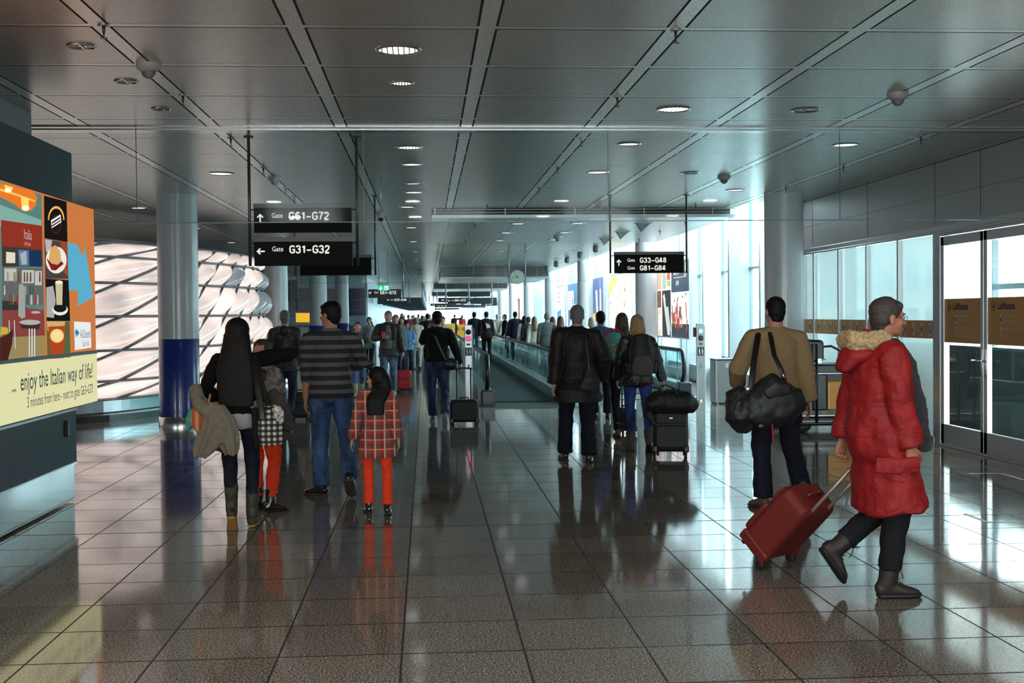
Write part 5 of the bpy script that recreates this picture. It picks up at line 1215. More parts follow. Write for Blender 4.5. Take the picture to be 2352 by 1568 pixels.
        mb.loft([q[0] for q in zs], [(q[1], q[2]) for q in zs], side=Tw @ V((1, 0, 0)), n=22, capk=.12)
        sl = g.get('sleeve', 1.0); yoke(mb, .046, t*.75); ts = g.get('st', t)
        for i in range(2):
            if sl <= 0: continue
            sh_ = g.get('shoulder', 0)
            pts = [S[i]+V((0, 0, -.008)), lerp(S[i], E[i], .33), lerp(S[i], E[i], .75), E[i]]; rs = [.050*s*w0+ts*.75+sh_, .050*s*w0+ts, .044*s*w0+ts, .041*s*w0+ts]
            if sl > .5:
                u = min(.98, (sl-.5)*2); pts += [lerp(E[i], Wr[i], u*.5), lerp(E[i], Wr[i], u)]; rs += [.040*s*w0+ts*.95, .033*s*w0+ts*.85+g.get('cuff', 0)]
            mb.loft(pts, [(r, r) for r in rs], n=14, capk=.2, cap0=.9)
        if g.get('hood'):
            mb.loft([sp(1.47, -.09, -.06), sp(1.43, -.04, -.115), sp(1.42, .04, -.115), sp(1.47, .09, -.06)], [(.035*s, .045*s)]*4, side=(0, 0, 1), n=12); mb.ell((0, 0, 0), (.085*s, .045*s, .075*s), 12, 8, Matrix.Translation(sp(1.44, 0, -.125)))
        if g.get('collar'):
            c = g['collar']; R_ = []
            for zz, rr in ((1.45, .088), (1.50, .076), (1.50+c, .074), (1.50+c, .064), (1.47, .06)):
                R_.append([sp(zz, rr*math.cos(2*PI*k/20)*(1.0), -.005+rr*.95*math.sin(2*PI*k/20)-(0.0)) for k in range(20)])
            mb.rings(R_, True)
        o = fin(mb, name, g['mat'], root, vox if g.get('t', .02) < .03 else max(vox, .009), disp=g.get('disp', .03), tex=g.get('tex'), sm=g.get('sm', 3))
        return o
    if under: garment(under, under.get('name', 'shirt'))
    go = garment(top, top.get('name', 'jacket'))
    # ---- hair
    if hair:
        mb = MB(); k = hair['k']; E2 = lambda c, r: mb.ell(c, r, 16, 12, HR)
        vol = hair.get('vol', 0)
        E2((0, -.020, .044), (.080+vol, .096+vol, .084+vol)); E2((0, -.045, .0), (.073+vol, .066+vol, .070))
        if k in ('short', 'crop'): E2((0, -.056, -.042), (.058, .042, .050))
        if hair.get('fringe'): E2((0, .045, .070), (.062, .040, .032))
        if k == 'bob': E2((0, -.035, -.03), (.092+vol, .075+vol, .085)); 
        if k == 'bun': E2((0, -.10, .03), (.04, .04, .04))
        if k == 'pony': mb.loft([hm(0, -.10, .03), hm(0, -.15, -.02), hm(0, -.15, -.12)], [(.03*s, .03*s), (.035*s, .035*s), (.015*s, .015*s)], n=10)
        if k == 'long':
            L = hair.get('len', .42); wd = hair.get('wd', .10)
            P = [hm(0, -.03, .07), hm(0, -.055, 0), hm(0, -.075, -.09)]
            m_ = 1+max(0, wd-.10)*5; R_ = [(.070*s*hs, .06*s*hs), (.082*s*hs*m_, .058*s*hs), (.09*s*hs*m_, .050*s*hs*m_)]
            b0 = sp(1.40, 0, -.10-top.get('t', .02)*.7); n_ = 4
            for q in range(1, n_+1):
                z = 1.42-(L-.20)*q/n_; P.append(sp(z, 0, -.105-top.get('t', .02)*.8)); R_.append((wd*s*(1-.12*(q/n_)**2), .036*s*(1-.3*q/n_)))
            mb.loft(P, R_, n=18, capk=.4)
            for q in (-1, 1): mb.loft([hm(.066*q, -.01, .05), hm(.078*q, .0, -.03), hm(.080*q, -.01, -.11), sp(1.43, q*.085, -.04)], [(.018*s, .035*s), (.016*s, .036*s), (.02*s, .034*s), (.02*s, .03*s)], n=10)
        fin(mb, 'hair', hair['mat'], root, max(vox*.8, .007), disp=hair.get('disp', .010), tex=_ht, sm=2)
    # ---- face details
    if face:
        wh = M('eye_white', (.62, .60, .57), rough=.25); ir = M('iris_dark', (.02, .012, .008), rough=.15)
        for q in (-1, 1):
            mb = MB(); mb.smooth = True; mb.mat(wh); mb.ell((.030*q, .0755, .002), (.013, .009, .008), 12, 8, HR); mb.mat(ir); mb.ell((.030*q, .0835, .002), (.0055, .003, .0055), 10, 6, HR); mb.build('eye', None, root)
        mb = MB(); mb.smooth = True
        for q in (-1, 1): mb.loft([hm(.014*q, .089, .019), hm(.032*q, .085, .026), hm(.048*q, .070, .020)], [(.004*s, .004*s), (.005*s, .004*s), (.003*s, .003*s)], n=8)
        mb.build('eyebrows', face.get('brow', M('brow_dark', (.03, .02, .015), rough=.8)), root)
        mb = MB(); mb.smooth = True; mb.ell((0, .0885, -.060), (.021, .005, .0045), 12, 6, HR); mb.ell((0, .0875, -.067), (.018, .005, .005), 12, 6, HR); mb.build('lips', M('lips', (.36, .12, .10), rough=.4), root)
        if face.get('beard'):
            mb = MB(); mb.ell((0, .045, -.088), (.045, .047, .034), 14, 10, HR)
            for q in (-1, 1): mb.ell((.048*q, .03, -.055), (.018, .038, .04), 12, 8, HR); mb.ell((.014*q, .088, -.050), (.016, .008, .006), 10, 6, HR)
            fin(mb, 'beard', face['beard'], root, .006, disp=.004, tex=_ht, sm=1)
        if face.get('glasses'):
            mb = MB(); gm = M('glasses_frame', (.03, .03, .03), rough=.2, metal=.6)
            for q in (-1, 1):
                mb.tube([hm(.031*q+.021*math.cos(a), .094, .0+.015*math.sin(a)) for a in [2*PI*k/14 for k in range(15)]], .0014*s, 5)
                mb.tube([hm(.052*q, .094, .003), hm(.078*q, .05, .004), hm(.080*q, -.01, .002)], .0014*s, 5)
            mb.tube([hm(-.010, .095, .002), hm(.010, .095, .002)], .0014*s, 5); mb.build('glasses', gm, root)
    if scarf:
        mb = MB(); mb.loft([sp(1.48, .088*math.cos(a), .005+.085*math.sin(a)) for a in [PI*.6+2*PI*k/14 for k in range(13)]], [(.034*s, .026*s)]*13, side=(0, 0, 1), n=10)
        for e_ in scarf.get('ends', ()): mb.loft([sp(z, x, y) for x, y, z in e_], [(scarf.get('w', .045)*s, .013*s)]*len(e_), side=scarf.get('side', (1, 0, 0)), n=10)
        fin(mb, 'scarf', scarf['mat'], root, max(vox, .009), disp=.015, sm=2)
    J = dict(root=root, sp=sp, hm=hm, S=S, E=E, W=Wr, K=K, A=A, s=s, HR=HR, pz=pz)
    if extra: extra(J)
    return J
def wpos(J, v): return Matrix.Translation(J['root'].location) @ Matrix.Rotation(J['root'].rotation_euler.z, 4, 'Z') @ Vector(v)
black = fabric('black', (.012, .012, .015)); blackh = M('hair_black', (.004, .003, .003), rough=.65, bump=.08, bscale=60, stretch=(1, 1, .06), spec=.3)
brownh = M('hair_brown', (.055, .028, .015), rough=.5, bump=.6, bscale=90, stretch=(1, 1, .08)); greyh = M('hair_grey', (.15, .14, .135), rough=.6, noise_=.2, nscale=90, bump=.5, bscale=110)
blondh = M('hair_blond', (.42, .24, .10), rough=.5, noise_=.35, nscale=50, bump=.6, bscale=90, stretch=(1, 1, .08)); salt = M('hair_salt_pepper', (.050, .040, .033), rough=.6, noise_=.6, nscale=120, bump=.5, bscale=110)
leather = M('shoe_leather_black', (.012, .012, .012), rough=.25); jeans_b = denim('blue', (.050, .095, .21)); jeans_d = denim('dark', (.018, .026, .055)); navyt = fabric('navy', (.010, .012, .022), rough=.75)
R_ = math.radians
def X(px, Y): return (px-980)*Y/FPX*1.0
def place(px, Y): return (at_y(px, 900, Y).x, Y)
# 1 red parka man ---------------------------------------------------------------
redm = M('parka_red', (.29, .003, .005), rough=.65, noise_=.15, nscale=8, bump=.25, bscale=12, folds=.32, fscale=5)
fur = M('fur_trim', (.48, .34, .17), rough=.95, noise_=.35, nscale=60, bump=1, bscale=120)
def ex_red(J):
    sp, s, root = J['sp'], J['s'], J['root']
    mb = MB(); mb.loft([sp(1.52, -.10, -.01), sp(1.50, -.115, -.09), sp(1.50, -.06, -.185), sp(1.50, .06, -.185), sp(1.50, .115, -.09), sp(1.52, .10, -.01)], [(.045, .040), (.055, .05), (.060, .055), (.060, .055), (.055, .05), (.045, .040)], side=(0, 0, 1), n=12)
    fin(mb, 'fur_trim', fur, root, .009, disp=.028, tex=_ht, sm=1)
    mb = MB(); mb.loft([sp(1.44, 0, -.08), sp(1.40, 0, -.19), sp(1.335, 0, -.235)], [(.12, .07), (.12, .065), (.07, .035)], n=14); mb.loft([sp(1.46, .08, .0), sp(1.50, .07, -.07), sp(1.55, .0, -.09), sp(1.50, -.07, -.07), sp(1.46, -.08, 0)], [(.022, .02)]*5, side=(0, 0, 1), n=8)
    fin(mb, 'hood', redm, root, .009, disp=.012, sm=2)
    mb = MB(); mb.box(.12, .20, -.10, .12, 0, .012, T=Matrix.Translation(sp(.80, .05, 0))) if False else mb.loft([sp(.80, .245, -.13), sp(.79, .255, 0), sp(.80, .245, .12)], [(.05, .012)]*3, side=(0, 0, 1), n=10)
    fin(mb, 'pocket_flap', redm, root, .008, sm=1)
c = place(2022, 6.98)
J = human('person walking right in long red parka with fur hood and grey scarf', c, -PI/2+.05, 1.745,
    feet=[(.09, .0, .088, 0, -.05), (-.09, -.24, .26, .95)], hands=[(.235, .10, .76), (-.24, -.16, .80)],
    top=dict(mat=redm, t=.055, st=.038, hem=.53, flare=.045, disp=.05, tex=_pt, belly=.02, name='parka', cuff=.012, sm=3, shoulder=.0), bottom=dict(mat=fabric('charcoal', (.012, .012, .014)), cuff=.066, t=.024, end=.80),
    shoes=dict(mat=M('boot_brown_black', (.022, .016, .014), rough=.55, bump=.3, bscale=40), shaft=.20, r=.056, w=1.18, name='boot', laces=M('lace_dark', (.03, .025, .02), rough=.7), sole_t=.016),
    hair=dict(k='short', mat=salt, fringe=True, vol=.002, disp=.008), head=(.0, 0), skin=M('skin_ruddy', (.42, .17, .10), rough=.5, noise_=.08, nscale=60), vox=.008, build=1.06,
    face=dict(glasses=True), curl=(.5, 1.2), extra=ex_red, hoff=(0, .03),
    scarf=dict(mat=fabric('scarf_grey', (.045, .042, .045)), w=.042, side=(.5, 1, 0), ends=([(.07, .07, 1.47), (.11, .13, 1.36), (.13, .175, 1.15), (.13, .20, .98), (.12, .215, .86)], [(-.05, .09, 1.45), (.02, .16, 1.3), (.05, .20, 1.1), (.05, .22, .95)])))
JRED = J
# 2 tan jacket man ----------------------------------------------------------------
c = place(1782, 10.12)
JTAN = human('person in tan jacket walking away with black shoulder bags and dark trousers', c, .0, 1.80,
    feet=[(.14, -.26, .22, 1.05), (-.10, .05, .085, .0, .3)], hands=[(.30, .03, .80), (-.26, .24, 1.02)],
    top=dict(mat=fabric('tan', (.33, .22, .115), bump=.5, bscale=300, noise_=.15, nscale=160), t=.030, hem=.80, flare=.012, disp=.03, tex=_lt, collar=.012, cuff=.012), bottom=dict(mat=navyt, cuff=.078, t=.024, end=.97),
    shoes=dict(mat=M('shoe_brown', (.10, .07, .05), rough=.4), w=1.1, sole=M('sole_dark', (.03, .025, .022), rough=.7)), hair=dict(k='short', mat=blackh, disp=.006), poles=(None, (-.7, -.9, -.4)), vox=.009, head=(.12, 0), skin=M('skin_pink', (.50, .24, .17), rough=.5), build=1.06, curl=(.6, .9))
# 3 dark coat man -----------------------------------------------------------------
c = place(1327, 13.65)
JDC = human('person seen from behind in long black coat with cropped grey hair', c, .0, 1.79,
    feet=[(.115, -.05, .083, .1), (-.13, .18, .085, 0)], hands=[(.27, .10, .92), (-.27, .0, .84)],
    top=dict(mat=M('coat_black_leather', (.012, .010, .010), rough=.55, folds=.26, bump=.12, bscale=20, spec=.3), t=.042, hem=.72, flare=.045, disp=.05, tex=_lt, collar=.03, shoulder=.015, cuff=.015, name='coat'), bottom=dict(mat=navyt, cuff=.085, t=.026, end=.98),
    shoes=dict(mat=M('shoe_leather_brown', (.05, .022, .014), rough=.25), w=1.1), hair=dict(k='crop', mat=greyh, disp=.003), poles=((.6, -1, 0), (-.6, -1, 0)), build=1.07, vox=.010, skin=SKIN)
# 4 backpack woman ------------------------------------------------------------------
c = place(1464, 14.5)
JBW = human('person with long reddish-blond hair, black and grey backpack and blue jeans', c, -.08, 1.66,
    feet=[(.12, -.12, .14, .6), (-.06, .12, .080, .0)], hands=[(.33, -.02, .86), (-.24, .14, .92)], fem=True,
    top=dict(mat=M('jacket_dark_leather', (.022, .020, .018), rough=.45, folds=.26, bump=.3, bscale=20), t=.030, hem=.88, disp=.03, hood=True, cuff=.006), bottom=dict(mat=denim('bright', (.035, .065, .24)), cuff=.045, t=.008, end=.85, disp=.012),
    shoes=dict(mat=M('boot_olive', (.075, .055, .038), rough=.7, bump=.4, bscale=30), shaft=.16, r=.055, w=1.05, name='boot', laces=M('lace_brown', (.08, .06, .04), rough=.8)), hair=dict(k='long', mat=blondh, len=.24, wd=.075, vol=.004), vox=.010, build=.98, head=(.25, .08), poles=((1, -.6, 0), None))
# 5 woman with turquoise backpack -----------------------------------------------------
c = place(1430, 16.3)
JKW = human('person in black wearing a turquoise backpack, half hidden by the blonde one', c, .0, 1.68,
    feet=[(.09, .05, .083, 0), (-.07, -.02, .083, .1)], hands=[(.26, .05, .85), (-.22, .03, .90)], fem=True,
    top=dict(mat=black, t=.022, hem=.90), bottom=dict(mat=black, cuff=.055, t=.012), shoes=dict(mat=M('boot_tan', (.16, .09, .05), rough=.6), shaft=.12, r=.05, name='boot'), hair=dict(k='long', mat=brownh, len=.20, wd=.07), vox=.011, build=.95)
# 6 blue shirt man --------------------------------------------------------------------
c = place(1381, 19.2)
human('person with black hair in blue shirt and dark trousers behind the black coat', c, .0, 1.72,
    feet=[(.10, .0, .083, 0), (-.09, .1, .083, 0)], hands=[(.24, .10, .88), (-.24, .1, .9)], top=dict(mat=fabric('blue_shirt', (.055, .12, .30)), t=.018, hem=.90, name='shirt'), bottom=dict(mat=navyt, cuff=.07), shoes=dict(mat=leather), hair=dict(k='short', mat=blackh, disp=.005), vox=.012, skin=SKIN_D)
c = place(1361, 23.5)
human('person with white-blond hair, only the head and dark shoulders showing behind others', c, .0, 1.60, feet=[(.1, 0, .083), (-.1, 0, .083)], hands=[(.2, .1, .85), (-.2, .1, .85)], fem=True, top=dict(mat=navyt, t=.02, hem=.85), bottom=dict(mat=black), shoes=dict(mat=leather), hair=dict(k='bob', mat=M('hair_white', (.45, .40, .33), rough=.6)), vox=.014)
# 8 striped man ------------------------------------------------------------------------
c = place(760, 11.45)
stripm = stripes('striped_knit', (.105, .105, .105), (.018, .018, .020), .082, .54)
JST = human('person in grey and black striped sweater and blue jeans, head turned left', c, .10, 1.81,
    feet=[(.15, -.33, .21, .75, -.25), (-.10, .0, .083, .0, .85)], hands=[(.10, .26, 1.10), (-.23, -.02, .78)], poles=((1, -.35, -.2), (-.4, -1, 0)),
    top=dict(mat=stripm, t=.016, hem=.90, sleeve=.72, disp=.022, collar=.01, name='sweater'), bottom=dict(mat=jeans_b, cuff=.072, t=.020, end=.98, disp=.035),
    shoes=dict(mat=M('trainer_black', (.012, .012, .013), rough=.25), w=1.12, sole=M('sole_brownish', (.07, .05, .035), rough=.5), laces=M('lace_white', (.5, .5, .5), rough=.6)), hair=dict(k='short', mat=blackh, fringe=True, disp=.006, vol=.003), head=(.85, -.03), skin=SKIN_D, vox=.009, build=1.08, face=dict())
# 9 plaid girl ----------------------------------------------------------------------------
c = place(864, 10.3)
plm = plaid('red_tartan', (.50, .016, .016), (.09, .035, .03), (.16, .10, .07), (.58, .48, .32), .80)
orangep = fabric('vermilion', (.80, .055, .018), bump=.3, bscale=40)
JGP = human('child with long black hair in red tartan jacket and vermilion trousers, looking left', c, -.02, 1.24,
    feet=[(.085, -.06, .062, .15, -.05), (-.075, .03, .062, .0, .25)], hands=[(.275, .03, .77), (-.33, -.02, .72)], poles=(None, (-.6, -1, -.2)),
    top=dict(mat=plm, t=.026, hem=.70, flare=.018, disp=.015, collar=.008), bottom=dict(mat=orangep, cuff=.062, t=.012, end=.92, disp=.02),
    shoes=dict(mat=M('patent_black', (.010, .010, .011), rough=.08, coat=.6), shaft=.09, r=.048, name='ankle_boot', w=1.08), hair=dict(k='long', mat=blackh, len=.42, wd=.115, vol=.003, disp=.004), head=(1.15, .0), child=1.18, fem=True, vox=.008, face=dict(), skin=SKIN, build=.98)
# 10 woman in black ---------------------------------------------------------------------------
c = place(547, 9.72)
JWB = human('person in black top with very long black hair, carrying bags on both arms', c, .0, 1.64,
    feet=[(.085, .06, .083, .0, -.05), (-.045, -.10, .135, .75, .1)], hands=[(.30, .30, 1.42), (-.16, .22, 1.02)], poles=((1, -.1, .15), (-1, -.4, -.4)),
    top=dict(mat=M('knit_black', (.007, .007, .008), rough=.9, spec=.1, bump=.2, bscale=60), t=.018, hem=.955, disp=.018, waist=.0, name='cardigan'), under=dict(mat=fabric('white_linen', (.42, .41, .39)), t=.012, hem=.87, sleeve=0, name='shirt'),
    bottom=dict(mat=fabric('leggings', (.010, .012, .022), rough=.7), cuff=.048, t=.008, end=.8, disp=.015),
    shoes=dict(mat=M('boot_camo', (.045, .042, .022), rough=.6, noise_=.7, nscale=18, bump=.3, bscale=30), shaft=.26, r=.052, w=1.05, name='boot', sole=M('sole_amber', (.38, .20, .05), rough=.6), disp=.012), hair=dict(k='long', mat=blackh, len=.58, wd=.165, vol=.022, disp=.004), fem=True, vox=.009, build=1.0)
# 11 girl behind her --------------------------------------------------------------------------------
c = place(600, 10.55)
JG2 = human('child in vermilion trousers and black lace boots looking back over her shoulder', c, -.15, 1.49,
    feet=[(.07, -.02, .072, .0, -.9), (-.07, .12, .072, .0, -.3)], hands=[(.24, .10, .80), (-.20, .12, .85)],
    top=dict(mat=M('print_blouse', (.20, .17, .15), rough=.8, noise_=.9, nscale=22), t=.018, hem=.86, disp=.015, name='blouse'), bottom=dict(mat=orangep, cuff=.055, t=.022, end=.86, disp=.03),
    shoes=dict(mat=M('patent_black', (.010, .010, .011)), shaft=.14, r=.052, name='boot', laces=dark, w=1.1), hair=dict(k='long', mat=brownh, len=.28, wd=.085), head=(2.95, .0), child=1.10, fem=True, vox=.009, face=dict(), build=.95)
# 12 hooded jacket man -----------------------------------------------------------------------------------
c = place(656, 19.5)
JHJ = human('person with short grey hair in black hooded jacket and jeans carrying white bags', c, .0, 1.78,
    feet=[(.08, -.16, .15, .6), (-.05, .06, .083, 0)], hands=[(.24, .06, .86), (-.26, .02, .84)], top=dict(mat=M('jacket_black', (.016, .016, .018), rough=.5, folds=.26, bump=.3, bscale=25), t=.032, hem=.82, hood=True, disp=.035, flare=.02), bottom=dict(mat=jeans_d, cuff=.062, t=.014), shoes=dict(mat=leather), hair=dict(k='short', mat=greyh, disp=.005), vox=.011)
# 13 phone man -------------------------------------------------------------------------------------------
c = place(1006, 19.1)
def ex_phone(J):
    pass
JPH = human('person in black hoodie and jeans holding a phone to the ear, walking away', c, -.0, 1.74,
    feet=[(.10, -.14, .14, .75, -.1), (-.08, .08, .083, .0, .1)], hands=[(.36, -.08, .88), (-.15, .07, 1.415)], poles=((.8, -1, 0), (-1, -.1, -1.6)), curl=(1.2, .9), palm=(None, (1, .2, 0)), fdir=(None, (.25, .05, 1)),
    top=dict(mat=fabric('hoodie_black', (.012, .012, .014)), t=.026, hem=.93, hood=True, disp=.03, name='hoodie'), bottom=dict(mat=denim('mid', (.035, .055, .12)), cuff=.072, t=.020, disp=.03), shoes=dict(mat=M('trainer_grey', (.10, .08, .07), rough=.5), sole=M('sole_pale', (.35, .34, .32), rough=.6)), hair=dict(k='short', mat=blackh, disp=.012, vol=.006), vox=.011, skin=SKIN_D)
# 14 bearded man ---------------------------------------------------------------------------------------------
c = place(894, 25.9)
def openjacket(J, m, w_=.05):
    pass
JBM = human('person with grey beard facing the camera in dark jacket, holding a red cup', c, PI, 1.78,
    feet=[(.10, .10, .083, 0, -.1), (-.09, -.06, .083, .1, .1)], hands=[(.12, .26, 1.20), (-.30, .05, .86)], poles=((1, -.6, -.5), None), curl=(1.0, .8), palm=((-1, .2, 0), None),
    top=dict(mat=M('jacket_charcoal', (.040, .036, .034), rough=.6, folds=.26, bump=.3, bscale=25), t=.030, hem=.80, disp=.03, collar=.03), under=None, bottom=dict(mat=denim('faded', (.12, .18, .26)), cuff=.070, t=.018), shoes=dict(mat=M('trainer_white', (.55, .55, .53), rough=.5), w=1.1, sole=M('sole_pale', (.35, .34, .32))), hair=dict(k='crop', mat=greyh, disp=.003), vox=.011, face=dict(beard=M('beard_grey', (.34, .32, .30), rough=.8, noise_=.4, nscale=100)), build=1.08,
    scarf=dict(mat=M('jacket_collar_dark', (.020, .018, .018), rough=.7), w=.05, ends=([(.10, .10, 1.47), (.105, .135, 1.3), (.10, .14, 1.15)], [(-.10, .10, 1.47), (-.105, .135, 1.3), (-.10, .14, 1.15)])),
    extra=lambda J: fin((lambda q: (q.loft([J['sp'](.98, 0, .105), J['sp'](1.15, 0, .112), J['sp'](1.32, 0, .118), J['sp'](1.44, 0, .078)], [(.085, .045), (.082, .045), (.078, .042), (.05, .035)], n=14), q)[1])(MB()), 'sweater', fabric('sweater_grey', (.16, .16, .165)), J['root'], .011, disp=.01, sm=1))
# 15 scarf woman -------------------------------------------------------------------------------------------------
c = place(823, 25.3)
JSW = human('person facing the camera in grey coat, mauve scarf, jeans and beige boots', c, PI+.1, 1.56,
    feet=[(.06, .12, .080, 0), (-.06, -.10, .09, .15)], hands=[(.24, .08, .88), (-.10, .26, 1.16)], poles=(None, (-1, -.6, -.5)), curl=(.6, 1.1), palm=(None, (1, .2, 0)), fem=True,
    top=dict(mat=fabric('coat_grey', (.07, .075, .08)), t=.032, hem=.86, disp=.03, name='coat'), bottom=dict(mat=denim('mid2', (.06, .11, .24)), cuff=.045, t=.008, end=.7), shoes=dict(mat=M('boot_beige', (.30, .26, .20), rough=.8), shaft=.22, r=.058, name='boot'), hair=dict(k='bun', mat=brownh, disp=.006), vox=.011, face=dict(), scarf=dict(mat=fabric('scarf_mauve', (.17, .10, .10)), w=.05, ends=([(.04, .10, 1.45), (.06, .15, 1.3), (.06, .155, 1.05), (.05, .15, .88)], [(-.04, .11, 1.44), (-.03, .155, 1.25)])))
# others in the middle distance ------------------------------------------------------------------------------------
def mid_person(label, px, Y, H, yaw, topc, botc, hairm, hk='short', fem=False, coat=.90, grp=None, walk=True, seed=0, name='jacket', sk=None, shoe=None, arms=None, legs=None, vx=.016, t=.024, face=None, x=None, fl=.01, zf=False):
    rr = random.Random(seed*7+3); w_ = .12+.1*rr.random() if walk else .03; sg = rr.choice((1, -1))
    fe = [(.09, .10*sg+w_*.6*sg, .083, 0 if sg > 0 else .4), (-.08, -.10*sg-w_*.6*sg, .083, 0 if sg < 0 else .4)]
    fe = [(a, b, c_+(.05 if p_ else 0), p_) for a, b, c_, p_ in fe]
    ha = arms or [(.24, -.10*sg, .84), (-.24, .12*sg, .84)]
    p = (x, Y, .03 if zf else 0) if x is not None else (*place(px, Y), .03 if zf else 0)
    key = '%.3f_%.3f_%.3f' % topc; kb = '%.3f_%.3f_%.3f' % botc
    return human(label, p, yaw, H, fe, ha, top=dict(mat=fabric(key, topc), t=t, hem=coat, disp=.02, name=name, flare=fl if coat < .88 else 0), bottom=dict(mat=fabric(kb, botc), cuff=.058 if fem else .07, t=.014), shoes=dict(mat=shoe or leather), hair=dict(k=hk, mat=hairm, len=.34, wd=.08, disp=.006), fem=fem, vox=vx, skin=sk, face=face, grp=grp)
mid_person('person in pale blue blouse and black trousers with white handbag, facing the camera', 850, 36, 1.66, PI-.2, (.30, .42, .47), (.012, .012, .014), brownh, 'pony', True, .88, seed=1, name='blouse', arms=[(.22, .1, .85), (-.14, .16, 1.1)], vx=.013, face=dict())
mid_person('balding person in open dark jacket and light shirt just right of the bearded man', 911, 31, 1.72, PI, (.20, .23, .28), (.02, .02, .03), M('hair_thin', (.20, .13, .10), rough=.7), 'crop', False, .86, seed=2, vx=.013, face=dict())
mid_person('dark-haired person in maroon cardigan behind the balding man', 924, 37, 1.66, PI, (.05, .012, .02), (.012, .012, .014), blackh, 'short', False, .86, seed=3)
mid_person('person in bright blue jacket facing the camera holding white papers', 937, 33.5, 1.50, PI, (.12, .28, .52), (.02, .03, .06), brownh, 'long', True, .86, seed=4, vx=.013, face=dict(), arms=[(.1, .24, 1.12), (-.12, .24, 1.08)])
JCW = mid_person('person with blond bob in long cream coat, pulling a purple suitcase', 958, 37.6, 1.64, 0, (.62, .57, .47), (.55, .52, .45), M('hair_honey', (.36, .25, .13), rough=.6), 'bob', True, .78, seed=5, vx=.013, t=.03, name='coat', arms=[(.24, .05, .84), (-.28, -.05, .84)], shoe=M('shoe_cream', (.5, .45, .38), rough=.5))
mid_person('dark-haired person in light grey top, just right of the phone user', 1018, 30, 1.66, PI, (.42, .45, .48), (.03, .03, .04), blackh, 'short', False, .88, seed=6)
mid_person('person in grey-green jacket in the crowd behind the cream coat', 972, 46, 1.70, 0, (.10, .14, .14), (.03, .03, .04), greyh, 'short', False, .82, seed=7)
mid_person('person in black jacket in the crowd left of the phone user', 984, 44, 1.76, 0, (.02, .025, .03), (.02, .02, .02), blackh, 'short', False, .82, seed=8)
mid_person('person in dark suit with jeans standing on the left walkway belt beyond the red lamp', 1089, 47, 1.76, 0, (.015, .018, .028), (.06, .12, .25), blackh, 'short', False, .84, seed=9, walk=False, x=1.83, zf=True)
mid_person('person in black and red jacket with white papers under the arm', 1115, 43, 1.76, 0, (.02, .014, .018), (.015, .015, .018), blackh, 'short', False, .82, seed=10, walk=False, x=2.1, zf=True)
mid_person('person with white hair in beige trench coat, hands behind the back', 1144, 54, 1.70, 0, (.46, .43, .34), (.30, .28, .22), M('hair_white', (.45, .40, .33)), 'short', False, .70, seed=11, walk=False, arms=[(.08, -.18, .95), (-.08, -.2, .95)], name='trench_coat', t=.04)
mid_person('person in black uniform with tied dark hair, facing left beside the beige trench coat', 1161, 50.5, 1.69, PI*.6, (.010, .011, .018), (.010, .011, .018), blackh, 'bob', True, .84, seed=12, walk=False)
mid_person('tall person in dark navy suit standing right of the uniformed one', 1185, 43.5, 1.79, 0, (.010, .014, .028), (.010, .012, .022), blackh, 'short', False, .80, seed=13, walk=False)
mid_person('person with long black hair and pale pink top beyond the balustrade', 1206, 40.0, 1.63, 0, (.55, .36, .34), (.03, .03, .04), blackh, 'long', True, .86, seed=14, walk=False)
mid_person('shorter person with dark hair in slate jacket beyond the balustrade', 1216, 37.8, 1.60, 0, (.03, .04, .055), (.02, .02, .03), brownh, 'short', False, .84, seed=15, walk=False, x=None)
mid_person('person with long light brown hair in cream jacket beyond the balustrade', 1229, 35.6, 1.61, 0, (.50, .46, .40), (.3, .28, .25), M('hair_light_brown', (.14, .07, .035), rough=.5), 'long', True, .84, seed=16, walk=False, vx=.013)
mid_person('person with grey hair in grey-green sweater with shoulder strap', 1258, 31.9, 1.715, 0, (.13, .16, .16), (.05, .05, .06), greyh, 'short', False, .88, seed=17, walk=False, vx=.013, name='sweater')
mid_person('person with dark hair just right of the grey-green sweater', 1271, 33.2, 1.60, 0, (.05, .04, .04), (.02, .02, .03), brownh, 'long', True, .86, seed=18, walk=False)
mid_person('person with long brown hair beside the black coat collar', 1289, 29.8, 1.62, 0, (.10, .06, .05), (.02, .02, .03), brownh, 'long', True, .86, seed=19, walk=False)
mid_person('small distant person in dark coat photographing with raised arm', 1046, 84, 1.72, 0, (.012, .014, .02), (.012, .014, .02), blackh, 'short', False, .7, seed=20, walk=False, arms=[(.35, .25, 1.45), (-.24, 0, .84)], vx=.022)
mid_person('small distant person in red jacket near the yellow hoarding', 1063, 87.5, 1.66, 0, (.35, .02, .03), (.02, .02, .03), blackh, 'short', False, .84, seed=21, vx=.022)
mid_person('person partly hidden behind the blue column at the light wall', 590, 38, 1.72, 0, (.015, .02, .09), (.01, .01, .02), blackh, 'short', False, .84, seed=22)
rr = random.Random(12)
for k in range(14):
    Yk = 55+k*4.2; pxk = (905, 925, 940, 952, 963, 930, 985, 972, 1000, 948, 990, 1009, 962, 978)[k]
    pal = rr.choice(((.02, .02, .03), (.30, .28, .25), (.05, .10, .22), (.22, .05, .05), (.45, .44, .42), (.05, .06, .06)))
    mid_person('far-off traveller in the crowd near the vanishing point', pxk, Yk, 1.6+.2*rr.random(), rr.choice((0, PI)), pal, (.02, .025, .04), rr.choice((blackh, brownh, greyh)), rr.choice(('short', 'short', 'bob')), False, .84, seed=30+k, vx=.024, grp='far-off travellers near the vanishing point')
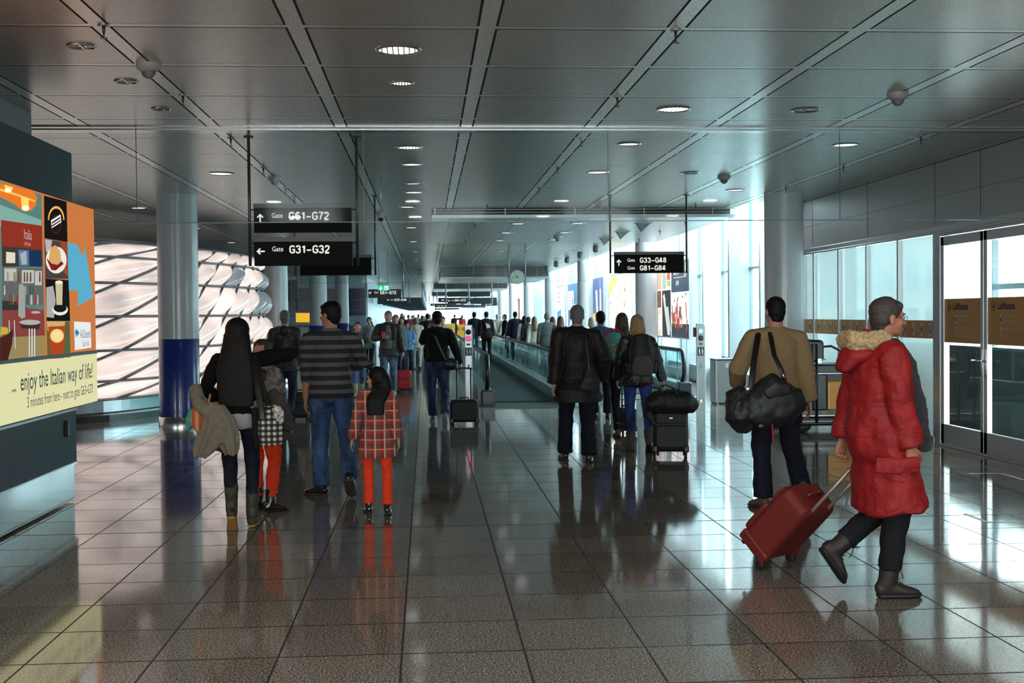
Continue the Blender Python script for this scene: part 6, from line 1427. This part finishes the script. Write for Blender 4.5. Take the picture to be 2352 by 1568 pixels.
# ================================================================ LUGGAGE AND CARRIED THINGS
def suitcase(name, label, loc, yaw, tilt, w, d, h, mat, trim, handle=.45, pocket=True, cat='suitcase', ribs=0, hm=None, spin=False):
    t = thing(name, label, cat, loc, yaw); hm = hm or M('telescopic_black', (.03, .03, .032), rough=.4, metal=.3)
    T = Matrix.Rotation(-tilt, 4, 'X'); hw = w/2; wr = .035
    tz = wr*1.4
    mb = MB(); mb.rbox(-hw, hw, .03, d+.03, tz, h, r=min(.07, w*.16), axis='y', T=T, seg=5)
    for k in range(ribs): mb.rbox(-hw+.04+k*(w-.08)/max(1, ribs-1)-.008, -hw+.04+k*(w-.08)/max(1, ribs-1)+.008, .024, d+.036, tz+.05, h-.05, r=.007, axis='y', T=T)
    body = mb.build('shell', mat, t, smooth=False, bevel=.012)
    if pocket:
        mb = MB(); mb.rbox(-hw+.03, hw-.03, d+.028, d+.07, tz+.04, h*.62, r=.04, axis='y', T=T); mb.rbox(-hw+.04, hw-.04, d+.028, d+.055, h*.66, h-.05, r=.03, axis='y', T=T); mb.build('front_pocket', mat, t, bevel=.01)
    mb = MB(); 
    for (a, b) in ((-hw, -hw+.05), (hw-.05, hw)): mb.rbox(a-.006, b+.006, .022, d+.04, tz-.01, tz+.07, r=.02, axis='y', T=T)
    mb.build('corner_guards', trim, t, bevel=.006)
    mb = MB(); mb.tube([T @ Vector(p) for p in ((-.07, d*.5+.03, h), (-.06, d*.5+.03, h+.03), (.06, d*.5+.03, h+.03), (.07, d*.5+.03, h))], .011, 8); mb.build('carry_handle', trim, t)
    if handle:
        mb = MB(); hx = w*.24
        for s_ in (-1, 1): mb.tube([T @ Vector((s_*hx, .05, tz+.1)), T @ Vector((s_*hx, .05, h+handle))], .012, 8)
        mb.build('telescopic_handle', hm, t)
        mb = MB(); mb.loft([T @ Vector((-hx-.02, .05, h+handle)), T @ Vector((0, .05, h+handle+.012)), T @ Vector((hx+.02, .05, h+handle))], [(.016, .014)]*3, side=(0, 1, 0), n=10); mb.build('grip', trim, t, smooth=True)
    for s_ in (-1, 1):
        mb = MB(); mb.smooth = True; mb.lathe([(.006, -.018), (wr*.8, -.018), (wr, -.010), (wr, .010), (wr*.8, .018), (.006, .018)], 20, T=Matrix.Translation(T @ Vector((s_*(hw-.02), .04, wr*.85))) @ Matrix.Rotation(PI/2, 4, 'Y')); mb.build('wheel', dark, t)
        if tilt < .2:
            mb = MB(); mb.tube([T @ Vector((s_*(hw-.05), d, 0.005)), T @ Vector((s_*(hw-.05), d, tz+.02))], .016, 8); mb.build('foot', trim, t)
    # keep the lowest point on the floor
    zmin = min(v.z for o in t.children for v in [o.matrix_local @ Vector(c) for c in o.bound_box]) if False else 0
    return t
plb = M('case_black', (.012, .012, .014), rough=.55, bump=.3, bscale=200); trimk = M('case_trim_black', (.008, .008, .009), rough=.4)
dkred = M('case_dark_red', (.16, .012, .008), rough=.6, bump=.4, bscale=150)
a = at_z(1748, 1312, 0); t = suitcase('suitcase', 'dark red trolley suitcase tilted on its wheels behind the red parka', (a.x+.13, a.y+.10, .0), R_(38), R_(-44), .37, .23, .55, dkred, M('case_trim_red', (.15, .012, .010), rough=.4), handle=.50, hm=M('handle_champagne', (.42, .34, .30), rough=.35, metal=.6))
mb = MB(); mb.rbox(-.02, .02, .305, .315, .36, .385, r=.008, axis='y', T=Matrix.Rotation(R_(44), 4, 'X')); mb.build('badge', alu, t)
a = at_z(1548, 1052, 0); Ys = a.y
t = suitcase('suitcase', 'large upright black soft suitcase below the duffel bag', (a.x, a.y+.25, 0), R_(172), R_(-6), .40, .26, .56, plb, trimk, handle=.0)
mb = MB(); mb.rbox(-.02, .02, .335, .342, .46, .475, r=.006, axis='y'); mb.build('badge', alu, t)
def bag(name, label, cat, px, py, Y):
    o = at_y(px, py, Y); t = thing(name, label, cat, tuple(o)); return t, (lambda x, y, YY: at_y(x, y, YY)-o)
t, r = bag('duffel_bag', 'black duffel bag lying across the top of the upright black suitcase', 'bag', 1540, 960, Ys+.05)
mb = MB(); mb.loft([r(1488, 932, Ys-.02), r(1508, 924, Ys), r(1545, 922, Ys), r(1575, 924, Ys), r(1588, 930, Ys+.05)], [(.12, .09), (.15, .13), (.16, .145), (.15, .135), (.11, .09)], side=(0, 1, 0), n=18); mb.loft([r(1490, 950, Ys-.05), r(1500, 975, Ys-.05)], [(.05, .04), (.03, .03)])
fin(mb, 'body', plb, t, .011, disp=.03)
mb = MB(); mb.tube([r(1510, 905, Ys-.14), r(1516, 888, Ys-.05), r(1530, 884, Ys-.02), r(1550, 893, Ys-.1), r(1556, 905, Ys-.14)], .010, 8); mb.build('carry_strap', trimk, t)
mb = MB(); mb.rbox(.11, .17, -.02, .02, .11, .135, r=.008, axis='y', T=Matrix.Translation((0, -.1, .03))); mb.build('buckle', M('buckle_dark', (.06, .06, .06), rough=.3), t)
a = at_z(1067, 976, 0); suitcase('suitcase', 'black pilot-style trolley case pulled by the person on the phone', (a.x, a.y+.2, 0), PI, .02, .44, .22, .385, plb, trimk, handle=.46, pocket=False)
a = at_z(929, 901, 0); suitcase('suitcase', 'bright red upright trolley case beside the bearded person', (a.x, a.y+.2, 0), PI, .03, .31, .22, .48, M('case_red', (.42, .008, .014), rough=.45), trimk, handle=.40)
a = at_z(955, 845, 0); suitcase('suitcase', 'purple trolley case with rounded lid behind the cream coat', (a.x, a.y+.2, 0), PI, -.12, .36, .24, .52, M('case_purple', (.055, .035, .10), rough=.5), M('case_trim_silver', (.4, .4, .42), rough=.4), handle=.42)
a = at_z(688, 966, 0); suitcase('suitcase', 'black trolley case half hidden between hooded jacket and striped sweater', (a.x+.02, a.y+.2, 0), PI, .02, .30, .22, .46, plb, trimk, handle=.42)
a = at_z(1448, 1000, 0); suitcase('suitcase', 'small black case glimpsed between the two women in boots', (a.x, a.y+.4, 0), PI, .02, .24, .20, .36, plb, trimk, handle=.4)
# --- tan jacket man's two shoulder bags
bagm = M('bag_black_nylon', (.014, .014, .015), rough=.5, bump=.35, bscale=25)
Y = 9.78
t, r = bag('shoulder_bag', 'large slouchy black shoulder bag across the back of the tan jacket', 'bag', 1785, 1000, Y)
mb = MB(); mb.loft([r(1735, 965, Y), r(1752, 940, Y), r(1785, 918, Y), r(1815, 925, Y), r(1838, 915, Y)], [(.14, .08), (.20, .11), (.22, .12), (.17, .11), (.09, .07)], side=(0, 0, 1), n=20)
fin(mb, 'body', bagm, t, .010, disp=.04, tex=_pt)
mb = MB(); mb.loft([r(1760, 905, Y-.10), r(1785, 893, Y-.11), r(1812, 893, Y-.10)], [(.05, .02), (.07, .02), (.05, .02)], side=(0, 0, 1)); fin(mb, 'flap', bagm, t, .009, disp=.01)
jp = wpos(JTAN, JTAN['sp'](1.475, -.115, 0))-t.location
def strap(t, pts, w_=.022, m=None, name='strap'):
    mb = MB(); mb.loft(pts, [(w_, .005)]*len(pts), side=(1, 0, 0), n=8); mb.build(name, m or trimk, t, smooth=True)
strap(t, [jp+Vector((.04, .03, .01)), jp+Vector((.05, -.07, -.005)), r(1778, 815, Y+.06), r(1795, 850, Y), r(1803, 880, Y)], .020)
mb = MB(); mb.tube([r(1797, 855, Y-.02), r(1802, 872, Y-.02)], .010, 8); mb.build('snap_hook', steel, t)
strap(t, [r(1774, 975, Y-.08), r(1775, 1000, Y-.06), r(1776, 1016, Y-.05)], .007, M('ribbon_red', (.55, .01, .01), rough=.6), 'red_ribbon')
mb = MB(); mb.ell(tuple(r(1748, 978, Y-.125)), (.022, .004, .013), 12, 6); mb.build('oval_badge', M('badge_grey', (.10, .10, .095), rough=.4), t)
t, r = bag('shoulder_bag', 'smaller rounded black bag at the left hip of the tan jacket', 'bag', 1700, 990, Y)
mb = MB(); mb.loft([r(1698, 905, Y+.05), r(1700, 925, Y+.03), r(1702, 955, Y+.03), r(1712, 980, Y+.05)], [(.10, .08), (.125, .10), (.13, .11), (.08, .07)], n=18); mb.loft([r(1670, 905, Y+.05), r(1700, 898, Y+.03), r(1725, 900, Y+.03)], [(.02, .03), (.04, .06), (.03, .05)], side=(0, 0, 1))
fin(mb, 'body', bagm, t, .010, disp=.04)
jp = wpos(JTAN, JTAN['sp'](1.47, -.16, 0))-t.location
strap(t, [jp+Vector((.0, .04, .01)), jp+Vector((0, -.07, -.01)), r(1733, 820, Y+.10), r(1728, 860, Y+.03), r(1724, 895, Y)], .024)
mb = MB(); mb.ell(tuple(r(1718, 893, Y-.02)), (.02, .012, .022), 10, 8); mb.build('buckle', steel, t)
# --- woman in black: checked bag, beige coat bundle, grey jacket
Y = 9.50
def gingham(key, per):
    m, nt, b = nmat(key); tc = nt.nodes.new('ShaderNodeTexCoord'); sp = nt.nodes.new('ShaderNodeSeparateXYZ'); nt.links.new(tc.outputs['Object'], sp.inputs[0])
    st = lambda v: math_(nt, 'LESS_THAN', math_(nt, 'FRACT', math_(nt, 'DIVIDE', math_(nt, 'ADD', v, 10), per)), .48)
    f = math_(nt, 'MULTIPLY', math_(nt, 'ADD', st(sp.outputs[0]), st(sp.outputs[2])), .5)
    r = nt.nodes.new('ShaderNodeValToRGB'); r.color_ramp.interpolation = 'CONSTANT'; e = r.color_ramp.elements; e[0].color = (.60, .57, .47, 1); e[1].position = .4; e[1].color = (.07, .07, .065, 1); k = e.new(.8); k.color = (.008, .008, .008, 1)
    nt.links.new(f, r.inputs[0]); nt.links.new(r.outputs[0], b.inputs['Base Color']); b.inputs['Roughness'].default_value = .85; cloth_folds(m); return m
chk = gingham('black_white_check', .043)
def drape(mb, pts, rad, side=(1, 0, 0), n=40, amp=.16, fr=7, ph=0):
    pts = [Vector(p) for p in pts]; R_l = []
    for i, p in enumerate(pts):
        k = i/(len(pts)-1); a, b = rad[i]
        R_l.append([p+Vector((a*(1+amp*(.3+k)*math.sin(fr*t_+ph+k))*math.cos(t_), b*(1+amp*1.5*(.3+k)*math.sin(fr*t_+ph+k))*math.sin(t_), .012*math.sin(3*t_+ph))) for t_ in [2*PI*q/n for q in range(n)]])
    mb.rings(R_l, True)
t, r = bag('tote_bag', 'black and cream gingham tote bag with black straps at the right hip', 'bag', 618, 1035, Y)
mb = MB(); mb.loft([r(620, 1018, Y), r(618, 990, Y), r(616, 955, Y), r(614, 935, Y)], [(.105, .06), (.115, .07), (.11, .06), (.095, .045)], n=20, capk=.4); fin(mb, 'body', chk, t, .009, disp=.014)
mb = MB(); mb.loft([r(634, 935, Y-.065), r(640, 950, Y-.075), r(645, 968, Y-.065)], [(.035, .012), (.045, .014), (.025, .012)], side=(1, 0, 0)); fin(mb, 'printed_patch', M('patch_floral', (.45, .43, .38), rough=.8, noise_=.9, nscale=45), t, .007)
mb = MB(); mb.loft([r(586, 940, Y-.02), r(588, 980, Y-.02), r(590, 1025, Y-.02)], [(.03, .05)]*3, side=(1, 0, 0)); fin(mb, 'dark_side', black, t, .009)
jp = wpos(JWB, JWB['sp'](1.45, .15, -.05))-t.location
strap(t, [jp+Vector((0, .05, .02)), jp+Vector((.0, -.06, 0)), r(592, 890, Y+.02), r(600, 940, Y-.05), r(602, 962, Y-.07)], .026)
strap(t, [jp+Vector((.01, .05, .02)), jp+Vector((.02, -.04, -.03)), r(600, 880, Y+.06), r(614, 925, Y), r(618, 940, Y-.05)], .022)
t, r = bag('draped_coat', 'rumpled taupe coat hung over the left forearm', 'coat', 490, 1050, Y)
tm = fabric('taupe', (.20, .175, .135), bump=.4, bscale=30)
mb = MB()
mb.loft([r(450, 893, Y+.12), r(456, 925, Y+.05), r(478, 940, Y+.0), r(490, 950, Y-.02)], [(.05, .045), (.055, .05), (.07, .05), (.07, .05)], n=14)
drape(mb, [r(486, 925, Y), r(490, 950, Y-.01), r(492, 980, Y-.02), r(484, 1010, Y), r(470, 1034, Y), r(462, 1050, Y)], [(.05, .04), (.075, .05), (.10, .055), (.12, .06), (.085, .05), (.05, .04)], ph=.6)
drape(mb, [r(498, 930, Y), r(512, 965, Y), r(524, 1000, Y), r(530, 1030, Y), r(531, 1044, Y)], [(.05, .045), (.09, .055), (.085, .05), (.065, .045), (.045, .035)], ph=2.2)
fin(mb, 'cloth', tm, t, .009, disp=.02, tex=_ct, sm=1)
mb = MB(); mb.loft([r(480, 1020, Y+.04), r(505, 1015, Y+.04), r(530, 1030, Y+.04)], [(.05, .05), (.07, .06), (.04, .05)], side=(0, 0, 1)); fin(mb, 'dark_lining', M('lining_dark', (.035, .03, .025), rough=.7), t, .010, disp=.03)
t, r = bag('striped_bag', 'turquoise and orange striped bag under the taupe coat', 'bag', 450, 1010, Y+.12)
sm = stripes('turq_orange', (.60, .09, .03), (.50, .36, .16), .055, .5, 0)
mb = MB(); mb.loft([r(458, 935, Y+.1), r(458, 965, Y+.1), r(466, 1000, Y+.1)], [(.05, .06), (.075, .07), (.04, .05)], n=16); fin(mb, 'body', sm, t, .010, disp=.02)
mb = MB(); mb.loft([r(446, 945, Y+.13), r(437, 965, Y+.13), r(434, 985, Y+.13)], [(.04, .05), (.04, .06), (.02, .03)], n=14); fin(mb, 'turquoise_panel', fabric('turquoise', (.07, .33, .30)), t, .010)
jp = wpos(JWB, JWB['E'][1])-t.location
strap(t, [r(470, 985, Y+.02), r(478, 930, Y), r(483, 905, Y+.02)], .009, M('strap_tan', (.30, .16, .06), rough=.6))
t, r = bag('draped_jacket', 'dark grey jacket carried behind the gingham tote', 'jacket', 640, 1000, Y+.25)
Y2 = Y+.22
mb = MB(); mb.loft([r(618, 905, Y2), r(632, 920, Y2), r(650, 955, Y2), r(666, 985, Y2)], [(.07, .04), (.09, .05), (.07, .05), (.045, .035)], n=14); mb.loft([r(640, 930, Y2+.05), r(650, 970, Y2+.05), r(655, 1005, Y2+.05)], [(.05, .04), (.06, .05), (.04, .03)], n=12)
fin(mb, 'cloth', fabric('dark_grey_cloth', (.05, .048, .045)), t, .010, disp=.035)
# --- backpacks
Y = 14.20
t, r = bag('backpack', 'black backpack with grey lower panel on the person with reddish-blond hair', 'backpack', 1474, 868, Y)
mb = MB(); mb.loft([r(1474, 855, Y), r(1474, 835, Y), r(1474, 800, Y), r(1472, 772, Y)], [(.135, .09), (.15, .10), (.14, .09), (.10, .06)], n=20, capk=.5); fin(mb, 'body', plb, t, .010, disp=.015)
mb = MB(); mb.loft([r(1476, 858, Y-.06), r(1476, 840, Y-.07), r(1475, 818, Y-.06)], [(.125, .06), (.13, .065), (.09, .045)], n=18, capk=.4); fin(mb, 'grey_pocket', fabric('pocket_grey', (.10, .095, .09)), t, .009, disp=.008)
mb = MB(); mb.loft([r(1447, 855, Y), r(1446, 835, Y)], [(.04, .06), (.045, .06)], n=12); mb.loft([r(1503, 855, Y), r(1503, 835, Y)], [(.03, .05), (.035, .05)], n=12); fin(mb, 'side_pockets', plb, t, .010)
Y = 16.12
t, r = bag('backpack', 'turquoise backpack with red trim, hearts and a rainbow', 'backpack', 1410, 830, Y)
tq = M('turq_fabric', (.10, .42, .40), rough=.7)
mb = MB(); mb.loft([r(1411, 822, Y), r(1411, 800, Y), r(1411, 778, Y), r(1411, 764, Y)], [(.125, .06), (.13, .07), (.12, .06), (.08, .04)], n=20, capk=.4); fin(mb, 'body', tq, t, .010)
mb = MB(); mb.tube([r(1411+23*math.cos(a_), 776-20*math.sin(a_), Y-.02) for a_ in [PI*k/12 for k in range(13)]], .014, 6); mb.build('red_piping', M('piping_red', (.50, .03, .04), rough=.6), t)
mb = MB()
for k, c in enumerate(((.6, .1, .08), (.75, .45, .08), (.25, .5, .3))):
    mb.mat(M('rainbow%d' % k, c, rough=.7)); mb.tube([r(1409+(10-2.4*k)*math.cos(a_), 808-(10-2.4*k)*math.sin(a_), Y-.085) for a_ in [PI*k_/10 for k_ in range(11)]], .007, 5)
mb.mat(M('print_pink', (.60, .12, .22), rough=.7))
for q in ((1402, 782), (1417, 790), (1400, 770), (1414, 818)): mb.ell(tuple(r(*q, Y-.075)), (.016, .010, .014), 8, 6)
mb.mat(M('print_cream', (.7, .62, .5), rough=.7))
for q in ((1409, 791), (1418, 774), (1404, 820)): mb.ell(tuple(r(*q, Y-.078)), (.016, .010, .014), 8, 6)
mb.build('print', None, t)
# --- messenger bag, white bags, cup, phone, bottle, papers, handbag
Y = 18.86
t, r = bag('messenger_bag', 'black messenger bag on the right hip of the phone user', 'bag', 1035, 852, Y)
mb = MB(); mb.loft([r(1024, 836, Y), r(1036, 836, Y), r(1047, 838, Y)], [(.09, .05), (.10, .06), (.08, .05)], side=(0, 0, 1), n=14); fin(mb, 'body', M('bag_leather', (.012, .012, .014), rough=.35), t, .010, disp=.01)
strap(t, [r(998, 770, Y-.05), r(1008, 795, Y-.06), r(1022, 826, Y-.04)], .016)
t, r = bag('shopping_bag', 'white paper shopping bag hanging from the hooded jacket\'s left hand', 'bag', 623, 908, 19.45)
mb = MB(); P = [r(609, 906, 19.4), r(638, 908, 19.4), r(640, 866, 19.4), r(616, 862, 19.4)]; Q = [p+Vector((0, .10, 0)) for p in P]
mb.rings([P, Q]); mb.build('body', M('paper_white', (.72, .68, .66), rough=.6), t)
mb = MB(); mb.tube([r(622, 864, 19.4), r(620, 850, 19.42), r(632, 862, 19.4)], .004, 5); mb.build('cord_handle', M('cord', (.6, .58, .55)), t)
w_ = wpos(JBM, JBM['W'][0])
t = thing('paper_cup', 'small red paper cup held up by the bearded person', 'cup', (w_.x+.02, w_.y-.09, w_.z-.0)); mb = MB(); mb.smooth = True; mb.lathe([(.026, 0), (.036, .095), (.033, .095), (.025, .006), (.001, .006)], 20, cap=False); mb.lathe([(.001, .0005), (.026, 0)], 20, cap=False); mb.build('cup_wall', M('cup_red', (.75, .03, .05), rough=.45), t); mb = MB(); mb.smooth = True; mb.lathe([(.038, .092), (.038, .100), (.034, .104), (.001, .104)], 20, cap=False); mb.build('lid', M('cup_lid', (.62, .05, .06), rough=.4), t)
w_ = wpos(JSW, JSW['W'][1])
t = thing('water_bottle', 'small clear bottle held by the person in the mauve scarf', 'bottle', (w_.x, w_.y-.07, w_.z-.03)); mb = MB(); mb.smooth = True; mb.lathe([(.001, 0), (.028, 0), (.03, .01), (.03, .12), (.012, .155), (.012, .17)], 16, cap=False); mb.build('bottle_wall', M('bottle_clear', (.55, .65, .68), rough=.1), t); mb = MB(); mb.smooth = True; mb.lathe([(.014, .17), (.014, .185), (.001, .187)], 14, cap=False); mb.build('cap', M('cap_white', (.7, .7, .7)), t)
w_ = wpos(JPH, JPH['W'][1])
t = thing('mobile_phone', 'black phone held to the left ear of the person in the hoodie', 'phone', (w_.x+.035, w_.y+.03, w_.z+.04)); mb = MB(); mb.rbox(-.005, .005, -.032, .032, 0, .13, r=.01, axis='x'); mb.build('case', blackm, t); mb = MB(); mb.rbox(.005, .0062, -.028, .028, .012, .118, r=.005, axis='x'); mb.build('screen', M('phone_screen', (.02, .02, .025), rough=.1), t)
t, r = bag('folded_papers', 'white folded papers under the arm of the black and red jacket', 'papers', 1121, 752, 42.75); mb = MB(); P = [r(1115, 741, 42.75), r(1124, 745, 42.75), r(1127, 752, 42.75), r(1118, 754, 42.75)]; mb.rings([P, [p+Vector((0, .06, 0)) for p in P]]); mb.build('sheets', M('paper_white', (.7, .7, .7)), t)
t, r = bag('handbag', 'dark handbag hanging at the left side of the coat-and-mauve-scarf person', 'bag', 842, 848, 25.1); mb = MB(); mb.loft([r(838, 838, 25.1), r(846, 836, 25.1), r(856, 832, 25.1)], [(.07, .05), (.09, .06), (.06, .05)], side=(0, 0, 1), n=12); fin(mb, 'body', M('bag_leather', (.012, .012, .014)), t, .013); strap(t, [r(842, 790, 25.2), r(838, 812, 25.05), r(836, 830, 25.0)], .014)
t, r = bag('white_handbag', 'white shoulder bag of the person in the pale blue blouse', 'bag', 856, 765, 35.7); mb = MB(); mb.loft([r(855, 762, 35.7), r(857, 752, 35.7)], [(.09, .05), (.08, .04)], n=12); fin(mb, 'body', M('bag_white', (.6, .58, .55), rough=.5), t, .015); strap(t, [r(853, 738, 35.75), r(856, 748, 35.7)], .02)
t, r = bag('side_bag', 'dark grey satchel under the right arm of the long black coat', 'bag', 1365, 905, 13.42); mb = MB(); mb.loft([r(1352, 895, 13.46), r(1358, 870, 13.44), r(1352, 845, 13.47)], [(.13, .035), (.10, .03), (.04, .02)], n=14); fin(mb, 'body', M('satchel_grey', (.022, .022, .024), rough=.5, spec=.3), t, .010, disp=.015); strap(t, [r(1345, 780, 13.42), r(1350, 815, 13.4), r(1353, 850, 13.36)], .012)
